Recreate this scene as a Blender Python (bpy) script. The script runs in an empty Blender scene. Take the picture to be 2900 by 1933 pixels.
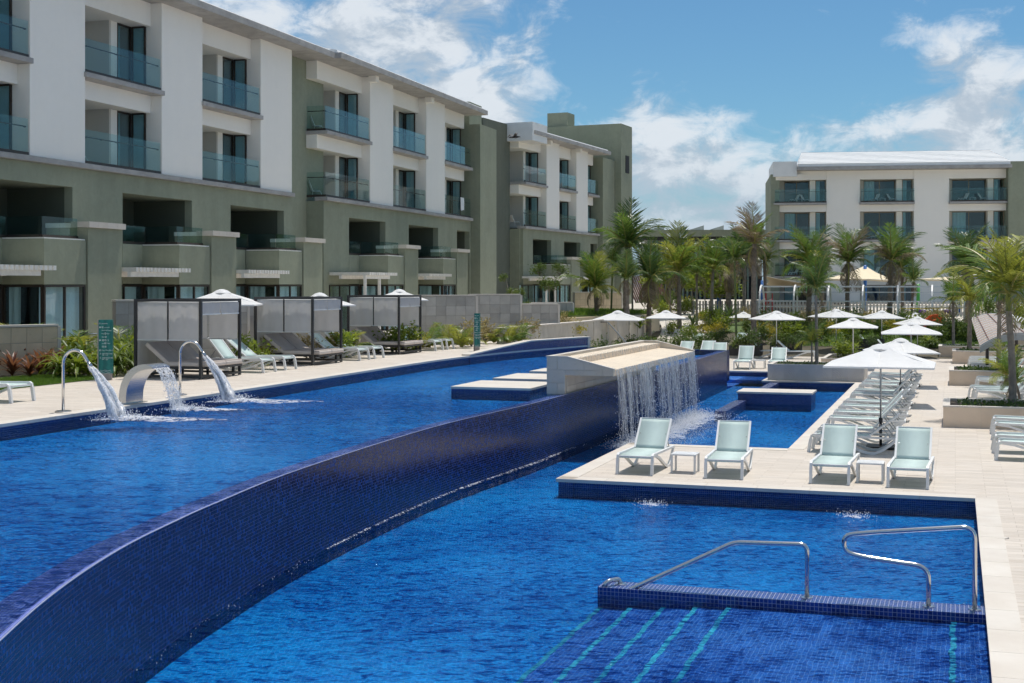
import bpy, math, random
import numpy as np
from mathutils import Vector, Matrix
R = math.radians
random.seed(7)
rng = np.random.default_rng(7)
SC = bpy.context.scene
COL = SC.collection
# ------------------------------------------------------------------ camera
EYE = 3.75
cam_d = bpy.data.cameras.new('camera'); cam = bpy.data.objects.new('camera', cam_d); COL.objects.link(cam)
cam.location = (0, 0, EYE); cam.rotation_euler = (R(90), 0, 0)
cam_d.sensor_width = 36; cam_d.lens = 47.45; cam_d.shift_y = -0.0557
cam_d.clip_start = 0.5; cam_d.clip_end = 6000
SC.camera = cam
# ------------------------------------------------------------------ light
SUNV = Vector((0.16, 0.27, 1.0)).normalized()
sun_d = bpy.data.lights.new('sun', 'SUN'); sun = bpy.data.objects.new('sun', sun_d); COL.objects.link(sun)
sun_d.energy = 3.9; sun_d.angle = R(0.53); sun_d.color = (1.0, 0.955, 0.88)
sun.rotation_euler = SUNV.to_track_quat('Z', 'Y').to_euler(); sun.location = (0, 0, 60)
SC.view_settings.view_transform = 'Standard'; SC.view_settings.look = 'None'
SC.view_settings.exposure = 0.06; SC.view_settings.gamma = 1.0; SC.view_settings.use_curve_mapping = False
SC.cycles.max_bounces = 7; SC.cycles.transparent_max_bounces = 20; SC.cycles.diffuse_bounces = 3
SC.cycles.glossy_bounces = 3; SC.cycles.transmission_bounces = 4
SC.cycles.caustics_reflective = False; SC.cycles.caustics_refractive = False
SC.cycles.sample_clamp_indirect = 4.0; SC.cycles.use_adaptive_sampling = True; SC.cycles.adaptive_threshold = 0.03
try:
    SC.cycles.use_denoising = True
except Exception: pass
# ------------------------------------------------------------------ sky
W = bpy.data.worlds.new('World'); SC.world = W; W.use_nodes = True
wt = W.node_tree; wt.nodes.clear()
class NT:
    """small node-tree helper"""
    def __init__(s, t): s.t = t
    def n(s, typ, ins=None, **kw):
        nd = s.t.nodes.new(typ)
        for k, v in kw.items(): setattr(nd, k, v)
        if ins:
            for k, v in ins.items():
                sock = nd.inputs[k]
                if hasattr(v, 'node') or isinstance(v, bpy.types.NodeSocket): s.t.links.new(v, sock)
                else: sock.default_value = v
        return nd
    def math(s, op, a, b=None, c=None, clamp=False):
        ins = {0: a}
        if b is not None: ins[1] = b
        if c is not None: ins[2] = c
        return s.n('ShaderNodeMath', ins, operation=op, use_clamp=clamp).outputs[0]
    def noise(s, vec, scale, detail=4, rough=.5, dim='3D', dist=0):
        return s.n('ShaderNodeTexNoise', {'Vector': vec, 'Scale': scale, 'Detail': detail, 'Roughness': rough, 'Distortion': dist}, noise_dimensions=dim)
    def ramp(s, fac, stops, interp='LINEAR'):
        nd = s.n('ShaderNodeValToRGB', {'Fac': fac}); cr = nd.color_ramp; cr.interpolation = interp
        while len(cr.elements) > 1: cr.elements.remove(cr.elements[-1])
        for i, (p, c) in enumerate(stops):
            e = cr.elements[0] if i == 0 else cr.elements.new(p)
            e.position = p; e.color = (*c, 1) if len(c) == 3 else c
        return nd.outputs[0]
    def mix(s, fac, a, b, mode='MIX'):
        nd = s.n('ShaderNodeMix', data_type='RGBA', blend_type=mode)
        for i, v in ((0, fac), (6, a), (7, b)):
            if isinstance(v, bpy.types.NodeSocket): s.t.links.new(v, nd.inputs[i])
            else: nd.inputs[i].default_value = (*v, 1) if isinstance(v, tuple) and len(v) == 3 else v
        return nd.outputs[2]
    def maprange(s, v, a, b, c, d, smooth=False):
        nd = s.n('ShaderNodeMapRange', {0: v, 1: a, 2: b, 3: c, 4: d}, interpolation_type='SMOOTHSTEP' if smooth else 'LINEAR')
        return nd.outputs[0]
w = NT(wt)
sky = w.n('ShaderNodeTexSky', sky_type='NISHITA', sun_disc=False)
sky.sun_elevation = math.asin(SUNV.z); sky.sun_rotation = math.atan2(SUNV.x, SUNV.y)
sky.air_density = 1.0; sky.dust_density = 0.25; sky.ozone_density = 3.0; sky.altitude = 0
tc = w.n('ShaderNodeTexCoord')
sep = w.n('ShaderNodeSeparateXYZ', {0: tc.outputs['Generated']})
az = w.math('ARCTAN2', sep.outputs[0], sep.outputs[1])
el = w.math('ARCSINE', sep.outputs[2])
cv = w.n('ShaderNodeCombineXYZ', {0: az, 1: el, 2: 0.0}).outputs[0]
def cloud_noise(dx, dy):
    v = w.n('ShaderNodeVectorMath', {0: cv, 1: (dx, dy, 0.0)}, operation='ADD').outputs[0]
    v1 = w.n('ShaderNodeVectorMath', {0: v, 1: (1.0, 1.7, 1.0)}, operation='MULTIPLY').outputs[0]
    big = w.noise(v1, 5.5, 2, .5, '2D').outputs[0]
    fine = w.noise(v1, 23, 7, .62, '2D', .3).outputs[0]
    return w.math('ADD', w.math('MULTIPLY', big, .48), w.math('MULTIPLY', fine, .69))
nz0 = cloud_noise(0.0, 0.0); nz1 = cloud_noise(.012, .022)
d0 = nz0
sp = w.n('ShaderNodeSeparateXYZ', {0: cv})
# the cloud groups of this sky (azimuth, elevation, half width, half height, amount); elsewhere noise decides, plus the cover added overhead
for (a, e, sa, se, k) in ((-.115, .178, .135, .055, .31), (-.02, .125, .06, .05, .12), (.10, .125, .05, .04, .17),
                          (.325, .15, .04, .03, .16), (.27, .115, .06, .03, .15), (.36, .095, .06, .045, .14), (.10, .075, .5, .05, .20), (.12, .04, .6, .03, .12),
                          (.18, .20, .09, .06, -.22), (.385, .20, .05, .03, -.16), (.235, .155, .05, .03, -.15), (.05, .15, .025, .03, -.14)):
    vv = w.n('ShaderNodeVectorMath', {0: cv, 1: (1/sa, 1/se, 0.0), 2: (-a/sa, -e/se, 0.0)}, operation='MULTIPLY_ADD').outputs[0]
    r2 = w.n('ShaderNodeVectorMath', {0: vv, 1: vv}, operation='DOT_PRODUCT').outputs['Value']
    d0 = w.math('MULTIPLY_ADD', w.math('POWER', 2.718, w.math('MULTIPLY', r2, -1.0)), k, d0)
d0 = w.math('ADD', d0, w.maprange(el, .22, .60, 0, .16, True))          # extra cloud overhead, added out of frame to fill the shaded facades
mask = w.maprange(d0, .59, .93, 0, 1, True)
lit = w.maprange(w.math('SUBTRACT', nz0, nz1), -.10, .13, 0, 1, True)
thick = w.maprange(d0, .62, .98, 0, 1, True)
ccol = w.mix(lit, (.45, .52, .60), (.84, .87, .90))
ccol = w.mix(w.maprange(el, .02, .11, .75, 0, True), ccol, (.40, .51, .62))
ccol = w.mix(w.math('MULTIPLY', thick, .35), ccol, (.52, .60, .69))
skyb = w.n('ShaderNodeHueSaturation', {'Saturation': 1.0, 'Value': 1.0, 'Color': w.n('ShaderNodeVectorMath', {0: sky.outputs[0], 1: (.053, .079, .090)}, operation='MULTIPLY').outputs[0]}).outputs[0]
skyb = w.mix(w.maprange(el, .0, .10, .85, 0, True), skyb, (.34, .46, .57))
col = w.mix(w.math('MULTIPLY', mask, .93), skyb, ccol)
bg = w.n('ShaderNodeBackground', {'Color': col, 'Strength': 1.0})
wo = w.n('ShaderNodeOutputWorld', {'Surface': bg.outputs[0]})
W.cycles.sampling_method = 'MANUAL'; W.cycles.sample_map_resolution = 256
# ------------------------------------------------------------------ pixels of the photograph <-> the place
FPX, CX, HY = 3822.0, 1450.0, 805.0
def P(x, y, z=0.0):          # the point at height z that the photograph shows at pixel x, y
    Y = FPX * (EYE - z) / (y - HY); return Vector(((x - CX) * Y / FPX, Y, z))
def V(x, y, Y):              # the point at distance Y seen at pixel x, y
    return Vector(((x - CX) * Y / FPX, Y, EYE - (y - HY) * Y / FPX))
SA = Vector((0.312, 0.950)); SB = Vector((0.950, -0.312))     # axes of the pool terrace
SITE = math.atan2(-0.312, 0.950)
def S(p, q, z=0.0): return Vector((p * SB.x + q * SA.x, p * SB.y + q * SA.y, z))
def to_site(v): return (v[0] * SB.x + v[1] * SB.y, v[0] * SA.x + v[1] * SA.y)
# ------------------------------------------------------------------ mesh helpers
def tag(o, label=None, cat=None, group=None, kind=None):
    if label: o['label'] = label
    if cat: o['category'] = cat
    if group: o['group'] = group
    if kind: o['kind'] = kind
    return o
def empty(name, loc=(0, 0, 0), rz=0.0, label=None, cat=None, group=None):
    o = bpy.data.objects.new(name, None); COL.objects.link(o)
    o.location = loc; o.rotation_euler = (0, 0, rz); o.empty_display_size = .1
    return tag(o, label, cat, group)
class MB:
    def __init__(s): s.v = []; s.f = []; s.uv = {}
    def add(s, verts, faces):
        b = len(s.v); s.v += [tuple(v) for v in verts]; s.f += [tuple(i + b for i in f) for f in faces]; return s
    def box(s, x0, x1, y0, y1, z0, z1):
        return s.add([(x0,y0,z0),(x1,y0,z0),(x1,y1,z0),(x0,y1,z0),(x0,y0,z1),(x1,y0,z1),(x1,y1,z1),(x0,y1,z1)],
                     [(3,2,1,0),(4,5,6,7),(0,1,5,4),(1,2,6,5),(2,3,7,6),(3,0,4,7)])
    def hexa(s, b4, t4):
        return s.add(list(b4) + list(t4), [(3,2,1,0),(4,5,6,7),(0,1,5,4),(1,2,6,5),(2,3,7,6),(3,0,4,7)])
    def prism(s, poly, z0, z1, bottom=True):
        n = len(poly)
        a = sum(poly[i][0]*poly[(i+1)%n][1]-poly[(i+1)%n][0]*poly[i][1] for i in range(n))
        if a < 0: poly = poly[::-1]
        vs = [(p[0], p[1], z0) for p in poly] + [(p[0], p[1], z1) for p in poly]
        fs = [tuple(range(n, 2*n))] + ([tuple(range(n-1, -1, -1))] if bottom else []) + [(i, (i+1)%n, n+(i+1)%n, n+i) for i in range(n)]
        return s.add(vs, fs)
    def sheet(s, poly, z):
        n = len(poly)
        a = sum(poly[i][0]*poly[(i+1)%n][1]-poly[(i+1)%n][0]*poly[i][1] for i in range(n))
        if a < 0: poly = poly[::-1]
        return s.add([(p[0], p[1], z) for p in poly], [tuple(range(n))])
    def loft(s, rings, cap=True, closed=True):
        m = len(rings[0]); b = len(s.v)
        for r in rings: s.v += [tuple(v) for v in r]
        for i in range(len(rings)-1):
            for j in range(m if closed else m-1):
                s.f.append((b+i*m+j, b+i*m+(j+1)%m, b+(i+1)*m+(j+1)%m, b+(i+1)*m+j))
        if cap and closed:
            s.f.append(tuple(b+j for j in range(m-1,-1,-1))); s.f.append(tuple(b+(len(rings)-1)*m+j for j in range(m)))
        return s
    def tube(s, pts, r, n=8, cap=True, sx=1.0):
        pts = [Vector(p) for p in pts]; rings = []
        rr = r if isinstance(r, (list, tuple)) else [r]*len(pts)
        up = Vector((0,0,1)); prev = None
        for i, p in enumerate(pts):
            t = (pts[min(i+1,len(pts)-1)] - pts[max(i-1,0)]).normalized()
            if prev is None:
                a = t.cross(up)
                if a.length < .05: a = t.cross(Vector((0,1,0)))
                a.normalize()
            else:
                a = (prev - t*prev.dot(t)).normalized()
            prev = a; b = t.cross(a)
            rings.append([p + (a*math.cos(2*math.pi*k/n)*sx + b*math.sin(2*math.pi*k/n))*rr[i] for k in range(n)])
        return s.loft(rings, cap)
    def bar(s, a, b, w, h):     # rectangular bar between two points, w horizontal, h vertical-ish
        a, b = Vector(a), Vector(b); t = (b-a).normalized()
        u = t.cross(Vector((0,0,1)))
        if u.length < .05: u = Vector((1,0,0))
        u.normalize(); n = u.cross(t)
        q = [(-1,-1),(1,-1),(1,1),(-1,1)]
        return s.loft([[p + u*(i*w/2) + n*(j*h/2) for i, j in q] for p in (a, b)])
    def sweep(s, pts, prof):    # rectangular-ish profile swept in the plane x = const : pts (y,z), prof half sizes (hx, hn)
        pts = [Vector((0, y, z)) for y, z in pts]; rings = []
        for i, p in enumerate(pts):
            t = (pts[min(i+1,len(pts)-1)] - pts[max(i-1,0)]).normalized(); n = Vector((1,0,0)).cross(t)
            rings.append([p + Vector((sx*prof[0],0,0)) + n*(sn*prof[1]) for sx, sn in ((-1,-1),(1,-1),(1,1),(-1,1))])
        return s.loft(rings)
    def move(s, d, start=0):
        for i in range(start, len(s.v)): s.v[i] = tuple(s.v[i][k]+d[k] for k in range(3))
        return s
    def mesh(s, name, mat, smooth=False):
        me = bpy.data.meshes.new(name); me.from_pydata(s.v, [], s.f)
        if mat is not None: me.materials.append(MAT[mat] if isinstance(mat, str) else mat)
        uvl = me.uv_layers.new(name='UVMap')
        me.update()
        nl = len(me.loops); uv = np.zeros((nl, 2), np.float32)
        co = np.array(s.v, np.float64)
        for poly in me.polygons:
            n = poly.normal; idx = list(poly.vertices); ls = poly.loop_start
            if abs(n.z) > .7: uv[ls:ls+len(idx)] = co[idx][:, :2]
            else:
                l = math.hypot(n.x, n.y) or 1; tx, ty = -n.y/l, n.x/l
                c = co[idx]; uv[ls:ls+len(idx), 0] = c[:,0]*tx + c[:,1]*ty; uv[ls:ls+len(idx), 1] = c[:,2]
        uvl.data.foreach_set('uv', uv.ravel())
        if smooth:
            me.polygons.foreach_set('use_smooth', [True]*len(me.polygons))
        return me
    def build(s, name, mat, parent=None, smooth=False, bevel=0, kind=None, loc=None, rz=None):
        o = bpy.data.objects.new(name, s.mesh(name, mat, smooth)); COL.objects.link(o)
        if parent is not None: o.parent = parent
        if loc is not None: o.location = loc
        if rz is not None: o.rotation_euler[2] = rz
        if bevel:
            m = o.modifiers.new('edge', 'BEVEL'); m.width = bevel; m.segments = 2; m.limit_method = 'ANGLE'; m.angle_limit = R(40)
        if kind: o['kind'] = kind
        return o
def inst(name, mesh, parent=None, loc=(0,0,0), rot=(0,0,0), scale=(1,1,1)):
    o = bpy.data.objects.new(name, mesh); COL.objects.link(o); o.parent = parent
    o.location = loc; o.rotation_euler = rot; o.scale = scale; return o
def copy_tree(o, parent=None):
    c = o.copy(); COL.objects.link(c); c.parent = parent
    for ch in list(o.children): copy_tree(ch, c)
    return c
def fast_mesh(name, verts, faces, mat, smooth=False, tint=None):
    me = bpy.data.meshes.new(name); me.from_pydata(verts, [], faces)
    me.materials.append(MAT[mat])
    if smooth: me.polygons.foreach_set('use_smooth', [True]*len(me.polygons))
    return me
def spline(pts, n):
    """Catmull-Rom through pts, n samples per segment"""
    pts = [Vector(p) for p in pts]; out = []
    for i in range(len(pts)-1):
        p0 = pts[max(i-1,0)]; p1 = pts[i]; p2 = pts[i+1]; p3 = pts[min(i+2,len(pts)-1)]
        for k in range(n):
            t = k/n
            out.append(.5*((2*p1)+(p2-p0)*t+(2*p0-5*p1+4*p2-p3)*t*t+(3*p1-p0-3*p2+p3)*t**3))
    out.append(pts[-1]); return out
# ------------------------------------------------------------------ materials
MAT = {}
def mat(name):
    m = bpy.data.materials.new(name); m.use_nodes = True; m.node_tree.nodes.clear(); MAT[name] = m
    t = NT(m.node_tree); out = t.n('ShaderNodeOutputMaterial'); return m, t, out
def principled(t, out, col, rough=.6, metal=0, bump=None, bstr=.2, bdist=.01, spec=.5, **kw):
    ins = {'Roughness': rough, 'Metallic': metal, 'Specular IOR Level': spec}
    b = t.n('ShaderNodeBsdfPrincipled', ins)
    if isinstance(col, bpy.types.NodeSocket): t.t.links.new(col, b.inputs['Base Color'])
    else: b.inputs['Base Color'].default_value = (*col, 1)
    for k, v in kw.items():
        k = k.replace('_', ' ')
        if isinstance(v, bpy.types.NodeSocket): t.t.links.new(v, b.inputs[k])
        else: b.inputs[k].default_value = v
    if bump is not None:
        bn = t.n('ShaderNodeBump', {'Height': bump, 'Strength': bstr, 'Distance': bdist})
        t.t.links.new(bn.outputs[0], b.inputs['Normal'])
    t.t.links.new(b.outputs[0], out.inputs['Surface']); return b
def m_plain(name, col, rough=.6, metal=0, var=.06, scale=3.0, bstr=.0, bscale=120, spec=.5, wear=0.0, wearcol=(.3,.3,.3)):
    m, t, out = mat(name)
    tcn = t.n('ShaderNodeTexCoord'); v = tcn.outputs['Object']
    n = t.noise(v, scale, 5, .6).outputs[0]
    oi = t.n('ShaderNodeObjectInfo').outputs['Random']
    f = t.math('ADD', t.maprange(n, .3, .7, 1-var, 1+var), t.maprange(oi, 0, 1, -var*.5, var*.5))
    c = t.n('ShaderNodeVectorMath', {0: tuple(col), 'Scale': f}, operation='SCALE').outputs[0]
    if wear:
        wn = t.maprange(t.noise(v, scale*2.3, 7, .65).outputs[0], .55, .72, 0, wear, True)
        c = t.mix(wn, c, wearcol)
    bp = t.noise(v, bscale, 4, .6).outputs[0] if bstr else None
    principled(t, out, c, rough, metal, bp, bstr, .004, spec); return m
def m_stucco(name, col, trowel=.25):
    m, t, out = mat(name); tcn = t.n('ShaderNodeTexCoord'); v = tcn.outputs['Object']
    big = t.noise(v, .45, 4, .6).outputs[0]; mid = t.noise(v, 2.6, 6, .62, dist=1.2).outputs[0]; fine = t.noise(v, 60, 3, .6).outputs[0]
    sv = t.n('ShaderNodeVectorMath', {0: v, 1: (1.6, 1.6, .12)}, operation='MULTIPLY').outputs[0]
    streak = t.noise(sv, 1.2, 5, .65).outputs[0]
    f = t.math('ADD', t.maprange(big, .3, .7, -.06, .06), t.maprange(mid, .3, .7, -.06, .06))
    f = t.math('MULTIPLY', t.math('ADD', f, t.maprange(streak, .3, .75, .05, -.07)), min(1.0, trowel*4)); f = t.math('ADD', f, 1.0)
    c = t.n('ShaderNodeVectorMath', {0: tuple(col), 'Scale': f}, operation='SCALE').outputs[0]
    h = t.math('ADD', t.math('MULTIPLY', mid, 1.0), t.math('MULTIPLY', fine, .12))
    principled(t, out, c, .85, 0, h, trowel, .03, .25); return m
def m_tile(name, dark, light, grout, size, wob=0.0, rough=.15, gw=.07, spec=.5, purple=None, vpow=1.0):
    """glass mosaic on UV metres"""
    m, t, out = mat(name); uv = t.n('ShaderNodeUVMap').outputs[0]
    if wob:
        nn = t.noise(uv, 5.0, 2, .5).outputs[1]
        off = t.n('ShaderNodeVectorMath', {0: t.n('ShaderNodeVectorMath', {0: nn, 1: (.5,.5,.5)}, operation='SUBTRACT').outputs[0], 'Scale': wob}, operation='SCALE').outputs[0]
        uv = t.n('ShaderNodeVectorMath', {0: uv, 1: off}, operation='ADD').outputs[0]
    sc = t.n('ShaderNodeVectorMath', {0: uv, 'Scale': 1/size}, operation='SCALE').outputs[0]
    fr = t.n('ShaderNodeVectorMath', {0: sc}, operation='FRACTION').outputs[0]
    fl = t.n('ShaderNodeVectorMath', {0: sc}, operation='FLOOR').outputs[0]
    wn = t.n('ShaderNodeTexWhiteNoise', {'Vector': fl}, noise_dimensions='2D').outputs[0]
    s = t.n('ShaderNodeSeparateXYZ', {0: fr})
    ed = t.math('MINIMUM', t.math('MINIMUM', s.outputs[0], t.math('SUBTRACT', 1.0, s.outputs[0])), t.math('MINIMUM', s.outputs[1], t.math('SUBTRACT', 1.0, s.outputs[1])))
    gm = t.math('LESS_THAN', ed, gw)
    c = t.mix(t.math('POWER', wn, vpow), dark, light)
    big = t.noise(uv, .7, 3, .6).outputs[0]
    c = t.mix(t.maprange(big, .35, .7, 0, .35), c, purple or light)
    c = t.mix(gm, c, grout)
    r = t.math('ADD', t.math('MULTIPLY', gm, .6), t.math('MULTIPLY_ADD', wn, .12, rough))
    bp = t.math('MULTIPLY_ADD', wn, .35, t.math('MULTIPLY', t.math('LESS_THAN', gw, ed), 1.0))
    principled(t, out, c, r, 0, bp, .25, .004, spec); return m
def m_stone(name, col, col2, rough=.7, grain=90, pits=.3, jit=.05, bed=None):
    m, t, out = mat(name); tcn = t.n('ShaderNodeTexCoord'); v = tcn.outputs['Object']
    oi = t.n('ShaderNodeObjectInfo').outputs['Random']
    v = t.n('ShaderNodeVectorMath', {0: v, 1: t.n('ShaderNodeVectorMath', {0: (17., 5., 3.), 'Scale': oi}, operation='SCALE').outputs[0]}, operation='ADD').outputs[0]
    n1 = t.noise(v, 1.3, 5, .6).outputs[0]; n2 = t.noise(v, grain, 3, .7).outputs[0]
    c = t.mix(t.maprange(n1, .3, .7, 0, 1), col, col2)
    if bed:
        bv = t.n('ShaderNodeVectorMath', {0: v, 1: bed}, operation='MULTIPLY').outputs[0]
        nb = t.noise(bv, 2.2, 6, .68).outputs[0]
        c = t.mix(t.maprange(nb, .45, .75, 0, .55, True), c, tuple(x*.72 for x in col2))
    pit = t.maprange(t.noise(v, grain*.5, 4, .75).outputs[0], .62, .70, 0, pits, True)
    c = t.mix(pit, c, tuple(x*.35 for x in col2))
    h = t.math('SUBTRACT', n2, t.math('MULTIPLY', pit, 2.0))
    f = t.maprange(oi, 0, 1, 1-jit, 1+jit)
    c = t.n('ShaderNodeVectorMath', {0: c, 'Scale': f}, operation='SCALE').outputs[0]
    principled(t, out, c, rough, 0, h, .25, .006, .3); return m
def m_deck(name, col, col2):
    """travertine paving in long courses that follow the terrace axes (UV metres)"""
    m, t, out = mat(name); tcn = t.n('ShaderNodeTexCoord'); o = tcn.outputs['Object']
    mp = t.n('ShaderNodeMapping', {'Vector': o, 'Rotation': (0, 0, -SITE)}).outputs[0]
    br = t.n('ShaderNodeTexBrick', {'Vector': mp, 'Scale': 1.0, 'Mortar Size': .004, 'Mortar Smooth': .3, 'Bias': 0.0, 'Brick Width': .9, 'Row Height': .20, 'Color1': (.0,.0,.0,1), 'Color2': (1,1,1,1), 'Mortar': (.5,.5,.5,1)}, offset=.42)
    wn = br.outputs['Color']
    s = t.n('ShaderNodeSeparateColor', {0: wn}).outputs[0]
    vein = t.n('ShaderNodeVectorMath', {0: mp, 1: (.55, 6.5, 1)}, operation='MULTIPLY').outputs[0]
    sh = t.n('ShaderNodeCombineXYZ', {0: t.math('MULTIPLY', s, 7.0), 1: t.math('MULTIPLY', s, 3.0), 2: 0.0}).outputs[0]
    nv = t.noise(t.n('ShaderNodeVectorMath', {0: vein, 1: sh}, operation='ADD').outputs[0], 2.2, 6, .62).outputs[0]
    big = t.noise(mp, .35, 4, .6).outputs[0]
    c = t.mix(t.maprange(nv, .38, .72, 0, 1, True), col, col2)
    c = t.n('ShaderNodeVectorMath', {0: c, 'Scale': t.maprange(s, 0, 1, .91, 1.07)}, operation='SCALE').outputs[0]
    c = t.mix(t.maprange(big, .35, .7, 0, .3), c, col2)
    c = t.mix(t.math('MULTIPLY', br.outputs['Fac'], .75), c, (.28,.23,.18))
    pit = t.maprange(t.noise(mp, 55, 4, .75).outputs[0], .64, .72, 0, .35, True)
    c = t.mix(pit, c, (.33,.26,.2))
    stain = t.maprange(t.noise(mp, 1.7, 5, .7).outputs[0], .58, .75, 0, .32, True)
    c = t.mix(stain, c, (.50,.40,.30))
    h = t.math('SUBTRACT', 1.0, t.math('ADD', br.outputs['Fac'], pit))
    principled(t, out, c, .62, 0, h, .3, .004, .3); return m
def m_water(name, tint, rip=1.0, foam=0.0):
    """clear water: tinted see-through body, mirror by Fresnel, wind ripples"""
    m, t, out = mat(name); g = t.n('ShaderNodeNewGeometry').outputs['Position']
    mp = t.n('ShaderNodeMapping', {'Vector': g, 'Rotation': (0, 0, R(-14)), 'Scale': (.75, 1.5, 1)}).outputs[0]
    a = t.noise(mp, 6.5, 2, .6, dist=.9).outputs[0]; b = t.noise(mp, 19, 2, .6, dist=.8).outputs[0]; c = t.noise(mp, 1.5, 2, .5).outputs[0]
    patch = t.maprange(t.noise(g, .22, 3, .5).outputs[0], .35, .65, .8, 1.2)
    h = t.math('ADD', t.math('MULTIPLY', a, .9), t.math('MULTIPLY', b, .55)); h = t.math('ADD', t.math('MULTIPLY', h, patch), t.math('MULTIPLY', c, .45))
    bn = t.n('ShaderNodeBump', {'Height': h, 'Strength': 1.0, 'Distance': .032*rip}).outputs[0]
    fr = t.math('MULTIPLY', t.n('ShaderNodeFresnel', {'IOR': 1.33, 'Normal': bn}).outputs[0], .27)     # polarised view: weak mirror
    # ripple light painted into the tint: dark crests, bright caustic-like lines
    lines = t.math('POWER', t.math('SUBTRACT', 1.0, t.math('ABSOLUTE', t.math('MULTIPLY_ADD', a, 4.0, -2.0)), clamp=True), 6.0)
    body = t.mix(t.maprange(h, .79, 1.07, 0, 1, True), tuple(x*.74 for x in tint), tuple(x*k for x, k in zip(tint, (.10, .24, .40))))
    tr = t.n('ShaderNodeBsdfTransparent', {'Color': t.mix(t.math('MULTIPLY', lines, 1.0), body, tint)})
    gl = t.n('ShaderNodeBsdfGlossy', {'Color': (1,1,1,1), 'Roughness': .03, 'Normal': bn})
    mx = t.n('ShaderNodeMixShader', {0: fr, 1: tr.outputs[0], 2: gl.outputs[0]})
    t.t.links.new(mx.outputs[0], out.inputs['Surface']); return m
def m_glass(name, tint, refl=1.0, trans=1.0):
    m, t, out = mat(name)
    gm = t.n('ShaderNodeNewGeometry')
    cs = t.math('ABSOLUTE', t.n('ShaderNodeVectorMath', {0: gm.outputs['Incoming'], 1: gm.outputs['Normal']}, operation='DOT_PRODUCT').outputs['Value'])
    lw = t.math('MULTIPLY_ADD', t.math('POWER', t.math('SUBTRACT', 1.0, cs), 5.0), .96, .04)
    f = t.math('MULTIPLY', lw, refl, clamp=True)
    g = t.n('ShaderNodeNewGeometry').outputs['Position']
    bn = t.n('ShaderNodeBump', {'Height': t.noise(g, .55, 1, .3).outputs[0], 'Strength': .25, 'Distance': .05}).outputs[0]
    tr = t.n('ShaderNodeBsdfTransparent', {'Color': (*tint, 1)})
    gl = t.n('ShaderNodeBsdfGlossy', {'Color': (.95,.97,1,1), 'Roughness': .01, 'Normal': bn})
    mx = t.n('ShaderNodeMixShader', {0: f, 1: tr.outputs[0], 2: gl.outputs[0]})
    t.t.links.new(mx.outputs[0], out.inputs['Surface']); return m
def m_leaf(name, col, col2, trans=.35, rough=.45):
    m, t, out = mat(name)
    g = t.n('ShaderNodeNewGeometry'); oi = t.n('ShaderNodeObjectInfo').outputs['Random']
    rnd = g.outputs['Random Per Island']
    tcn = t.n('ShaderNodeTexCoord').outputs['Object']
    n = t.noise(tcn, 2.2, 3, .6).outputs[0]
    f = t.math('ADD', t.math('MULTIPLY', rnd, .55), t.math('ADD', t.math('MULTIPLY', n, .5), t.math('MULTIPLY', oi, .25)))
    c = t.mix(t.maprange(f, .35, .95, 0, 1), col, col2)
    b = t.n('ShaderNodeBsdfPrincipled', {'Base Color': c, 'Roughness': rough, 'Specular IOR Level': .45})
    tl = t.n('ShaderNodeBsdfTranslucent', {'Color': t.mix(.5, c, tuple(min(1, x*1.6) for x in col2))})
    mx = t.n('ShaderNodeMixShader', {0: trans, 1: b.outputs[0], 2: tl.outputs[0]})
    t.t.links.new(mx.outputs[0], out.inputs['Surface']); return m
m_deck('travertine', (.61,.555,.495), (.49,.42,.345))
m_stone('coping', (.64,.595,.535), (.56,.505,.44), .65, 60, .25, jit=.025)
m_stone('limestone', (.66,.59,.49), (.58,.50,.405), .75, 45, .5)
m_stone('limestone_wall', (.66,.59,.50), (.57,.50,.41), .75, 30, .35, bed=(1.2,1.2,.35))
m_stone('tan_stone', (.76,.615,.475), (.68,.54,.41), .75, 45, .5)
m_stone('carved_stone', (.58,.55,.51), (.52,.48,.44), .7, 50, .4)
m_stone('garden_tile', (.47,.45,.41), (.36,.34,.31), .7, 40, .4, jit=.16)
m_stone('garden_tile_warm', (.66,.54,.38), (.53,.43,.30), .7, 40, .4, jit=.14)
m_tile('mosaic', (.004,.013,.080), (.014,.045,.20), (.17,.18,.25), .037)
m_tile('mosaic_wall', (.0004,.005,.045), (.003,.050,.24), (.060,.075,.16), .045, rough=.14, spec=.20, purple=(.0006,.008,.075), vpow=3.0)
m_tile('mosaic_lip', (.05,.09,.42), (.11,.17,.62), (.30,.33,.52), .037, purple=(.12,.15,.56))
m_tile('mosaic_floor', (.001,.20,.62), (.004,.37,.88), (.006,.28,.72), .05, wob=.09, gw=.04, purple=(.004,.26,.72))
m_tile('mosaic_tread', (.006,.085,.40), (.018,.19,.66), (.09,.25,.62), .05, wob=.05, gw=.055, purple=(.02,.11,.56))
m_plain('cyan_strip', (.05,.50,.66), .25, var=.25, scale=9)
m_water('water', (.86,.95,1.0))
m_plain('grout', (.30,.28,.25), .9)
m_plain('wet_steel', (.60,.60,.60), .16, 1.0, .03, 6)
m_plain('brushed_steel', (.50,.50,.50), .24, 1.0, .05, 9)
# ================================================================== the terrace, the pools
LOW_W, UP_W = -0.15, 1.15                   # water levels; lower paving is z = 0, upper paving z = 1.25
UPZ = 1.25
def sx(poly): return [tuple(S(p, q)[:2]) for p, q in poly]
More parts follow.
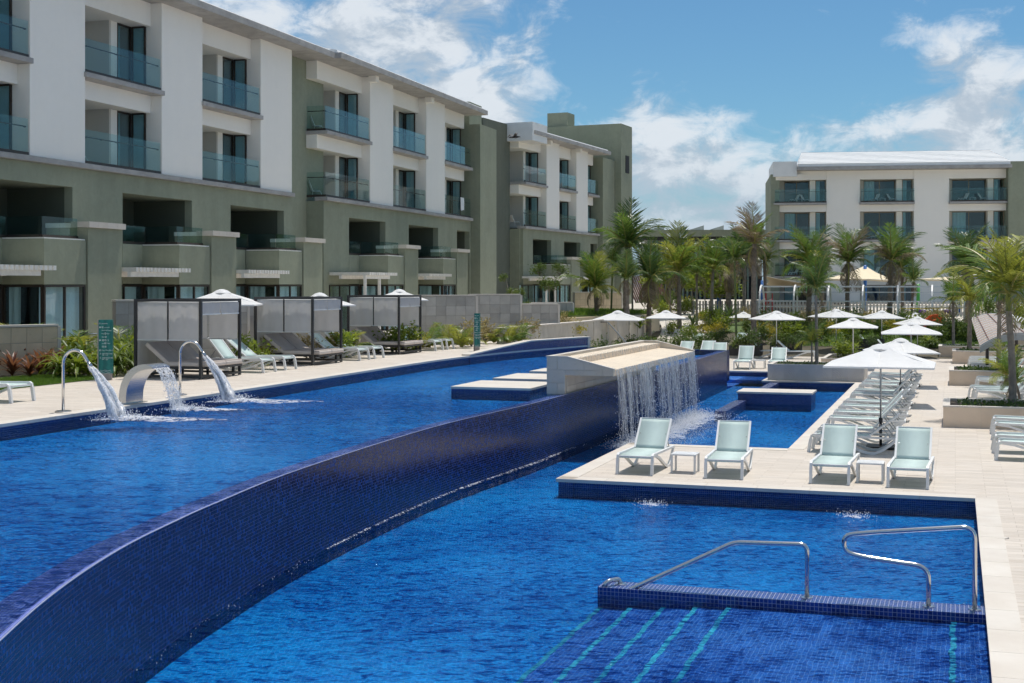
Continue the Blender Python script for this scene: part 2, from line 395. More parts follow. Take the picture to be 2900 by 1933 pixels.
# outer top edge of the curved overflow wall
WPX = [(-330, 2160), (-150, 1965), (0, 1819), (123, 1708), (247, 1616), (370, 1541), (493, 1480), (617, 1424), (863, 1325.5), (1233, 1208.5), (1500, 1145), (1600, 1118.7), (1742, 1080), (1851, 1054), (1960, 1022), (2059, 992.6)]
wall_pts = spline([P(x, y, UP_W) for x, y in WPX], 6)
wall2 = [Vector((v.x, v.y)) for v in wall_pts]
def offset_poly(pts, d):
    out = []
    for i, p in enumerate(pts):
        t = (pts[min(i+1, len(pts)-1)] - pts[max(i-1, 0)]).normalized()
        out.append(p + Vector((-t.y, t.x)) * d)      # left of the direction of travel = into the upper pool
    return out
wall_in = offset_poly(wall2, .42)
# upper deck edge along the upper pool
edge_q = [(-16.35, 4), (-16.3, 14), (-16.2, 20), (-16.1, 28.5), (-16.2, 36), (-16.25, 42), (-15.75, 47.5), (-14.9, 51.5), (-14.35, 53.6)]
edge2 = [Vector(S(p, q)[:2]) for p, q in edge_q]
edge2 = [Vector((v.x, v.y)) for v in spline([Vector((e.x, e.y, 0)) for e in edge2], 5)]
far_l, far_r = edge2[-1], wall2[-1]
g = MB().sheet([(-900,-60),(900,-60),(900,1500),(-900,1500)], -3.2).build('ground', 'grout'); g['kind'] = 'structure'
# lower paving: three rectangles of one slab
BIG = 75
low_edge = [(.35, -12), (.35, 25.0), (-7.3, 25.0), (-7.3, 31.2), (-3.6, 31.2), (-3.6, 53.0), (-7.15, 53.0), (-7.15, 58.6), (-10.5, 58.6)]
poly_low = [(BIG, -12)] + low_edge[::1] + [(-17.4, 58.6), (-17.4, 71.5), (BIG, 71.5)]
mb = MB(); mb.prism(sx(low_edge[:2] + [(BIG, 25.0), (BIG, -12)]), -.05, 0)
d = mb.build('paving', 'travertine'); d['kind'] = 'structure'
MB().prism(sx([(-7.3, 25.0), (-7.3, 31.2), (BIG, 31.2), (BIG, 25.0)]), -.05, 0).build('paving', 'travertine')['kind'] = 'structure'
MB().prism(sx([(-3.6, 31.2), (-3.6, 53.0), (BIG, 53.0), (BIG, 31.2)]), -.05, 0).build('paving', 'travertine')['kind'] = 'structure'
MB().prism(sx([(-7.15, 53.0), (-7.15, 58.6), (BIG, 58.6), (BIG, 53.0)]), -.05, 0).build('paving', 'travertine')['kind'] = 'structure'
MB().prism(sx([(-17.4, 58.6), (-17.4, 71.5), (BIG, 71.5), (BIG, 58.6)]), -.05, 0).build('paving', 'travertine')['kind'] = 'structure'
MB().prism([tuple(S(-17.4, 54.6)[:2]), tuple(S(-14.2, 54.0)[:2]), (far_r.x-.1, far_r.y+.45), tuple(S(-9.6, 54.4)[:2]), tuple(S(-9.6, 58.597)[:2]), tuple(S(-17.4, 58.597)[:2])], -.05, -.002).build('paving', 'travertine')['kind'] = 'structure'
# tiled pool sides under the paving edges, with a thin coping band on top (set back 2 cm)
def pool_side(pts, z0, z1, mtl, out=.0, thick=.25, name='pool_side'):
    mb = MB(); m = [Vector(S(p, q)[:2]) for p, q in pts]
    for a, b in zip(m[:-1], m[1:]):
        t = (b-a).normalized(); n = Vector((t.y, -t.x))
        mb.hexa([(*(a + n*out), z0), (*(b + n*out), z0), (*(b + n*(out+thick)), z0), (*(a + n*(out+thick)), z0)],
                [(*(a + n*out), z1), (*(b + n*out), z1), (*(b + n*(out+thick)), z1), (*(a + n*(out+thick)), z1)])
    o = mb.build(name, mtl); o['kind'] = 'structure'; return o
for seg in ([(.37, -12), (.37, 25.02)], [(.35, 25.03), (-7.27, 25.03)], [(-7.27, 25.0), (-7.27, 31.17)], [(-7.3, 31.17), (-3.6, 31.17)],
            [(-3.57, 31.2), (-3.57, 53.02)], [(-3.6, 53.03), (-7.12, 53.03)], [(-7.12, 53.0), (-7.12, 58.62)], [(-7.15, 58.63), (-10.5, 58.63)]):
    pool_side(seg, -1.3, -.055, 'mosaic', 0, .3)
# coping stones: long slabs along the lower pool edges, standing 6 mm proud
cope = MB()
def coping_run(a, b, parent, z, wdt=.34, ln=.9, side=1):
    a, b = Vector(S(*a)[:2]), Vector(S(*b)[:2]); L = (b-a).length; n = max(1, int(L/ln)); t = (b-a)/L; nn = Vector((t.y, -t.x))*side
    me = MB().box(.003, L/n-.003, -.02, wdt, -.055, .008).mesh('coping_stone', 'coping')
    for i in range(n):
        o = inst('coping_stone', me, parent, (*(a + t*(L/n*i)), z), (0, 0, math.atan2(t.y, t.x)), (1, -side, 1))
cp = empty('coping'); cp['kind'] = 'structure'
for a, b in (((.35, 8), (.35, 25.0)), ((.35, 25.0), (-7.3, 25.0)), ((-7.3, 25.0), (-7.3, 31.2)), ((-7.3, 31.2), (-3.6, 31.2)), ((-3.6, 31.2), (-3.6, 53.0)), ((-7.15, 53.0), (-7.15, 58.6)), ((-7.15, 58.6), (-9.6, 58.6))):
    coping_run(a, b, cp, 0)
# lower pool floor and its water
wl = [tuple(v) for v in wall2]
low_poly = wl + [tuple(S(-8.5, 58.6)[:2]), tuple(S(-7.15, 58.6)[:2]), tuple(S(-7.15, 53.0)[:2]), tuple(S(-3.6, 53.0)[:2]), tuple(S(-3.6, 31.2)[:2]), tuple(S(-7.3, 31.2)[:2]), tuple(S(-7.3, 25.0)[:2]), tuple(S(.35, 25.0)[:2]), tuple(S(.35, -2)[:2]), tuple(S(-9, -2)[:2])]
MB().sheet(low_poly, -.36).build('pool_floor', 'mosaic_floor')['kind'] = 'structure'
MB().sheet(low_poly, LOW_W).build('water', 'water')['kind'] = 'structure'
# shallow beach at the far end of the lower pool
for i, (q0, q1, z) in enumerate(((56.3, 58.6, -.22), (54.6, 56.3, -.36), (53.0, 54.6, -.55))):
    MB().prism(sx([(-10.5, q0), (-7.15, q0), (-7.15, q1), (-10.5, q1)]), -1.15, z).build('beach_step', 'mosaic_tread')['kind'] = 'structure'
# the overflow wall of the upper pool
ow = empty('overflow_wall', (0, 0, 0), 0, 'long curved infinity edge wall of dark blue mosaic between the two pools', 'pool wall')
n = len(wall2); arc = [0.0]
for i in range(1, n): arc.append(arc[-1] + (wall2[i]-wall2[i-1]).length)
vs = []; fs = []; uvs = []
for i, p in enumerate(wall2): vs += [(p.x, p.y, -1.3), (p.x, p.y, UP_W+.006)]
for i in range(n-1): fs.append((2*i, 2*(i+1), 2*(i+1)+1, 2*i+1))
m1 = MB().add(vs, fs); o = m1.build('wall_face', 'mosaic_wall', ow)
uvd = o.data.uv_layers[0].data
for poly in o.data.polygons:
    for li, vi in zip(poly.loop_indices, poly.vertices): uvd[li].uv = (arc[vi//2], vs[vi][2])
vs = []; fs = []
for p, qq in zip(wall2, wall_in): vs += [(p.x, p.y, UP_W+.006), (qq.x, qq.y, UP_W-.035), (qq.x, qq.y, -.2)]
for i in range(n-1): fs += [(3*i, 3*(i+1), 3*(i+1)+1, 3*i+1), (3*i+1, 3*(i+1)+1, 3*(i+1)+2, 3*i+2)]
o = MB().add(vs, fs).build('wall_lip', 'mosaic_lip', ow)
uvd = o.data.uv_layers[0].data
for poly in o.data.polygons:
    for li, vi in zip(poly.loop_indices, poly.vertices): uvd[li].uv = (arc[vi//3], (vi % 3)*.42)
# thin wet rim in a pale blue grey
vs = []; fs = []
rim_in = offset_poly(wall2, .012)
for p, qq in zip(wall2, rim_in): vs += [(p.x, p.y, UP_W+.0062), (p.x, p.y, UP_W+.012), (qq.x, qq.y, UP_W+.012), (qq.x, qq.y, UP_W+.004)]
for i in range(n-1): fs += [tuple((4*i+j, 4*(i+1)+j, 4*(i+1)+(j+1) % 4, 4*i+(j+1) % 4)) for j in range(4)]
m_plain('pale_rim', (.35,.37,.48), .25, var=.1, scale=20)
MB().add(vs, fs).build('rim', 'pale_rim', ow)
# far wall of the upper pool (towards the far terrace)
fw = MB(); a, b = far_l, far_r
t = (b-a).normalized(); nn = Vector((-t.y, t.x))
fw.hexa([(*a, -.05), (*b, -.05), (*(b+nn*.35), -.05), (*(a+nn*.35), -.05)], [(*a, UP_W+.006), (*b, UP_W+.006), (*(b+nn*.35), UP_W+.006), (*(a+nn*.35), UP_W+.006)])
o = fw.build('end_wall', 'mosaic_wall', ow)
# upper pool floor and water
up_poly = [tuple(v) for v in wall_in] + [tuple(v) for v in edge2[::-1]]
MB().sheet(up_poly, .95).build('pool_floor', 'mosaic_floor')['kind'] = 'structure'
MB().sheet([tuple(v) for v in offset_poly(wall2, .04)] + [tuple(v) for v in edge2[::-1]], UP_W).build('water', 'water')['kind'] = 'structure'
# upper paving and its tiled side
up_deck = [tuple(v) for v in edge2] + [tuple(S(-17.6, 54.2)[:2]), tuple(S(-25.5, 54.2)[:2]), tuple(S(-25.5, 4)[:2])]
MB().prism(up_deck, UPZ-.05, UPZ).build('paving', 'travertine')['kind'] = 'structure'
side = MB()
eo = offset_poly(edge2, .3)
ei = offset_poly(edge2, .02)
for i in range(len(edge2)-1):
    side.hexa([(*ei[i], -.1), (*ei[i+1], -.1), (*eo[i+1], -.1), (*eo[i], -.1)], [(*ei[i], UPZ-.052), (*ei[i+1], UPZ-.052), (*eo[i+1], UPZ-.052), (*eo[i], UPZ-.052)])
side.build('pool_side', 'mosaic')['kind'] = 'structure'
cu = empty('coping'); cu['kind'] = 'structure'
L = 0; 
for i in range(len(edge2)-1):
    a, b = edge2[i], edge2[i+1]; LL = (b-a).length; k = max(1, round(LL/.9)); t = (b-a)/LL
    me = MB().box(.003, LL/k-.003, -.02, .34, -.05, .008).mesh('coping_stone', 'coping')
    for j in range(k): inst('coping_stone', me, cu, (*(a+t*(LL/k*j)), UPZ), (0, 0, math.atan2(t.y, t.x)))
# raised end wall of the upper deck, stone capped
rw = empty('raised_pool_kerb', (0,0,0), 0, 'low stone capped blue tiled kerb at the far corner of the upper pool', 'kerb')
k0 = len(edge2) - 14
ks = edge2[k0:]
m1 = MB(); m2 = MB()
ko = offset_poly(ks, .28); ki = offset_poly(ks, -.012); kk = offset_poly(ks, -.03); ko2 = offset_poly(ks, .32)
for i in range(len(ks)-1):
    h0 = .30*min(1, i/5); h1 = .30*min(1, (i+1)/5)
    m1.hexa([(*ki[i], UP_W-.2), (*ki[i+1], UP_W-.2), (*ko[i+1], UP_W-.2), (*ko[i], UP_W-.2)], [(*ki[i], UPZ+.01+h0), (*ki[i+1], UPZ+.01+h1), (*ko[i+1], UPZ+.01+h1), (*ko[i], UPZ+.01+h0)])
    m2.hexa([(*kk[i], UPZ+.012+h0), (*kk[i+1], UPZ+.012+h1), (*ko2[i+1], UPZ+.012+h1), (*ko2[i], UPZ+.012+h0)], [(*kk[i], UPZ+.06+h0), (*kk[i+1], UPZ+.06+h1), (*ko2[i+1], UPZ+.06+h1), (*ko2[i], UPZ+.06+h0)])
m1.build('tiled_body', 'mosaic', rw); m2.build('stone_cap', 'coping', rw)
e = ks[-1]; t = (ks[-1]-ks[-2]).normalized(); nn = Vector((-t.y, t.x))
MB().hexa([(*(e+t*.004-nn*.03), -.05), (*(e+t*.2-nn*.03), -.05), (*(e+t*.2+nn*.3), -.05), (*(e+t*.004+nn*.3), -.05)], [(*(e+t*.004-nn*.03), UPZ+.36), (*(e+t*.2-nn*.03), UPZ+.36), (*(e+t*.2+nn*.3), UPZ+.36), (*(e+t*.004+nn*.3), UPZ+.36)]).build('end_stone', 'limestone', rw)
# ------------------------------------------------------------------ entry steps and dividing kerb (near right)
m_tile('mosaic_kerb', (.004,.014,.11), (.016,.05,.27), (.30,.32,.42), .05, gw=.055)
dv = empty('pool_divider', S(0, 0), SITE, 'low blue mosaic divider kerb beside the pool entry steps', 'kerb')
MB().box(-4.27, .345, 16.45, 16.84, -1.14, -.05).build('kerb_body', 'mosaic_kerb', dv)
MB().box(-1.05, .345, 16.84, 17.0, -1.14, -.075).build('kerb_ledge', 'mosaic_kerb', dv)
st = empty('entry_steps', S(0, 0), SITE, 'submerged blue mosaic entry steps edged with cyan strips', 'steps')
steps = [(-.05, .348, -.158), (-2.65, -.05, -.182), (-3.05, -2.65, -.212), (-3.45, -3.05, -.242), (-3.86, -3.45, -.275), (-4.26, -3.86, -.31)]
for i, (p0, p1, z) in enumerate(steps):
    e0 = 9.5 if i != 1 else 9.5
    MB().box(p0, p1, e0, 16.45, -1.14, z).build('tread', 'mosaic_tread', st)
    if i != 0 or True:
        mb = MB(); N = 110
        for k in range(N):     # nosing strip of small tiles
            y0 = e0 + (16.45-e0)*k/N; y1 = e0 + (16.45-e0)*(k+1)/N - .004
            j = random.uniform(-.006, .006) + .007*math.sin(y0*7+i) + .005*math.sin(y0*17+2*i)
            mb.box(p0-.004+j, p0+.055+j, y0, y1, z-.04, z+.004)
        mb.build('nosing', 'cyan_strip', st)
def flange(mb, x, y, z, r=.075): mb.tube([(x, y, z), (x, y, z+.012), (x, y, z+.02)], [r, r, r*.7], 16)
def bend(pts, rad=.12, n=6):
    """round the corners of a polyline"""
    pts = [Vector(p) for p in pts]; out = [pts[0]]
    for i in range(1, len(pts)-1):
        a, b, c = pts[i-1], pts[i], pts[i+1]
        d1 = (a-b); d2 = (c-b); r = min(rad, d1.length*.49, d2.length*.49)
        p1 = b + d1.normalized()*r; p2 = b + d2.normalized()*r
        for k in range(n+1):
            u = k/n; out.append(p1*(1-u)**2 + b*2*u*(1-u) + p2*u*u)
    out.append(pts[-1]); return out
q = 16.65
r1 = empty('handrail', S(0, 0), SITE, 'sloping steel handrail with straight top on the mosaic divider', 'handrail', 'pool handrails')
mb = MB(); mb.tube(bend([(-1.707, q, -.05), (-1.707, q, .60), (-2.585, q, .575), (-4.13, q-.16, -.20), (-4.22, q-.16, -.10), (-4.16, q-.16, .02), (-4.05, q+.02, .02), (-4.02, q+.02, -.05)], .09), .029, 12)
mb.build('rail', 'wet_steel', r1, smooth=True)
for x, y in ((-1.707, q), (-4.02, q+.02)):
    mb = MB(); flange(mb, x, y, -.05); mb.build('base_plate', 'wet_steel', r1, smooth=False)
r2 = empty('handrail', S(0, 0), SITE, 'looped steel grab rail on the mosaic divider next to the paving', 'handrail', 'pool handrails')
mb = MB(); mb.tube(bend([(-.30, q, -.05), (-.30, q, .42), (-1.05, q, .49), (-1.27, q, .54), (-1.27, q, .74), (-1.0, q, .785), (.215, q, .925), (.215, q, -.05)], .15), .029, 12)
mb.build('rail', 'wet_steel', r2, smooth=True)
for x in (-.30, .215):
    mb = MB(); flange(mb, x, q, -.05); mb.build('base_plate', 'wet_steel', r2)
# ------------------------------------------------------------------ island bench and its arms in the lower pool
isl = empty('island_bench', S(0, 0), SITE, 'blue mosaic island bench with pale stone top in the lower pool', 'bench')
MB().box(-6.78, -4.42, 44.42, 45.83, -1.14, .175).build('bench_body', 'mosaic', isl)
for i in range(3):
    x0 = -6.82 + i*(2.44/3); MB().box(x0, x0+2.44/3-.004, 44.38, 45.87, .177, .245).build('top_slab', 'coping', isl, bevel=.008)
MB().box(-6.85, -6.5, 40.3, 44.41, -1.14, -.04).build('arm', 'mosaic', isl)
MB().box(-6.85, -6.5, 45.85, 52.98, -1.14, -.06).build('arm', 'mosaic', isl)
# ------------------------------------------------------------------ stepping platforms in the upper pool
def plat(pts, label):
    e = empty('stepping_platform', (0,0,0), 0, label, 'platform', 'stepping platforms in the upper pool')
    MB().prism(pts, .05, UPZ-.05).build('tiled_base', 'mosaic', e)
    c = Vector((sum(p[0] for p in pts)/4, sum(p[1] for p in pts)/4))
    o = [tuple(c + (Vector(p)-c)*1.012) for p in pts]
    MB().prism(o, UPZ-.048, UPZ+.012).build('stone_top', 'coping', e, bevel=.006)
zz = UPZ+.012
def PX(*a): return [tuple(P(x, y, zz)[:2]) for x, y in a]
A0 = P(1278, 1093.2, zz); B0 = P(1497, 1099.8, zz); D0 = P(1358, 1076, zz)
pa, qa = to_site(A0); pb, _ = to_site(B0); _, qd = to_site(D0)
plat(sx([(pa, qa), (pb, qa), (pb, qd), (pa, qd)]), 'nearest pale stone stepping platform left of the waterfall block')
A1 = P(1397, 1070, zz); D1 = P(1466, 1056, zz); pa, qa = to_site(A1); _, qd = to_site(D1)
plat(sx([(pa, qa), (pb+.3, qa), (pb+.3, qd), (pa, qd)]), 'middle pale stone stepping platform left of the waterfall block')
A2 = P(1500, 1050, zz); pa, qa = to_site(A2)
plat(sx([(pa, qa), (pa+2.2, qa), (pa+2.2, qa+1.5), (pa, qa+1.5)]), 'farthest pale stone stepping platform left of the waterfall block')
# ------------------------------------------------------------------ waterfall block
wx = Vector((.945, -.327)); wy = Vector((.327, .945))
wo_ = P(1548, 1114.4, UP_W)
wf = empty('waterfall_block', (wo_.x, wo_.y, 0), math.atan2(wx.y, wx.x), 'limestone cascade block with sloping tray on the overflow wall', 'fountain')
LW = 9.55; zt, ztip, zu = 2.03, 1.755, 1.60
T = 1.64
def wf_end(y0, y1, nm):
    # end gable: leg, plateau and slope, with slab joints
    prof = [(0, .4), (.45, .4), (.45, zu), (T, zu), (T, ztip), (.50, zt), (0, zt)]
    m1 = MB(); m1.v = []; n = len(prof)
    m1.add([(x, y0, z) for x, z in prof] + [(x, y1, z) for x, z in prof], [(0,1,2,5,6),(2,3,4,5),(n+6,n+5,n+2,n+1,n),(n+5,n+4,n+3,n+2)] + [(i, n+i, n+(i+1) % n, (i+1) % n) for i in range(n)])
    return m1.build(nm, 'limestone', wf)
wf_end(.03, .14, 'end_wall'); wf_end(LW-.12, LW, 'end_wall')
MB().box(.004, .446, .14, LW-.12, .4, zu-.004).build('leg_wall', 'limestone', wf)
for i in range(12):                               # cladding of the long face above the pool wall
    y0 = .14 + i*(LW-.26)/12
    MB().box(.446, .462, y0+.004, y0+(LW-.26)/12-.004, UP_W+.012, 1.33).build('stone_slab', 'limestone', wf)
    MB().box(.446, .462, y0+.004, y0+(LW-.26)/12-.004, 1.338, zu-.006).build('stone_slab', 'limestone', wf)
# front cladding slabs on the near end wall
def slab(x0, x1, z0, z1, poly=None):
    if poly is None: poly = [(x0, z0), (x1, z0), (x1, z1), (x0, z1)]
    n = len(poly)
    m = MB().add([(x, .012, z) for x, z in poly] + [(x, .03, z) for x, z in poly], [tuple(range(n))] + [(i, n+i, n+(i+1) % n, (i+1) % n)[::-1] for i in range(n)])
    m.build('stone_slab', 'limestone', wf)
gj = .004
slab(0, .26-gj, 1.10, 1.405); slab(.26+gj, .45, 1.10, 1.405)
slab(0, .45, 1.413, 1.72)
slab(.458, .92-gj, zu, 1.72); slab(.92+gj, T-.26-gj, zu, 1.72); 
slab(0, .26-gj, 1.728, zt); slab(0, 0, 0, 0, [(.26+gj, 1.728), (.92-gj, 1.728), (.92-gj, zt-(.42)*(zt-ztip)/(T-.5)), (.5, zt), (.26+gj, zt)])
def zs(x): return zt-(x-.5)*(zt-ztip)/(T-.5)
slab(0, 0, 0, 0, [(.92+gj, 1.728), (T-.26, 1.728), (T-.26, zs(T-.26)), (.92+gj, zs(.92+gj))])
slab(0, 0, 0, 0, [(T-.26+gj, zu), (T, zu), (T, ztip), (T-.26+gj, zs(T-.26+gj))])
MB().box(-.01, .12, .14, LW-.12, zu, zt-.003).build('back_kerb', 'limestone', wf)
MB().box(.12, .60, .14, LW-.12, zu, zt-.05).build('upper_channel', 'tan_stone', wf)
m1 = MB().hexa([(.60, .14, zu), (T-.002, .14, zu), (T-.002, LW-.12, zu), (.60, LW-.12, zu)], [(.60, .14, 1.835), (T-.002, .14, ztip-.012), (T-.002, LW-.12, ztip-.012), (.60, LW-.12, 1.835)])
m1.build('lower_tray', 'tan_stone', wf)
# white cap lines on top of the block
m1 = MB()
for y0, y1 in ((0, .15), (LW-.13, LW+.01)):
    m1.hexa([(-.02, y0, zt+.002), (.5, y0, zt+.002), (.5, y1, zt+.002), (-.02, y1, zt+.002)], [(-.02, y0, zt+.022), (.5, y0, zt+.022), (.5, y1, zt+.022), (-.02, y1, zt+.022)])
    m1.hexa([(.501, y0, zt+.002), (T+.01, y0, ztip+.002), (T+.01, y1, ztip+.002), (.501, y1, zt+.002)], [(.501, y0, zt+.022), (T+.01, y0, ztip+.022), (T+.01, y1, ztip+.022), (.501, y1, zt+.022)])
m1.box(-.02, .125, .151, LW-.131, zt+.0, zt+.02)
m1.build('cap', 'coping', wf)

e = empty('drain_cover', P(2835, 1523, 0.0), SITE, 'small round pale drain cover in the near paving', 'drain cover')
MB().tube([(0, 0, .0), (0, 0, .006)], .11, 20).build('rim', 'brushed_steel', e); MB().tube([(0, 0, .006), (0, 0, .009)], .095, 20).build('lid', 'coping', e)
# ================================================================== the hotel
m_stucco('stucco_green', (.275,.295,.22)); m_stucco('stucco_cream', (.89,.855,.79), .045)
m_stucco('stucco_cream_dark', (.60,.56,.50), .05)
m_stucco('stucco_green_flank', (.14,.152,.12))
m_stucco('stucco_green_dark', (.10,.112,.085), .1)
m_stone('concrete', (.46,.445,.43), (.33,.32,.31), .8, 40, .4, bed=(.9,.9,3.0))
m_plain('white_roof', (.78,.78,.77), .6, var=.05, scale=1.2)
m_plain('bronze', (.055,.043,.035), .4, .3)
m_plain('tan_frame', (.25,.20,.14), .45, .2)
m_plain('pale_beam', (.74,.72,.68), .6, var=.1, scale=4)
m_glass('rail_glass', (.86,.935,.92), .9)
m_glass('rail_glass_dark', (.72,.84,.83), .9)
m_glass('window_glass', (.86,.92,.93), 1.2)
m_plain('curtain', (.40,.58,.60), .85, var=.1, scale=.8)
m_plain('curtain_pale', (.72,.88,.90), .85, var=.08, scale=.8)
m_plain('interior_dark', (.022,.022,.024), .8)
m_plain('outdoor_white', (.72,.73,.72), .45, var=.03)
m_plain('roof_gear', (.55,.56,.57), .5)
Z0, ZD, ZF1, ZL3, ZL4, ZS = 1.25, 3.75, 4.65, 8.24, 11.64, 15.24
def curtain_mesh(w_, h_, name='curtain', mtl='curtain'):
    n = max(6, int(w_/.09)); vs = []; fs = []
    for i in range(n+1):
        x = w_*i/n; y = .05*math.sin(i*1.9) + .02*math.sin(i*.7)
        vs += [(x, y, 0), (x, y, h_)]
    for i in range(n): fs.append((2*i, 2*i+2, 2*i+3, 2*i+1))
    return MB().add(vs, fs).mesh(name, mtl, True)
def glass_rail(par, segs, z, h, mtl='rail_glass', rail=True, name='balustrade'):
    """glass balustrade along polyline segments ((x0,y0),(x1,y1),n panels) in the parent's frame"""
    b = empty(name); b.parent = par
    ch = MB(); hr = MB()
    for (x0, y0), (x1, y1), n in segs:
        a, c = Vector((x0, y0)), Vector((x1, y1)); t = (c-a)/n
        for i in range(n):
            p0 = a + t*i + t.normalized()*.008; p1 = a + t*(i+1) - t.normalized()*.008
            m = MB().bar((*p0, z+.06+h/2), (*p1, z+.06+h/2), .016, h); m.build('glass_panel', mtl, b)
        ch.bar((*a, z+.06), (*c, z+.06), .07, .12)
        if rail:
            nn = Vector((-t.y, t.x)).normalized()*.09
            hr.tube([(*(a+nn), z+1.02), (*(c+nn), z+1.02)], .022, 8)
            k = max(2, int((c-a).length/.9))
            for j in range(k+1):
                q_ = a + (c-a)*(j+.15)/(k+.3); hr.bar((*(q_), z+.96), (*(q_+nn), z+1.0), .015, .015)
    ch.build('base_channel', 'bronze', b)
    if rail: hr.build('handrail', 'bronze', b)
    return b
def balcony_chair_mesh():
    m = MB()
    for x in (-.24, .24):
        m.tube([(x, .02, 0), (x, .10, .20), (x, .22, .38), (x, .75, .32), (x, .78, 0)], .016, 6)
        m.tube([(x, .70, .32), (x, .90, .60), (x, 1.0, .86)], .016, 6)
    m.box(-.24, .24, .2, .72, .335, .352); 
    m.hexa([(-.24,.70,.34),(.24,.70,.34),(.24,.72,.34),(-.24,.72,.34)], [(-.24,.98,.84),(.24,.98,.84),(.24,1.0,.84),(-.24,1.0,.84)])
    return m.mesh('balcony_chair', 'outdoor_white', False)
CHAIR_ME = balcony_chair_mesh()
def balcony_chair(loc, rz, label):
    o = inst('balcony_chair', CHAIR_ME, None, loc, (0, 0, rz)); tag(o, label, 'chair', 'chairs on the hotel balconies'); return o
def balcony_table(loc, rz, label):
    m = MB().box(-.25, .25, -.25, .25, .40, .43)
    for x in (-.23, .23):
        for y in (-.23, .23): m.box(x-.015, x+.015, y-.015, y+.015, 0, .40)
    o = m.build('balcony_table', 'outdoor_white', None, loc=loc, rz=rz); tag(o, label, 'table', 'tables on the hotel balconies'); return o
def window(par, a, b, z0, z1, sashes, depth=.06, mtl='bronze', curtains=(1, 1), glass='window_glass', back=1.3, cm='curtain'):
    """glazed opening between plan points a, b: frame, panes, curtains behind and a dark room"""
    a, b = Vector(a), Vector(b); L = (b-a).length; t = (b-a)/L; rz = math.atan2(t.y, t.x)
    win = empty('window', (*a, z0), rz); win.parent = par
    f = MB(); H = z1-z0
    f.box(0, L, -.03, .05, 0, .07); f.box(0, L, -.03, .05, H-.07, H)
    for i in range(sashes+1):
        x = min(max(L*i/sashes, .035), L-.035); f.box(x-.035, x+.035, -.031, .051, .07, H-.07)
    f.build('frame', mtl, win)
    for i in range(sashes):
        MB().box(L*i/sashes+.035, L*(i+1)/sashes-.035, .0, .008, .07, H-.07).build('pane', glass, win)
    wr = random.random()
    cw = max(.3, L*(.34 if wr < .25 else .485 if cm == 'curtain_pale' else .42))
    me = curtain_mesh(cw, H-.1, mtl=cm)
    if curtains[0]: inst('curtain', me, win, (.04, .22, .05))
    if curtains[1]: inst('curtain', me, win, (L-.04-cw, .22, .05))
    return win
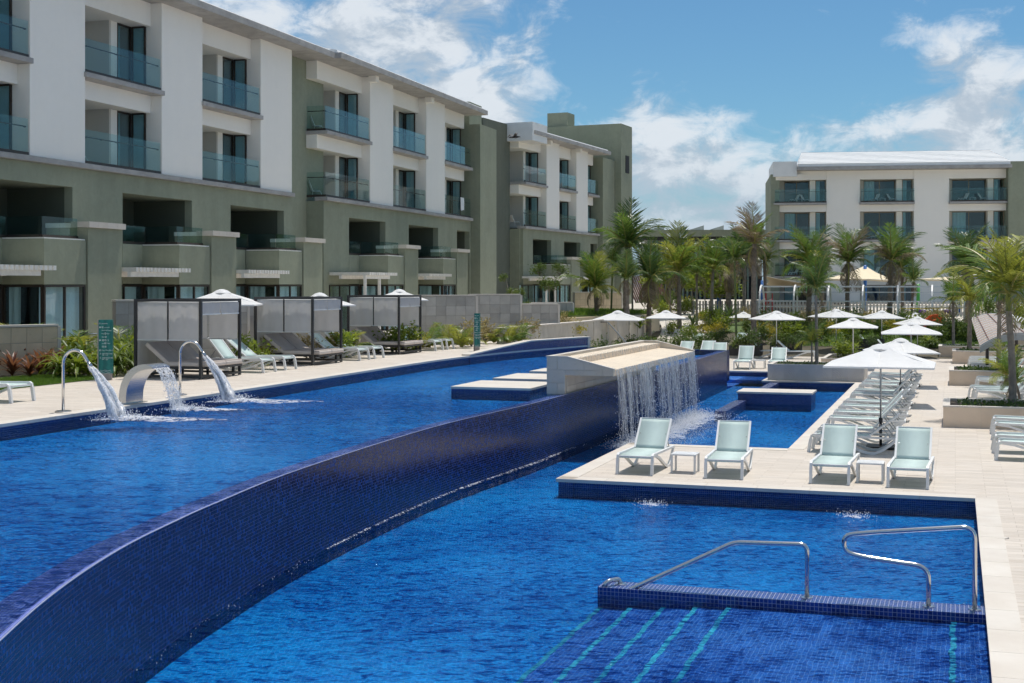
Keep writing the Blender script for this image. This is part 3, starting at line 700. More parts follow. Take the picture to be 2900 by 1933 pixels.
def hotel_wing(origin, d, label, pillars, pw, ext0, ext1, upper0, upper1, lowers, piers, first_return=False, roofs=True, chairs=()):
    """local frame: x along the facade (away from the camera), y into the building, z up"""
    rz = math.atan2(d[1], d[0])
    b = empty('hotel_wing', (origin[0], origin[1], 0), rz, label, 'building')
    # --- green lower storeys with loggia openings
    edges = [ext0] + [e for o in lowers for e in o] + [ext1]
    for i in range(0, len(edges), 2):
        MB().box(edges[i], edges[i+1], .15, .5, Z0-.3, 7.33).build('lower_wall', 'stucco_green', b)
    MB().box(ext0, ext1, .15, .5, 7.33, ZL3-.20).build('lower_wall_head', 'stucco_green', b)
    MB().box(ext0, ext1, .5, 12, ZF1-.25, ZF1).build('floor_slab', 'stucco_green_dark', b)
    for (u0, u1) in lowers:
        lo = empty('loggia', (0,0,0)); lo.parent = b
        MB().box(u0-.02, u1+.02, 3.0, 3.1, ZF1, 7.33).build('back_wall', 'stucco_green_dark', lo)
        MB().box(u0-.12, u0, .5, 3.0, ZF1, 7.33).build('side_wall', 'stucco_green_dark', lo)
        MB().box(u1, u1+.12, .5, 3.0, ZF1, 7.33).build('side_wall', 'stucco_green_dark', lo)
        MB().box(u0-.1, u1+.1, .5, 3.1, 7.334, 7.45).build('soffit', 'stucco_green', lo)
        MB().box(u0+1.0, u1-1.6, 2.93, 2.99, ZF1+.1, 7.1).build('glass_door', 'window_glass', lo)
        MB().box(u0, u0+1.35, .14, .34, ZD+.02, 5.34).build('parapet', 'stucco_green', lo)
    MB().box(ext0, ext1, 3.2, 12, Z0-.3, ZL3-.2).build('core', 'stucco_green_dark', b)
    # --- bays below: balcony bump, pier, glazing, pergola
    for k, u in enumerate(piers):            # u = near edge of the pier
        bump = empty('planter_balcony', (0,0,0)); bump.parent = b
        f0 = u-2.4
        MB().box(f0, u-.06, -1.55, .145, ZD, 5.30).build('parapet', 'stucco_green', bump)
        MB().box(f0+.02, u-.08, -1.53, .14, 5.302, 5.345).build('cap', 'pale_beam', bump)
        glass_rail(b, [((u-3.72, .22), (f0+.3, .22), 1), ((f0+.3, .18), (f0+.3, -1.2), 1), ((f0+.32, -1.22), (u-.1, -1.22), 2)], 5.33, .68, 'rail_glass_dark', False)
        pier = empty('pier', (0,0,0)); pier.parent = b
        MB().box(u, u+2.05, -1.6, .14, Z0-.3, 5.76).build('pier_body', 'stucco_green', pier)
        for j in range(4):
            x0 = u-.1 + j*2.25/4; MB().box(x0, x0+2.25/4-.006, -1.72, -.95, 5.765, 5.97).build('cap_stone', 'coping', pier)
        MB().box(u-.05, u+2.1, -.94, .14, 5.765, 5.93).build('cap_rear', 'pale_beam', pier)
        window(b, (f0+.05, -1.50), (u-.06, -1.50), Z0, ZD-.02, 2, cm='curtain_pale')
        window(b, (f0+.05, .1), (f0+.05, -1.46), Z0, ZD-.02, 1, cm='curtain_pale', curtains=(1, 0))
        window(b, (u-6.3, .13), (f0, .13), Z0, ZD-.02, 3, cm='curtain_pale')
        MB().box(f0+.2, u-.1, -.9, .1, Z0, Z0+.02).build('floor', 'travertine', b)
        pg = empty('pergola', (0,0,0)); pg.parent = b
        x0, x1 = u-6.4, u-2.5
        for y in (-1.95, -.6): MB().box(x0, x1-.6, y, y+.14, 4.04, 4.22).build('beam', 'pale_beam', pg)
        for j in range(16):
            xx = x0+.05 + j*(x1-x0)/16; MB().box(xx, xx+.14, -2.15, .1, 4.225, 4.38).build('slat', 'pale_beam', pg)
        if k == 0 and first_return:
            for xx in (x0+.0, x0+1.9): MB().box(xx, xx+.14, -1.94, -1.82, Z0, 4.04).build('post', 'pale_beam', pg)
    # --- concrete band under the white storeys
    MB().box(upper0-.12, upper1+.12, -.12, .6, ZL3-.19, ZL3).build('ledge', 'concrete', b, bevel=.012)
    # --- white pillars
    for u in pillars: MB().box(u, u+pw, 0, 3.0, ZL3+.004, ZS-.003).build('pillar', 'stucco_cream', b)
    MB().box(upper0, upper1, 2.6, 12, ZL3+.004, ZS).build('core', 'stucco_cream', b)
    # --- recessed balconies
    bays = []
    us = [upper0-.05] + [x for u in pillars for x in (u, u+pw)] + [upper1]
    for i in range(0, len(us), 2):
        if us[i+1]-us[i] > 1.2: bays.append((us[i], us[i+1]))
    for bi, (u0, u1) in enumerate(bays):
        for fl, (zf, zc) in enumerate(((ZL3, 10.75), (ZL4, 14.3))):
            bal = empty('balcony', (0,0,0)); bal.parent = b
            L = u1-u0
            MB().box(u0+.003, u1-.003, .5, .72, zc, (ZL4-.19 if fl == 0 else ZS-.003)).build('spandrel', 'stucco_cream', bal)
            MB().box(u0+.004, u1-.004, .721, 2.6, zc+.02, (ZL4-.192 if fl == 0 else ZS-.004)).build('soffit', 'stucco_cream', bal)
            if fl == 1: MB().box(u0-.06, u1+.06, -.12, 2.6, ZL4-.188, ZL4).build('slab', 'concrete', bal, bevel=.012)
            g = glass_rail(b, [((u0+.02, .05), (u1-.03, .05), 3)], zf, 1.22)
            a0 = max(u0+.3, u1-1.6)
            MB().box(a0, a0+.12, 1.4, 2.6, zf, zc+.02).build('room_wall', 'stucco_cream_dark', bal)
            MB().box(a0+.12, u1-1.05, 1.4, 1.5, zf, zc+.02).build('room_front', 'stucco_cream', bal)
            window(b, (u1-1.05, 1.42), (u1-.06, 1.42), zf, zc+.02, 1, curtains=(1, 0))
            window(b, (u1-.06, 1.36), (u1-.06, .72), zf, zc+.02, 1, curtains=(0, 1))
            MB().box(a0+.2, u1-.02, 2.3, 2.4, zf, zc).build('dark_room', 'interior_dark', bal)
            MB().box(u1-.05, u1-.005, .74, 1.4, zf, zc).build('side_curtain', 'curtain', bal)
    # --- roof: soffit slab with a stained concrete edge, white sloping roof above
    if roofs:
        r0, r1 = upper0-.35, upper1+.6
        rf = empty('roof', (0,0,0)); rf.parent = b
        MB().box(r0, r1, -1.0, 4, ZS, ZS+.30).build('eave', 'concrete', rf, bevel=.015)
        MB().hexa([(r0+.1, -.75, ZS+.304), (r1-.1, -.75, ZS+.304), (r1-.1, 9, ZS+.304), (r0+.1, 9, ZS+.304)],
                  [(r0+.1, -.70, ZS+.45), (r1-.1, -.70, ZS+.45), (r1-.1, 9, ZS+2.6), (r0+.1, 9, ZS+2.6)]).build('roof_slope', 'white_roof', rf)
        if first_return:
            for u in pillars: MB().box(u-.25, u+.2, -.45, -.001, ZS-.32, ZS-.002).build('bracket', 'stucco_cream', rf)
    return b
w1 = hotel_wing((-15.85, 50.1), (.30, .954), 'nearest four storey hotel wing with grey green base and white upper floors', [-11.7, -3.2, 5.2, 8.4+5.25], 3.2, -20, 17.2, -19.5, 16.85,
                [(-5.85, -.55), (2.65, 7.8), (11.1, 16.3)], [-10.6, -2.1, 6.4, 14.9])
# recessed green bay between the two wings
lk = empty('link_block', (-15.85, 50.1, 0), math.atan2(.954, .30), 'recessed grey green wall bay joining the two nearest hotel wings', 'building')
MB().box(17.2, 22, .75, 9, Z0-.3, ZS+.02).build('wall', 'stucco_green', lk)
MB().box(17.46, 22, -1.0, 5, ZS+.002, ZS+.30).build('eave', 'concrete', lk)
MB().hexa([(17.36, -.75, ZS+.304), (22, -.75, ZS+.304), (22, 9, ZS+.304), (17.36, 9, ZS+.304)], [(17.36, -.70, ZS+.45), (22, -.70, ZS+.45), (22, 9, ZS+2.6), (17.36, 9, ZS+2.6)]).build('roof_slope', 'white_roof', lk)
w2 = hotel_wing((-7.84, 74.6), (.29, .957), 'second hotel wing with a glazed corner balcony and a grey green end pier', [0.0, 8.85], 3.4, -5.75, 17.9, -5.75, 17.5,
                [(-2.55, 2.6), (6.25, 11.4), (15.0, 17.6)], [1.2, 10.0], first_return=True)
# side returns of the second wing
MB().box(-5.75, -5.6, .5, 6, Z0-.3, ZL3-.2).build('side_wall', 'stucco_green', w2)
glass_rail(w2, [((-5.72, 1.6), (-5.72, .06), 1)], ZL4, 1.22); glass_rail(w2, [((-5.72, 1.6), (-5.72, .06), 1)], ZL3, 1.22)
ep = empty('end_pier'); ep.parent = w2
MB().box(17.95, 21.6, -.5, 9, Z0-.3, ZS-.6).build('pier_wall', 'stucco_green', ep)
MB().box(18.9, 21.6, .6, 9, ZS-.6, ZS+1.1).build('parapet', 'stucco_green', ep)
# third wing (farther back), with tower behind
w3 = hotel_wing((1.0, 103.7), (.385, .923), 'far hotel wing with tall windowless side wall and stair tower', [4.6, 11.6], 2.9, 0, 17.6, 0, 17.3,
                [(2.0, 6.0), (9.0, 13.0), (15.6, 17.4)], [6.0, 13.2], first_return=True)
MB().box(-.15, 0, .4, 14, Z0-.3, ZL3-.2).build('side_wall', 'stucco_green', w3)
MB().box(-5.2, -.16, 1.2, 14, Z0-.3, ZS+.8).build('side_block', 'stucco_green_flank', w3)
MB().box(-.7, 2.4, -.9, 3, ZS-.5, ZS+.9).build('corner_fascia', 'white_roof', w3)
MB().box(17.65, 21.0, -.3, 9, Z0-.3, ZS-.2).build('end_pier', 'stucco_green', w3)
tw = empty('stair_tower', (1.0, 103.7, 0), math.atan2(.923, .385), 'tall grey green stair tower with two small windows behind the far wing', 'building')
MB().box(21.05, 24.3, -.9, 9, Z0, 18.4).build('tower_wall', 'stucco_green', tw)
MB().box(21.3, 23.2, 4.4, 6.4, 18.402, 19.7).build('lift_shaft', 'stucco_green', tw)
for z in (14.0, 8.9): MB().box(22.3, 23.3, -.95, -.89, z, z+1.6).build('window', 'interior_dark', tw)

tv = w2.matrix_basis @ Vector((15.2, -.02, ZL3+1.27))
e = empty('hanging_towel', tv, w2.rotation_euler[2], 'white towel hung over the lower balcony rail at the end of the second wing', 'towel')
vs, fs = [], []
for i in range(9):
    for j in range(6): vs.append((i*.09+.02*math.sin(j), -.012-.02*math.sin(i*1.3)*j/5-.006*j, -.17*j-.03*math.sin(i*.8)*(j == 5)))
for i in range(8):
    for j in range(5): fs.append((i*6+j, (i+1)*6+j, (i+1)*6+j+1, i*6+j+1))
MB().add(vs, fs).build('cloth', 'white_roof', e, smooth=True)
# ================================================================== pool furniture
def m_sling(name, col):
    m, t, out = mat(name); uv = t.n('ShaderNodeUVMap').outputs[0]
    v = t.n('ShaderNodeVectorMath', {0: uv, 'Scale': 260.0}, operation='SCALE').outputs[0]
    s = t.n('ShaderNodeSeparateXYZ', {0: v})
    h = t.math('MULTIPLY', t.math('SINE', s.outputs[0]), t.math('SINE', s.outputs[1]))
    n = t.noise(t.n('ShaderNodeTexCoord').outputs['Object'], 3.0, 4, .6).outputs[0]
    c = t.n('ShaderNodeVectorMath', {0: tuple(col), 'Scale': t.maprange(n, .3, .7, .93, 1.05)}, operation='SCALE').outputs[0]
    b = t.n('ShaderNodeBsdfPrincipled', {'Base Color': c, 'Roughness': .65, 'Specular IOR Level': .3, 'Normal': t.n('ShaderNodeBump', {'Height': h, 'Strength': .25, 'Distance': .002}).outputs[0]})
    tl = t.n('ShaderNodeBsdfTranslucent', {'Color': (*col, 1)})
    mx = t.n('ShaderNodeMixShader', {0: .28, 1: b.outputs[0], 2: tl.outputs[0]})
    t.t.links.new(mx.outputs[0], out.inputs['Surface'])
m_sling('sling', (.66,.78,.75)); m_sling('canvas', (.82,.82,.82)); m_sling('screen_fabric', (.60,.585,.57))
m_plain('white_resin', (.74,.74,.73), .4, var=.03); m_plain('dark_frame', (.035,.033,.033), .45, var=.1); m_plain('taupe_cushion', (.40,.345,.31), .85, var=.08, bstr=.2, bscale=200)
m_plain('taupe_light', (.60,.53,.475), .85, var=.06); m_plain('black_box', (.022,.021,.022), .5, var=.2, scale=1.5, bstr=.3, bscale=30); m_plain('pole_grey', (.33,.34,.35), .35, .6)
m_plain('pole_white', (.66,.66,.65), .4, .2); m_plain('base_black', (.02,.02,.02), .5); m_plain('soil', (.06,.045,.03), .95, var=.3, scale=8)
def lounger_parts(BACK_A=47):
    """local: x across, y from the foot end (0) to the head end (1.95), z up"""
    W2 = .35; parts = []
    seat = MB(); N = 10
    ys = [0.02 + 1.22*i/N for i in range(N+1)]
    top = [(y, .375 - .05*math.exp(-((y-.0)/.08)**2) - .012*math.sin(math.pi*y/1.25)) for y in ys]
    seat.sweep(top, (W2-.03, .006)); parts.append(('seat', seat.mesh('seat', 'sling', True)))
    back = MB(); a = R(BACK_A); pv = (1.26, .385)
    bl = [(pv[0]+s_*math.cos(a)*.76 + .03*s_*s_, pv[1]+s_*math.sin(a)*.76 - .05*math.sin(math.pi*s_)*.3) for s_ in [i/8 for i in range(9)]]
    back.sweep(bl, (W2-.045, .006)); parts.append(('backrest', back.mesh('backrest', 'sling', True)))
    bf = MB()
    for x in (-1, 1):
        i0 = len(bf.v); bf.sweep(bl, (.020, .018)); bf.move((x*(W2-.03), 0, 0), i0)
    e = bl[-1]; bf.box(-W2+.03, W2-.03, e[0]-.015, e[0]+.015, e[1]-.015, e[1]+.012)
    parts.append(('backrest>frame', bf.mesh('frame', 'white_resin')))
    for x in (-1, 1):
        rl = MB(); rl.sweep([(.02, .30), (.035, .37), (.08, .395), (.5, .385), (1.2, .375), (1.7, .365), (1.90, .36)], (.024, .022)); rl.move((x*W2, 0, 0))
        parts.append(('side_rail', rl.mesh('side_rail', 'white_resin', False)))
        lg = MB(); lg.sweep([(.02, .30), (-.03, .0)], (.026, .034)); lg.move((x*W2, 0, 0)); parts.append(('leg', lg.mesh('leg', 'white_resin')))
        rr = MB(); rr.sweep([(.10, .37), (.35, .34), (.62, .26), (.90, .15), (1.15, .055), (1.30, .022), (1.42, .03), (1.58, .10), (1.74, .22), (1.86, .33), (1.90, .36)], (.022, .026)); rr.move((x*W2, 0, 0))
        parts.append(('rear_leg', rr.mesh('rear_leg', 'white_resin')))
        br = MB(); br.bar((x*(W2-.08), 1.52, .66), (x*(W2-.06), 1.75, .36), .012, .02); parts.append(('back_stay', br.mesh('back_stay', 'pole_grey')))
    for y, z in ((.05, .352), (1.26, .365), (1.6, .352), (1.89, .352)):
        cb = MB().box(-W2+.024, W2-.024, y-.018, y+.018, z-.014, z+.014); parts.append(('cross_bar', cb.mesh('cross_bar', 'white_resin')))
    return parts
LP_VARIANTS = [lounger_parts(a) for a in (47, 43, 51, 39)]
def lounger(loc, rz, label, group, flat=False):
    e = empty('sun_lounger', loc, rz, label, 'sun lounger', group)
    bk = None
    for nm, me in (LP_VARIANTS[0] if 'front terrace' in group else random.choice(LP_VARIANTS)):
        if nm == 'backrest>frame': inst('frame', me, bk)
        else:
            o = inst(nm, me, e)
            if nm == 'backrest': bk = o
    return e
def q_axis(p, q, z, foot_dir, jitter=.02):
    """lounger whose foot end is at site p,q and whose head points along +q / +p / -p"""
    rz = {'+q': SITE, '+p': SITE-R(90), '-p': SITE+R(90), '-q': SITE+R(180)}[foot_dir]
    return S(p, q, z), rz + R(random.uniform(-2.4, 2.4))
ORD = ['first', 'second', 'third', 'fourth', 'fifth', 'sixth', 'seventh', 'eighth', 'ninth', 'tenth', 'eleventh', 'twelfth']
for i, (p, q) in enumerate(((-6.0, 26.02), (-4.24, 26.0), (-2.24, 25.94), (-.83, 25.86))):
    l, r_ = q_axis(p, q, 0.008 if False else 0.0, '+q')
    lounger(l, r_, 'pale mint sun lounger facing the camera, %s from the left on the front terrace' % ORD[i], 'loungers on the front terrace')
for i, q in enumerate((30.8, 32.35, 34.7, 36.4, 38.3, 40.0, 42.6, 44.15, 46.8, 48.4, 51.0, 52.65)):
    l, r_ = q_axis(-3.08, q + .35, 0, '+p')
    lounger(l, r_, 'pale mint sun lounger, %s from the camera in the row along the pool edge' % ORD[i], 'row of loungers along the pool edge')
def side_table(loc, rz, label, w_=.5, d_=.46, h=.38):
    e = empty('side_table', loc, rz, label, 'table', 'white side tables')
    MB().box(-w_/2, w_/2, -d_/2, d_/2, h-.03, h).build('table_top', 'white_resin', e, bevel=.006)
    for k in range(6): MB().box(-w_/2+.03, w_/2-.03, -d_/2+.03+k*.07, -d_/2+.085+k*.07, h+.001, h+.005).build('slat', 'white_resin', e)
    for x in (-1, 1):
        for y in (-1, 1): MB().box(x*(w_/2-.02)-.02, x*(w_/2-.02)+.02, y*(d_/2-.02)-.02, y*(d_/2-.02)+.02, 0, h-.03).build('leg', 'white_resin', e)
    return e
side_table(S(-5.13, 26.72), SITE, 'white side table between the first two front loungers')
side_table(S(-1.53, 26.52), SITE, 'white side table between the last two front loungers')
def umbrella_meshes(side=2.12, zr=1.93, za=2.33):
    h = side/2; cn = MB(); N = 8
    # canopy: four panels, ridges to the corners, slightly sagging, with a small drop edge and a vent cap
    def pt(u, v_):     # -1..1
        m = max(abs(u), abs(v_)); ridge = 1 - abs(abs(u)-abs(v_))/max(m, 1e-6)
        z = za - (za-zr)*(m**.92) - .045*math.sin(math.pi*min(m, 1))*(1-ridge) - .05*(1-ridge)*0
        return (u*h, v_*h, z)
    G = 12; idx = {}
    for i in range(G+1):
        for j in range(G+1):
            idx[i, j] = len(cn.v); cn.v.append(pt(-1+2*i/G, -1+2*j/G))
    for i in range(G):
        for j in range(G):
            a, b, c, d_ = idx[i, j], idx[i+1, j], idx[i+1, j+1], idx[i, j+1]
            if (i < G/2) == (j < G/2): cn.f += [(a, b, c), (a, c, d_)]
            else: cn.f += [(a, b, d_), (b, c, d_)]
    ring = [(i, 0) for i in range(G+1)] + [(G, j) for j in range(1, G+1)] + [(i, G) for i in range(G-1, -1, -1)] + [(0, j) for j in range(G-1, 0, -1)]
    base = len(cn.v)
    for (i, j) in ring: v_ = cn.v[idx[i, j]]; cn.v.append((v_[0]*1.004, v_[1]*1.004, v_[2]-.035))
    m_ = len(ring)
    for k in range(m_): cn.f.append((idx[ring[k]], base+k, base+(k+1) % m_, idx[ring[(k+1) % m_]]))
    vent = MB(); r_ = h*.24
    N = 16
    rr = [[(0+.05*math.cos(2*math.pi*k/N), .05*math.sin(2*math.pi*k/N), za+.012) for k in range(N)],
          [(r_*.6*math.cos(2*math.pi*k/N), r_*.6*math.sin(2*math.pi*k/N), za-.02) for k in range(N)],
          [(r_*math.cos(2*math.pi*k/N), r_*math.sin(2*math.pi*k/N), za-.085 - .012*abs(math.sin(2*math.pi*k/N*2))) for k in range(N)]]
    vent.loft(rr, cap=False); vent.add([(x, y, z) for x, y, z in rr[0]], [tuple(range(N))])
    ribs = []
    for k in range(8):
        a = math.pi/4*k; L = h*(1.40 if k % 2 else 1.0)
        ribs.append(MB().bar((0, 0, za-.06), (L*math.cos(a)*.985, L*math.sin(a)*.985, zr-.03), .016, .02).mesh('rib', 'pole_white'))
    return cn.mesh('canopy', 'canvas', False), vent.mesh('vent', 'canvas', True), ribs
UM = umbrella_meshes()
def umbrella(loc, rz, label, top=2.33, scale=1.0, dark=False, group='white square parasols', base=True):
    e = empty('parasol', loc, rz, label, 'umbrella', group); dz = top-2.33
    c = inst('canopy', UM[0], e, (0, 0, dz + 1.93*(1-scale)), (0,0,0), (scale, scale, scale)); inst('vent', UM[1], c)
    for r_ in UM[2]: inst('rib', r_, e, (0, 0, dz + 1.93*(1-scale)), (0,0,0), (scale, scale, scale))
    pm = 'pole_grey' if dark else 'pole_white'
    mb = MB(); mb.tube([(0, 0, .5), (0, 0, top+.02)], .021, 10); mb.build('pole', pm, e, smooth=True)
    mb = MB(); mb.tube([(0, 0, .03), (0, 0, .62)], .032, 10); mb.build('lower_pole', 'base_black' if dark else pm, e, smooth=True)
    mb = MB(); mb.tube([(0, 0, .60), (0, 0, .70)], .045, 10); mb.build('clamp', 'base_black', e)
    if base:
        mb = MB(); mb.box(-.32, .32, -.32, .32, .012, .07); mb.build('base', 'base_black', e, bevel=.015)
    mb = MB(); mb.tube([(0, 0, top-.32), (0, 0, top-.2)], .04, 8); mb.build('hub', 'pole_grey', e)
    return e
umbrella(S(-1.62, 31.95), SITE, 'large white parasol in the lounger row nearest the camera', 2.33, 1.12, True)
umbrella(S(-1.62, 43.7), SITE+R(8), 'lowered white parasol over the middle of the lounger row', 2.07, 1.0, True)
umbrella(S(-1.55, 51.9), SITE+R(3), 'white parasol at the far end of the lounger row', 2.36, 1.0, True)
# ------------------------------------------------------------------ cabanas on the upper paving
def cabana(q0, label):
    e = empty('cabana', S(-20.85, q0, UPZ), SITE, label, 'cabana', 'day bed cabanas on the upper terrace')
    w_, d_, h = 2.05, 2.1, 2.04; t = .035
    for x in (t, w_-t):
        for y in (t, d_-t): MB().box(x-t, x+t, y-t, y+t, 0, h).build('post', 'dark_frame', e)
    for y in (0, d_-.07): MB().box(0, w_, y+.003, y+.067, h+.001, h+.07).build('top_beam', 'dark_frame', e); 
    for x in (0, w_-.07): MB().box(x+.003, x+.067, .071, d_-.071, h+.002, h+.068).build('top_beam', 'dark_frame', e)
    for y in (.004, d_-.066): MB().box(.071, w_-.071, y, y+.06, .04, .10).build('base_beam', 'dark_frame', e)
    for x in (.004, w_-.066): MB().box(x, x+.06, .071, d_-.071, .04, .10).build('base_beam', 'dark_frame', e)
    # roll-down screens: near side (two), pool side (rolled short), far side, back
    def screen(a, b, z0, z1, nm='screen'):
        a, b = Vector(a), Vector(b); n = 14; vs = []; fs = []; t_ = (b-a); nn = Vector((-t_.y, t_.x)).normalized()
        for i in range(n+1):
            for j, z in enumerate((z0, (z0*2+z1)/3, (z0+z1*2)/3, z1)):
                p_ = a + t_*(i/n) + nn*(.012*math.sin(i*1.1+j*.9)); vs.append((p_.x, p_.y, z + .01*math.sin(i*.6)*(j == 0)))
        for i in range(n):
            for j in range(3): fs.append((i*4+j, (i+1)*4+j, (i+1)*4+j+1, i*4+j+1))
        o = MB().add(vs, fs).build(nm, 'screen_fabric', e, smooth=True)
        m1 = MB().bar((*a, z0-.01), (*b, z0-.01), .03, .035).build('hem_bar', 'pole_white', o)
        return o
    screen((.1, .03), (w_*.5-.02, .03), 1.04, h-.02); screen((w_*.5+.03, .03), (w_-.1, .03), 1.04, h-.02)
    MB().box(w_*.5-.012, w_*.5+.018, .02, .045, 1.04, h).build('screen_post', 'dark_frame', e)
    screen((w_-.03, .1), (w_-.03, d_*.5-.03), h-.32, h-.02); screen((w_-.03, d_*.5+.03), (w_-.03, d_-.1), h-.32, h-.02)
    screen((w_-.1, d_-.03), (w_*.5+.03, d_-.03), 1.0, h-.02); screen((w_*.5-.03, d_-.03), (.1, d_-.03), 1.0, h-.02)
    screen((.03, d_*.5-.02), (.03, .1), .1, h-.02); screen((.03, d_-.1), (.03, d_*.5+.02), .1, h-.02)
    # cloth roof with scalloped edges, slack between the beams
    vs, fs = [], []; n_ = 28
    for i in range(n_+1):
        x = .08+(w_-.16)*i/n_; e0 = .13+.05*abs(math.sin(i*1.35))+.02*math.sin(i*.5); e1 = d_-.10
        for j in range(7): u = j/6; vs.append((x, e0+(e1-e0)*u, h-.01-.05*math.sin(math.pi*u)*math.sin(math.pi*i/n_)))
    for i in range(n_):
        for j in range(6): fs.append((i*7+j, (i+1)*7+j, (i+1)*7+j+1, i*7+j+1))
    MB().add(vs, fs).build('roof_cloth', 'outdoor_white', e, smooth=True)
    # the double day bed
    bed = empty('day_bed', S(-20.85, q0, UPZ) + S(0, 0), SITE, 'taupe double day bed with raised backs inside the %s cabana' % label.split(' ')[0], 'day bed', 'double day beds in the cabanas')
    fr = MB()
    for y in (.16, d_-.22): fr.box(.25, w_+.12, y, y+.06, .26, .32)
    for x in (.25, 1.2, w_+.06): fr.box(x, x+.06, .221, d_-.221, .262, .318)
    fr.build('bed_frame', 'dark_frame', bed)
    for x in (.3, 1.1, w_-.15):
        for y in (.2, d_-.26): MB().box(x, x+.06, y, y+.06, .0, .26).build('leg', 'dark_frame', bed)
    for k, (y0, y1) in enumerate(((.17, d_/2-.006), (d_/2+.006, d_-.17))):
        MB().box(.92, w_+.14, y0, y1, .325, .44).build('mattress', 'taupe_light', bed, bevel=.03)
        MB().box(.93, w_+.12, y0+.01, y1-.01, .441, .452).build('mattress_top', 'taupe_cushion', bed, bevel=.004)
        a = R(38); c, s_ = math.cos(a), math.sin(a)
        def bp(l, n): return (.92 - l*c + n*s_*0 + n*s_, .36 + l*s_ + n*c)
        m1 = MB(); qd = [bp(0, -.03), bp(0, .08), bp(.86, .08), bp(.86, -.03)]
        m1.hexa([(qd[0][0], y0, qd[0][1]), (qd[1][0], y0, qd[1][1]), (qd[1][0], y1, qd[1][1]), (qd[0][0], y1, qd[0][1])], [(qd[3][0], y0, qd[3][1]), (qd[2][0], y0, qd[2][1]), (qd[2][0], y1, qd[2][1]), (qd[3][0], y1, qd[3][1])])
        m1.build('backrest', 'taupe_light', bed, bevel=.025)
        m1 = MB(); qd = [bp(.02, .082), bp(.02, .094), bp(.84, .094), bp(.84, .082)]
        m1.hexa([(qd[0][0], y0+.012, qd[0][1]), (qd[1][0], y0+.012, qd[1][1]), (qd[1][0], y1-.012, qd[1][1]), (qd[0][0], y1-.012, qd[0][1])], [(qd[3][0], y0+.012, qd[3][1]), (qd[2][0], y0+.012, qd[2][1]), (qd[2][0], y1-.012, qd[2][1]), (qd[3][0], y1-.012, qd[3][1])])
        m1.build('backrest_top', 'taupe_cushion', bed)
    return e
cabana(31.1, 'nearest dark framed cabana with grey screens beside the fountains')
cabana(37.6, 'middle dark framed cabana with grey screens on the upper terrace')
cabana(44.4, 'farthest dark framed cabana with grey screens on the upper terrace')
for i, (q, nm) in enumerate(((34.3, 'nearest'), (35.6, 'nearest'), (40.8, 'middle'), (42.0, 'middle'), (47.6, 'farthest'), (48.8, 'farthest'))):
    l, r_ = q_axis(-18.55, q, UPZ, '-p')
    lounger(l, r_, 'mint sun lounger just beyond the %s cabana, %s of its pair' % (nm, 'nearer' if i % 2 == 0 else 'farther'), 'loungers between the cabanas')
l, r_ = q_axis(-18.85, 24.0, UPZ, '-p')
lounger(l, r_, 'mint sun lounger cut by the picture edge beside the lawn strip', 'loungers between the cabanas')
for i, (x, ya, nm) in enumerate(((628, 824, 'nearest'), (905, 829, 'middle'), (1131, 819, 'farthest'))):
    q0 = (35.6, 41.4, 48.6)[i]; Yd = (41.5, 45.5, 52.5)[i]
    top = V(x, ya, Yd); 
    umbrella((top.x, top.y, UPZ), SITE+R((20, 34, 26)[i]), 'white parasol behind the %s cabana on the upper terrace' % nm, top.z-UPZ, 1.0 if i else 1.12)
# ------------------------------------------------------------------ fountains on the upper paving edge
def gooseneck(q, label):
    e = empty('gooseneck_fountain', S(-16.62, q, UPZ+.008), SITE, label, 'fountain', 'gooseneck fountains')
    pts = [(0, 0, .02), (0, 0, .94)]
    for k in range(1, 15):
        a = math.pi - math.pi*k/14*.80; pts.append((.27 + .27*math.cos(a), 0, .94 + .27*math.sin(a)))
    x, z = pts[-1][0], pts[-1][2]; pts.append((x+.05, 0, z-.07)); pts.append((x+.10, 0, z-.14))
    MB().tube(pts, .030, 12).build('pipe', 'wet_steel', e, smooth=True)
    MB().tube([(x+.08, 0, z-.112), (x+.15, 0, z-.21)], [.031, .048], 12).build('nozzle', 'brushed_steel', e, smooth=True)
    MB().tube([(0, 0, 0), (0, 0, .012), (0, 0, .022)], [.16, .16, .13], 20).build('base_plate', 'brushed_steel', e)
    return e, (x+.15, z-.21)
gn1, NZ = gooseneck(22.4, 'near steel gooseneck fountain left of the wide blade spout'); gn2, _ = gooseneck(26.6, 'far steel gooseneck fountain between the blade spout and the cabana')
bl = empty('blade_fountain', S(-16.55, 24.2, UPZ+.008), SITE, 'wide curved stainless steel blade fountain at the pool edge', 'fountain')
outer = [(-.04, 0), (-.03, .22), (.02, .42), (.12, .60), (.27, .74), (.45, .82), (.62, .83), (.78, .775)]
inner = [(.14, 0), (.145, .20), (.18, .36), (.26, .52), (.37, .64), (.50, .715), (.63, .74), (.775, .745)]
outer = [tuple(v[:2]) for v in spline([Vector((a, b, 0)) for a, b in outer], 4)]; inner = [tuple(v[:2]) for v in spline([Vector((a, b, 0)) for a, b in inner], 4)]
wd = .62; m1 = MB(); rings = []
for (a, b), (c, d_) in zip(outer, inner): rings.append([(a, 0, b), (a, wd, b), (c, wd, d_), (c, 0, d_)])
m1.loft(rings); m1.build('blade', 'brushed_steel', bl)
MB().box(-.09, .22, -.06, wd+.06, -.004, .012).build('base_plate', 'brushed_steel', bl)
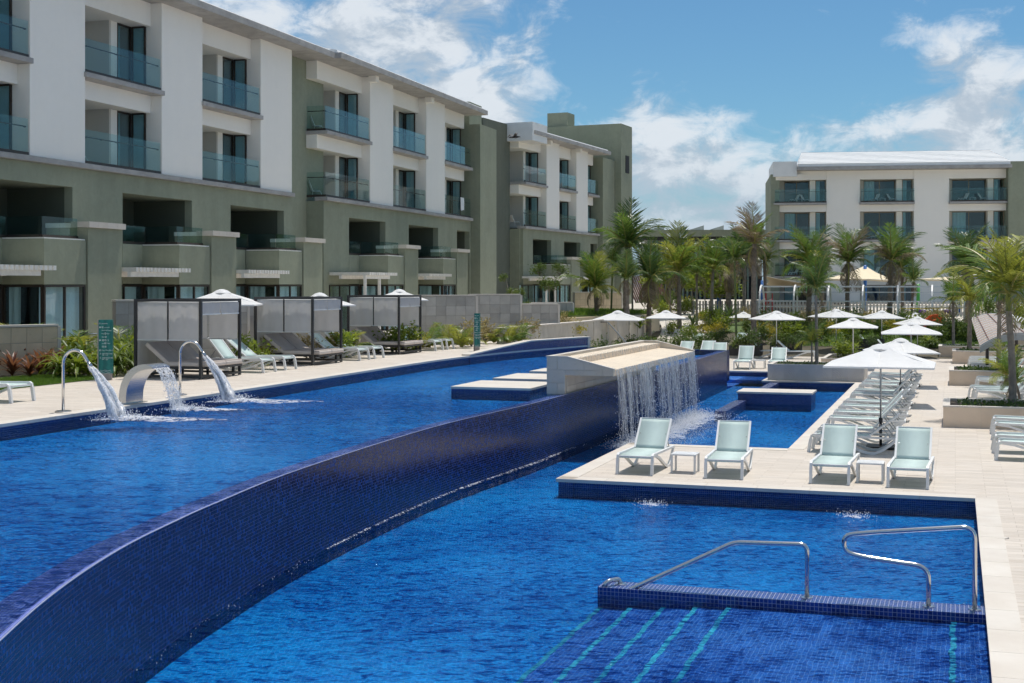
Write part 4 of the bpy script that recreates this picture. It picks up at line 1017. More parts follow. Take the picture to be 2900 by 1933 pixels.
# ------------------------------------------------------------------ stone planters
def planter(p0, p1, q0, q1, h, label, stone='tan_stone', panel=.95, rim=.16, carved=False, zb=0.0):
    e = empty('stone_planter', S(0, 0, zb), SITE, label, 'planter', 'stone planters')
    MB().box(p0+.012, p1-.012, q0+.012, q0+rim, 0, h-.04).build('wall', 'limestone', e); MB().box(p0+.012, p1-.012, q1-rim, q1-.012, 0, h-.04).build('wall', 'limestone', e)
    MB().box(p0+.012, p0+rim, q0+rim, q1-rim, 0, h-.04).build('wall', 'limestone', e); MB().box(p1-rim, p1-.012, q0+rim, q1-rim, 0, h-.04).build('wall', 'limestone', e)
    n = max(1, round((p1-p0)/panel))
    for i in range(n):
        a = p0 + (p1-p0)*i/n; b = p0 + (p1-p0)*(i+1)/n
        pn = MB().box(a+.003, b-.003, q0, q0+.0118, .0, h-.042).build('cladding_panel', stone, e)
        if carved:
            rr_ = random.Random(i); cx, cz = rr_.choice([a-.1, b+.1]), rr_.uniform(-.1, .1); m1 = MB()
            for k in range(4):
                rad = .38 + .07*k; pts = []
                for j in range(13):
                    an = R(8 + j*10.5); x = cx + rad*math.cos(an)*(1 if cx < a else -1); z = cz + rad*math.sin(an)
                    if a+.02 < x < b-.02 and .03 < z < h-.07: pts.append((x, q0-.002, z))
                if len(pts) > 2: m1.tube(pts, .011, 5)
            if m1.v: m1.build('carved_arc', stone, e)
    k = max(1, round((q1-q0)/panel))
    for i in range(k):
        a = q0 + (q1-q0)*i/k; b = q0 + (q1-q0)*(i+1)/k
        MB().box(p0, p0+.0118, a+.003, b-.003, 0, h-.042).build('cladding_panel', stone, e); MB().box(p1-.0118, p1, a+.003, b-.003, 0, h-.042).build('cladding_panel', stone, e)
    c = MB(); c.box(p0-.01, p1+.01, q0-.01, q0+rim+.01, h-.04, h); c.box(p0-.01, p1+.01, q1-rim-.01, q1+.01, h-.04, h)
    c.box(p0-.01, p0+rim+.01, q0+rim+.011, q1-rim-.011, h-.04, h); c.box(p1-rim-.01, p1+.01, q0+rim+.011, q1-rim-.011, h-.04, h); c.build('cap', 'coping', e)
    MB().box(p0+rim, p1-rim, q0+rim, q1-rim, .02, h-.09).build('soil', 'soil', e)
    return e
planter(-7.0, -3.32, 53.5, 55.6, .63, 'carved grey stone planter standing at the end of the lower pool', 'carved_stone', .62, carved=True)
pA = to_site(P(2671, 1209, 0)); planter(pA[0], pA[0]+7.5, pA[1], pA[1]+2.6, .57, 'nearest tan stone planter on the terrace, a palm growing in it')
pB = to_site(P(2688, 1091, 0)); planter(pB[0], pB[0]+7.5, pB[1], pB[1]+2.6, .57, 'second tan stone planter from the camera on the terrace')
pC = to_site(P(2697, 1029.5, 0)); planter(pC[0], pC[0]+9, pC[1], pC[1]+2.4, .62, 'third tan stone planter from the camera on the terrace')
pD = to_site(P(2658, 1012, 0)); planter(pD[0], pD[0]+12, pD[1], pD[1]+2.4, .60, 'farthest tan stone planter below the brown arched canopy')
pE = to_site(P(2325, 1040, 0)); planter(pE[0], pE[0]+1.7, pE[1], pE[1]+4.2, .42, 'small low stone planter with a leafy bush left of the parasols')
# loungers beside the planters, heads to the right
for i, (x, y) in enumerate(((2808, 1228), (2812, 1245), (2813, 1283), (2822, 1303))):
    pp = to_site(P(x, y, 0)); l, r_ = q_axis(pp[0]+.02, pp[1]+.35, 0, '+p')
    lounger(l, r_, 'mint sun lounger cut by the picture edge, %s of four before the nearest planter' % ['farthest', 'second farthest', 'second nearest', 'nearest'][i], 'loungers before the nearest tan planter')
for i, (x, y) in enumerate(((2756, 1090), (2764, 1099), (2768, 1107), (2745, 1128), (2757, 1134), (2764, 1141))):
    pp = to_site(P(x, y, 0)); l, r_ = q_axis(pp[0], pA[1]+3.4+i*.95 if False else pp[1]+.3, 0, '+p')
    lounger(l, r_, 'mint sun lounger between the two nearest tan planters, %s from the back' % ORD[i], 'loungers between the two nearest tan planters')
for i in range(6):
    pp = to_site(P(2744, 1034 + i*6.6, 0)); l, r_ = q_axis(pp[0], pp[1]+.3, 0, '+p')
    lounger(l, r_, 'mint sun lounger before the third tan planter, %s from the back' % ORD[i], 'loungers before the third tan planter')
# ------------------------------------------------------------------ far terrace: black planter boxes, loungers, parasols
def black_box(x0, x1, y, h, dq, label):
    a = to_site(P(x0, y, 0)); b = to_site(P(x1, y, 0))
    e = empty('black_planter', S(a[0], a[1], 0), SITE, label, 'planter', 'black planter boxes on the far terrace'); L = b[0]-a[0]
    MB().box(.04, L-.04, .04, dq-.04, 0, .12).build('plinth', 'limestone', e)
    for i in range(max(1, round(L/.9))):
        k = max(1, round(L/.9)); MB().box(L*i/k+.003, L*(i+1)/k-.003, 0, .05, .12, h).build('panel', 'black_box', e)
    MB().box(0.004, .05, .051, dq, .12, h).build('panel', 'black_box', e); MB().box(L-.05, L-.004, .051, dq, .12, h).build('panel', 'black_box', e); MB().box(.051, L-.051, dq-.05, dq-.003, .12, h).build('panel', 'black_box', e)
    MB().box(.05, L-.05, .05, dq-.05, .13, h-.06).build('soil', 'soil', e)
    return e, a
BB = []
for a in ((2064, 2155, 1013, .66, 1.3, 'black planter box with a bush nearest the far end of the pool'), (2180, 2268, 1004, .62, 1.2, 'long black planter box behind two dark backed loungers'),
          (2258, 2330, 992, .78, 1.2, 'tall black planter box left of the small stone planter'), (2392, 2505, 1003, .80, 1.2, 'wide black planter box behind the pale parasol pole'),
          (2012, 2064, 992, .55, 1.2, 'low black planter box behind the pool corner'), (2530, 2618, 992, .85, 1.2, 'black planter box at the end of the far terrace'), (1985, 2033, 976, .5, 1.2, 'small black planter box far behind the pool corner')):
    BB.append(black_box(*a))
def far_lounger(x, y, ax, label, z=0.0):
    pp = to_site(P(x, y, z)); l, r_ = q_axis(pp[0], pp[1], z, ax)
    lounger(l, r_ + R(random.uniform(-4, 4)), label, 'loungers on the far terrace')
far_lounger(2101, 1046, '+q', 'mint lounger facing the camera beside the pool end, left of its table')
far_lounger(2200, 1047, '+q', 'mint lounger facing the camera beside the pool end, right of its table')
side_table(P(2151, 1043, 0), SITE, 'white side table between the two loungers at the pool end')
far_lounger(2222, 1014, '-p', 'dark backed mint lounger, left of two turned aside before the long black planter')
far_lounger(2308, 1016, '-p', 'dark backed mint lounger, right of two turned aside before the long black planter')
far_lounger(2395, 995, '-p', 'mint lounger turned aside before the tall black planter')
far_lounger(2078, 993, '+q', 'mint lounger behind the black planter nearest the pool'); far_lounger(2140, 992, '+q', 'mint lounger right behind the black planter nearest the pool')
far_lounger(2200, 983, '+q', 'mint lounger behind the long black planter, left one'); far_lounger(2243, 982, '+q', 'mint lounger behind the long black planter, right one')
far_lounger(2440, 988, '-p', 'mint lounger behind the wide black planter, left one'); far_lounger(2455, 984, '-p', 'mint lounger behind the wide black planter, right one')
far_lounger(2530, 1000, '-p', 'mint lounger at the end of the wide black planter'); far_lounger(2590, 1018, '-p', 'mint lounger beneath the far parasol of the row')
far_lounger(1922, 1022, '+q', 'mint lounger behind the cascade block, left one'); far_lounger(1985, 1020, '+q', 'mint lounger behind the cascade block, right one')
far_lounger(1958, 992, '+q', 'mint lounger farther behind the cascade block'); far_lounger(1725, 1010, '-p', 'mint lounger peeping over the far pool wall')
far_lounger(2030, 1030, '+q', 'mint lounger partly hidden by the pool corner')
for x, ya, Yd, rz, sc_, lb in ((1750, 883, 70.8, 5, 1.18, 'white parasol before the ribbed wall left of the path'), (1886, 878.6, 74, 12, 1.0, 'white parasol before the foot of the garden path'),
        (2106, 880, 84, 10, .84, 'small white parasol on the lawn between palm trunks'), (2199, 881, 69, 30, 1.04, 'white parasol over the black planter nearest the pool'),
        (2368, 875.5, 73, 40, 1.03, 'white parasol before the middle of the metal trellis'), (2416, 900, 60, 2, 1.0, 'white parasol behind the small stone planter'),
        (2497, 879, 73, 14, 1.0, 'white parasol right of centre before the trellis'), (2593, 883, 80, 8, .9, 'farthest white parasol near the purple flower spinner'), (2598, 895, 69, 16, .95, 'white parasol before the orange slide'), (2855, 886, 68, 25, 1.0, 'white parasol behind the brown arched canopy')):
    t_ = V(x, ya, Yd); umbrella((t_.x, t_.y, 0), SITE + R(rz), lb, t_.z, sc_)
# ------------------------------------------------------------------ tiled garden walls on the upper level
def tile_wall(a, b, zb, zt_, label, mtl='garden_tile', ts=.42, thick=.26, endcap=True):
    """a, b plan points of the visible face (a nearest the camera's left)"""
    a, b = Vector(a), Vector(b); L = (b-a).length; t = (b-a)/L; rz = math.atan2(t.y, t.x)
    e = empty('garden_wall', (a.x, a.y, zb), rz, label, 'wall', 'tiled garden walls'); H = zt_-zb
    MB().box(0, L, .012, thick, -.3, H-.06).build('core', 'grout', e)
    nx = max(1, round(L/ts)); nz = max(1, round((H-.08)/ts)); w_, h_ = L/nx, (H-.07)/nz
    me = MB().box(.006, w_-.006, 0, .0115, .006, h_-.006).mesh('tile', mtl)
    for i in range(nx):
        for j in range(nz): inst('tile', me, e, (i*w_, random.uniform(0, .003), j*h_))
    MB().box(-.02, L+.02, -.03, thick+.03, H-.058, H).build('cap', 'coping', e)
    MB().box(L+.001, L+.10, -.012, thick+.012, -.3, H-.06).build('end_stone', 'coping', e)
    return e
def wall_px(x0, yt0, Y0, x1, Y1, label, **k):
    A = V(x0, yt0, Y0); B = V(x1, 900, Y1); return tile_wall((A.x, A.y), (B.x, B.y), UPZ, A.z, label, **k)
wall_px(0-60, 922, 36.5, 163, 38.0, 'short warm stone tiled wall behind the red leafed plants', mtl='garden_tile_warm')
wall_px(328, 848, 42.5, 700, 45.5, 'tiled stone garden wall behind the nearest cabana')
wall_px(690, 850, 47.0, 935, 48.5, 'tiled stone garden wall behind the middle cabana')
wall_px(1150, 834.5, 56, 1347, 56.5, 'tiled stone garden wall behind the teal sign by the far cabana')
wall_px(1330, 832, 60, 1473, 60.5, 'tiled stone garden wall right of the small teal sign')
wall_px(1481, 859, 63, 1580, 63.5, 'low tiled stone garden wall left of the palms')
wall_px(1500, 856, 72, 1622, 74, 'low tiled wall farther back beside the young tree')
wall_px(1628, 826, 84, 1760, 86, 'warm tiled terrace wall behind the glass rail', mtl='garden_tile_warm')
# long plain limestone wall that drops to the far terrace
lw = empty('limestone_wall', (0,0,0), 0, 'long pale limestone wall at the edge of the upper terrace', 'wall')
pts = [P(1425, 973, UPZ), V(1662, 930, 67), V(1796, 920, 76), V(1860, 905, 82)]; tops = [1.87, 1.88, 1.93, 1.9]
for i in range(3):
    a, b = Vector(pts[i][:2]), Vector(pts[i+1][:2]); t = (b-a).normalized(); nn = Vector((-t.y, t.x))*.3; k = 4 if i == 0 else 8
    for j in range(k):
        u, v_ = a+(b-a)*(j/k)+t*.004, a+(b-a)*((j+1)/k)-t*.004; z0_, z1_ = tops[i]+(tops[i+1]-tops[i])*j/k, tops[i]+(tops[i+1]-tops[i])*(j+1)/k
        off = nn*0 if i == 0 else -nn*(.12*(j % 2))
        MB().hexa([(*(u+off), -.2), (*(v_+off), -.2), (*(v_+nn), -.2), (*(u+nn), -.2)], [(*(u+off), z0_), (*(v_+off), z1_), (*(v_+nn), z1_), (*(u+nn), z0_)]).build('wall_panel', 'limestone_wall', lw)
    MB().hexa([(*(a-nn*.2), tops[i]+.004), (*(b-nn*.2), tops[i+1]+.004), (*(b+nn*1.15), tops[i+1]+.004), (*(a+nn*1.15), tops[i]+.004)], [(*(a-nn*.2), tops[i]+.06), (*(b-nn*.2), tops[i+1]+.06), (*(b+nn*1.15), tops[i+1]+.06), (*(a+nn*1.15), tops[i]+.06)]).build('cap', 'coping', lw)
# ------------------------------------------------------------------ teal signs
def m_sign():
    m, t, out = mat('sign_teal'); v = t.n('ShaderNodeTexCoord').outputs['Object']
    wv = t.n('ShaderNodeTexWave', {'Vector': v, 'Scale': 1.6, 'Distortion': 9.0, 'Detail': 3.0, 'Detail Scale': 1.2}).outputs[1]
    c = t.mix(t.maprange(wv, .2, .9, 0, .7), (.008,.135,.125), (.02,.22,.20)); principled(t, out, c, .35)
m_sign(); m_plain('sign_white', (.75,.80,.78), .5)
def text_obj(body, size, loc, parent, name='lettering', align='LEFT'):
    cu_ = bpy.data.curves.new(name, 'FONT'); cu_.body = body; cu_.size = size; cu_.align_x = align
    me = None
    cu_.extrude = .001; cu_.resolution_u = 2
    tmp = bpy.data.objects.new(name, cu_); COL.objects.link(tmp); dg = bpy.context.evaluated_depsgraph_get(); me = bpy.data.meshes.new_from_object(tmp.evaluated_get(dg)); bpy.data.objects.remove(tmp); bpy.data.curves.remove(cu_)
    me.materials.clear(); me.materials.append(MAT['sign_white']); return inst(name, me, parent, loc, (R(90), 0, 0))
def sign(base, rz, w_, h, label, detail=True):
    e = empty('wayfinding_sign', base, rz, label, 'sign', 'teal wayfinding signs')
    MB().box(0, w_, 0, .10, .18, h).build('panel', 'sign_teal', e); MB().box(.02, w_-.02, .01, .09, 0, .178).build('foot', 'taupe_cushion', e); MB().box(-.03, -.002, .005, .095, 0, h).build('edge', 'taupe_cushion', e)
    s = h/2.0; y = -.004
    def row(z, items):
        for x, kind in items:
            if isinstance(kind, str): text_obj(kind, .052*s, (x*w_, y, z*h), e)
            else:
                m1 = MB(); r_ = .028*s; cx, cz = x*w_+r_, z*h+r_*.7
                if kind == 1: m1.tube([(cx-r_, y, cz-r_), (cx, y, cz+r_*.7), (cx+r_, y, cz-r_)], .006*s, 4)
                elif kind == 2:
                    for k in range(3):
                        for l in range(3): m1.box(cx-r_+k*r_*.75, cx-r_+k*r_*.75+r_*.5, y-.001, y+.003, cz-r_+l*r_*.75, cz-r_+l*r_*.75+r_*.5)
                elif kind == 3: m1.tube([(cx+r_*math.cos(a*.5236), y, cz+r_*math.sin(a*.5236)) for a in range(13)], .005*s, 4); m1.tube([(cx-r_*.4, y, cz), (cx+r_*.4, y, cz)], .006*s, 4)
                elif kind == 4: m1.tube([(cx-r_*.4, y, cz+r_), (cx+r_*.5, y, cz), (cx-r_*.4, y, cz-r_)], .006*s, 4)
                elif kind == 5: m1.tube([(cx+r_*.4, y, cz+r_), (cx-r_*.5, y, cz), (cx+r_*.4, y, cz-r_)], .006*s, 4)
                elif kind == 6: m1.box(cx-r_, cx-r_*.6, y-.001, y+.003, cz-r_, cz+r_); m1.box(cx+r_*.5, cx+r_*.9, y-.001, y+.003, cz-r_, cz+r_); m1.tube([(cx-r_*.05+r_*.4*math.cos(a*.7854), y, cz+r_*.4*math.sin(a*.7854)) for a in range(9)], .005*s, 4)
                m1.build('symbol', 'sign_white', e)
    row(.93, [(.06, 1), (.24, '5Avenida')]); row(.865, [(.06, 6), (.24, 2), (.44, 'mercado')]); row(.815, [(.24, 'Moda Sal Fuego')]); row(.76, [(.24, 'SQ'), (.46, 3), (.66, 'Bar')]); row(.705, [(.24, 'club'), (.48, 3)])
    row(.65, [(.06, 6), (.28, 2), (.46, 3), (.66, 4)]); row(.60, [(.26, 'pool'), (.46, 2), (.64, 'Time')]); row(.545, [(.28, 3), (.46, 2)]); row(.485, [(.08, 3), (.26, 'Tiny COCONUT')]); row(.43, [(.08, 4), (.26, 'HABITACIONES')]); row(.405, [(.26, '200 - 214')])
    row(.36, [(.08, 5), (.26, 'HABITACIONES')]); row(.335, [(.26, '300 - 320')])
    m1 = MB()
    for k in range(3): m1.tube([(.04+(w_-.06)*j/14, y, (.11+.025*k)*h + .012*math.sin(j*.9+k)) for j in range(15)], .004, 4)
    m1.build('wave_motif', 'sign_white', e)
    return e
b0 = P(279, 1076, UPZ); sign((b0.x, b0.y, UPZ), R(-4), .36, 1.58, 'tall teal wayfinding sign with white lettering beside the nearest cabana')
b0 = V(1343, 960, 50.5); sign((b0.x, b0.y, UPZ), R(-20), .21, 1.42, 'smaller teal wayfinding sign before the far tiled walls')

c0 = V(250, 0, 39.5); e = empty('steel_hoop', (c0.x, c0.y, UPZ), R(-5), 'thin steel hoop rail standing left of the teal sign', 'handrail')
MB().tube(bend([(0, 0, 0), (0, 0, 1.05), (.22, 0, 1.05), (.22, .5, 1.05), (.22, .5, 0)], .09), .022, 8).build('rail', 'wet_steel', e, smooth=True)
for x, y in ((0, 0), (.22, .5)): MB().tube([(x, y, 0), (x, y, .012)], .06, 12).build('base_plate', 'wet_steel', e)
# ================================================================== far ground, far buildings, playground
m_plain('grass_ground', (.075,.115,.030), .95, var=.35, scale=2.0, bstr=.5, bscale=25)
m_plain('bed_soil', (.10,.085,.055), .95, var=.35, scale=3.0, bstr=.4, bscale=20)
m_stone('path_stone', (.62,.57,.50), (.55,.50,.43), .7, 40, .3)
m_plain('picket_paint', (.52,.51,.47), .6, var=.06); m_plain('steel_white', (.72,.71,.69), .4); m_plain('steel_grey', (.45,.44,.42), .4)
m_plain('sail_cream', (.70,.60,.42), .8, var=.04); m_plain('play_blue', (.02,.13,.42), .4); m_plain('play_green', (.06,.32,.05), .4); m_plain('play_red', (.55,.02,.025), .4); m_plain('play_orange', (.75,.12,.015), .35)
m_plain('play_purple', (.10,.03,.22), .4); m_plain('play_yellow', (.75,.50,.03), .4); m_plain('louver_teal', (.13,.20,.195), .5); m_plain('panel_dark', (.03,.035,.05), .25); m_plain('brown_slat', (.16,.075,.05), .6)
m_plain('canopy_slat', (.40,.30,.235), .6, var=.12, scale=5); m_plain('off_white_wall', (.62,.62,.60), .7)
def gz(q):                                            # height of the planted bank and the park beyond, by distance along the terrace axis
    if q < 72: return .02
    if q < 84: u = (q-72)/12; return .02 + 1.18*u*u*(3-2*u)
    if q < 135: return 1.2 + 1.0*(q-84)/51
    return 2.2
def ground_strip(p0, p1, qs, name, mtl, dz=0.0):
    m = MB(); 
    for i in range(len(qs)-1):
        q0, q1 = qs[i], qs[i+1]
        m.add([S(p0, q0, gz(q0)+dz), S(p1, q0, gz(q0)+dz), S(p1, q1, gz(q1)+dz), S(p0, q1, gz(q1)+dz)], [(0, 1, 2, 3)])
    o = m.build(name, mtl); o['kind'] = 'structure'; return o
QS = [71.5, 73, 75, 77, 79, 81, 83, 85, 90, 100, 115, 135, 200, 400, 900]
ground_strip(-17.3, 500, QS, 'garden_ground', 'bed_soil')
ground_strip(-420, -17.3, [84, 90, 100, 115, 135, 200, 400, 900], 'garden_paving', 'path_stone')
ground_strip(-9.5, 120, [89, 100, 115, 135], 'bounce_paving', 'path_stone', .02)  # pale ground sheet added to bounce warm light onto the right hotel block
MB().sheet(sx([(-17.7, 54.2), (-17.7, 84), (-300, 84), (-300, 54.2)]), UPZ-.004).build('garden_paving', 'path_stone')['kind'] = 'structure'
MB().sheet(sx([(-25.5, 2), (-25.5, 54.2), (-300, 54.2), (-300, 2)]), UPZ-.004).build('garden_paving', 'travertine')['kind'] = 'structure'
MB().sheet(sx([(-26.0, 4), (-26.0, 54), (-22.9, 54), (-22.9, 4)]), UPZ+.004).build('planting_bed', 'bed_soil')['kind'] = 'structure'
# lawn patches on the bank
def patch(pts, name, mtl, dz=.03):
    m = MB(); vs = []
    for x, y in pts:
        # intersect the pixel ray with the bank
        Y = 60.0
        for _ in range(400):
            X = (x-CX)*Y/FPX; z = EYE-(y-HY)*Y/FPX; q = X*SA.x+Y*SA.y
            if z <= gz(q)+dz: break
            Y += .25
        vs.append((X, Y, gz(q)+dz))
    m.add(vs, [tuple(range(len(vs)))]); o = m.build(name, mtl); o['kind'] = 'structure'; return o
def on_bank(x, y):
    Y = 60.0
    for _ in range(800):
        X = (x-CX)*Y/FPX; z = EYE-(y-HY)*Y/FPX; q = X*SA.x+Y*SA.y
        if z <= gz(q): break
        Y += .1
    return Vector((X, Y, gz(q)))
def at_bank(x, Y):
    X = (x-CX)*Y/FPX; q = X*SA.x+Y*SA.y; return Vector((X, Y, gz(q)))
for pl in ([(1855, 935), (1945, 900), (2035, 905), (2120, 915), (2135, 940), (1990, 950)], [(2020, 915), (2110, 905), (2130, 940), (2040, 945)]):
    pass
lawn = MB()
for a, b in (((-9.5, 76), (3, 88)),): lawn = ground_strip(a[0], b[0], [76, 78, 80, 82, 84, 86, 88], 'lawn', 'grass_ground', .03)
ground_strip(-13.4, -11.5, [80, 82, 84, 86, 90], 'lawn', 'grass_ground', .03)
# the garden path climbing away
pth = MB(); pc = [(-13.6, 71.5, 2.4), (-14.6, 75, 1.9), (-15.1, 79, 1.55), (-16.2, 84, 1.5), (-18.2, 92, 1.6), (-20.5, 105, 1.7), (-24.5, 128, 2.2)]
pcs = spline([Vector((a, b, c)) for a, b, c in pc], 5)
for i in range(len(pcs)-1):
    a, b = pcs[i], pcs[i+1]
    pth.add([S(a.x-a.z, a.y, gz(a.y)+.05), S(a.x+a.z, a.y, gz(a.y)+.05), S(b.x+b.z, b.y-.03, gz(b.y)+.05), S(b.x-b.z, b.y-.03, gz(b.y)+.05)], [(0, 1, 2, 3)])
pth.build('path', 'path_stone')['kind'] = 'structure'
# raised lawn terrace with glass rail (left of the palms)
lt = empty('lawn_terrace', (0,0,0), 0, 'raised grass terrace with a tiled front and a glass rail', 'terrace')
a = V(1622, 895, 72); b = V(1868, 880, 80); t2 = (Vector(b[:2])-Vector(a[:2])).normalized(); nn = Vector((-t2.y, t2.x))
zt_ = 1.98
MB().hexa([(a.x, a.y, 1.0), (b.x, b.y, 1.0), (b.x+nn.x*9, b.y+nn.y*9, 1.0), (a.x+nn.x*9, a.y+nn.y*9, 1.0)], [(a.x, a.y, zt_), (b.x, b.y, zt_), (b.x+nn.x*9, b.y+nn.y*9, zt_), (a.x+nn.x*9, a.y+nn.y*9, zt_)]).build('terrace_body', 'garden_tile_warm', lt)
MB().hexa([(a.x+nn.x*.4, a.y+nn.y*.4, zt_+.002), (b.x+nn.x*.4, b.y+nn.y*.4, zt_+.002), (b.x+nn.x*8, b.y+nn.y*8, zt_+.002), (a.x+nn.x*8, a.y+nn.y*8, zt_+.002)], [(a.x+nn.x*.4, a.y+nn.y*.4, zt_+.10), (b.x+nn.x*.4, b.y+nn.y*.4, zt_+.10), (b.x+nn.x*8, b.y+nn.y*8, zt_+.16), (a.x+nn.x*8, a.y+nn.y*8, zt_+.16)]).build('turf', 'grass_ground', lt)
LAWN_T = (a, b, nn, zt_)
glass_rail(lt, [((a.x+nn.x*8.2, a.y+nn.y*8.2), (b.x+nn.x*8.2, b.y+nn.y*8.2), 9)], zt_+.1, .75, 'rail_glass', False)
# ------------------------------------------------------------------ right hotel building
dR = Vector((.99, -.142)).normalized(); oR = V(2190, 885, 126); k_ = 126/FPX
rb = empty('hotel_block', (oR.x, oR.y, 0), math.atan2(dR.y, dR.x), 'white four storey hotel block with shed roof behind the palms, grey green flank', 'building')
def U(x): return (x-2190)*k_*1.008
zfl = [1.1, 4.53, 7.87, 11.33]; zso = 14.3
MB().box(-.25, .55, -.3, 11, 1, zso-.3).build('flank', 'stucco_green', rb)
pil = [(2336, 2427), (2573, 2667)]; bays = [(2207, 2336), (2427, 2573), (2667, 2818)]
for a, b in pil: MB().box(U(a), U(b), 0, 3, 1, zso-.003).build('pillar', 'stucco_cream', rb)
MB().box(U(2818), U(2818)+16, -.9, 12, 1, 14.9).build('side_block', 'stucco_green', rb)
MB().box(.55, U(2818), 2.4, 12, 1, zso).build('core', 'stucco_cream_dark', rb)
for bi, (a, b) in enumerate(bays):
    u0, u1 = U(a), U(b)
    for fl in range(4):
        z0_ = zfl[fl]; z1_ = zfl[fl+1] if fl < 3 else zso; hd = z1_-.82
        bal = empty('balcony'); bal.parent = rb
        ext = .5 if bi == 0 else 0
        MB().box(u0+.003, u1-.003, .05, .3, hd, z1_-.20 if fl < 3 else z1_-.003).build('spandrel', 'stucco_cream', bal)
        MB().box(u0+.004, u1-.004, .3, 2.4, hd+.02, hd+.2).build('soffit', 'stucco_cream', bal)
        if fl > 0:
            MB().box(u0-.05-ext, u1-.004, -.55, 2.4, z0_-.19, z0_).build('slab', 'concrete', bal)
            glass_rail(rb, [((u0-ext+.05, -.45), (u1-.03, -.45), 2)], z0_, 1.18, 'rail_glass', True)
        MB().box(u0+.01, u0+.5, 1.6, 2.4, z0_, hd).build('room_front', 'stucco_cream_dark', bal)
        window(rb, (u0+.5, 1.7), (u1-1.45, 1.7), z0_, hd, 2, mtl='tan_frame', curtains=(1 if (bi+fl) % 2 == 0 else 0, 0), cm='curtain')
        MB().box(u1-1.45, u1-.95, .9, 2.4, z0_, hd).build('room_front', 'stucco_cream', bal)
        window(rb, (u1-.95, .95), (u1-.01, .95), z0_, hd, 1, mtl='tan_frame', curtains=(1, 0))
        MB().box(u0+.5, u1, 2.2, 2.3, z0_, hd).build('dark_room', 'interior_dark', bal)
rr = empty('roof'); rr.parent = rb
ra, rbx = U(2254), U(2826)
MB().box(ra, rbx, -1.2, 10, zso, zso+.32).build('eave', 'concrete', rr)
MB().hexa([(ra+.1, -1.0, zso+.322), (rbx-.1, -1.0, zso+.322), (rbx-.1, 9.5, zso+.322), (ra+.1, 9.5, zso+.322)], [(ra+.1, -1.0, zso+.62), (rbx-.1, -1.0, zso+.62), (rbx-.1, 8.0, zso+2.5), (ra+1.0, 8.0, zso+2.5)]).build('roof_slope', 'white_roof', rr)
for k in range(9):                                     # raised seams of the white roof sheets
    u = (k+.5)/9; y0 = -1.0+9*u; z0_ = zso+.62+1.88*u
    MB().bar((ra+.1+.9*u, y0, z0_+.02), (rbx-.12, y0, z0_+.02), .10, .06).build('roof_seam', 'white_roof', rr)
MB().box(-.05, ra-.01, -.7, 8, zso-.55, zso+.85).build('corner_fascia', 'white_roof', rb)
MB().box(.2, ra+.5, -.35, 1, zso-.85, zso-.3).build('corner_beam', 'stucco_cream', rb)
def to_world(o, u, w_, z): return o.matrix_basis @ Vector((u, w_, z))
rzR = math.atan2(dR.y, dR.x)
NM = ['left', 'middle', 'right']; FN = ['', 'lowest visible', 'middle', 'top']
for bi, (a, b) in enumerate(bays):
    for fl in (1, 2, 3):
        u0, u1 = U(a), U(b)
        for (uu, rz_, s_) in ((u0+.9, R(-65), 'left'), (u1-1.35, R(65), 'right')):
            w_ = to_world(rb, uu, .6, zfl[fl]); balcony_chair(w_, rzR+rz_ + R(180)*0, '%s white chair on the %s balcony, %s floor of the right hotel block' % (s_, NM[bi], FN[fl]))
        balcony_table(to_world(rb, (u0+u1)/2-.3, .7, zfl[fl]), rzR, 'white table on the %s balcony, %s floor of the right hotel block' % (NM[bi], FN[fl]))
# a few chairs on the left hotel balconies
for ob, uu, zz_, lb in ((w2, -4.6, ZL3, 'white chair on the lower glazed corner balcony of the second hotel wing'), (w2, -4.4, ZL4, 'white chair on the upper glazed corner balcony of the second hotel wing'), (w1, 1.4, ZL3, 'white chair on the lower balcony between the first two full pillars'), (w1, 9.5, ZL4, 'white chair on the upper balcony left of the third pillar'), (w1, 9.6, ZL3, 'white chair on the lower balcony left of the third pillar'), (w3, .9, ZL3, 'white chair on the lower corner balcony of the far wing')):
    balcony_chair(to_world(ob, uu, .9, zz_), ob.rotation_euler[2]+R(70), lb)
# ------------------------------------------------------------------ low central building with roof panels
oc = V(1825, 850, 142); cb = empty('low_pavilion', (oc.x, oc.y, 0), R(-3), 'low pavilion with teal louvers and roof panels behind the palms', 'building'); L = 330*142/FPX
MB().box(0, L, 0, 14, 1.8, 8.4).build('body', 'off_white_wall', cb)
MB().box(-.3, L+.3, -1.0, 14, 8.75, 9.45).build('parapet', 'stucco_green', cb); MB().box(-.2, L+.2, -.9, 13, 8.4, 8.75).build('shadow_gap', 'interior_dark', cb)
MB().box(.0, L, -.06, -.01, 1.8, 4.6).build('glazing', 'panel_dark', cb); MB().box(0, L, -.1, -.02, 7.3, 7.75).build('dark_band', 'interior_dark', cb)
for i in range(26):
    x = .3 + i*(L-.6)/26; MB().box(x, x+.16, -.9, -.35, 1.8, 8.3).build('louver', 'louver_teal', cb)
for i in range(6):
    x = .5 + i*2.1; MB().hexa([(x, 2, 9.46), (x+1.7, 2, 9.46), (x+1.7, 3, 9.46), (x, 3, 9.46)], [(x, 2, 9.52), (x+1.7, 2, 10.05), (x+1.7, 3, 10.05), (x, 3, 9.52)]).build('roof_panel', 'roof_gear', cb)
for x, w_ in ((2.3, .35), (3.6, .8)): MB().box(x, x+w_, -1.04, -1.01, 8.6, 9.1).build('vent', 'outdoor_white', cb)
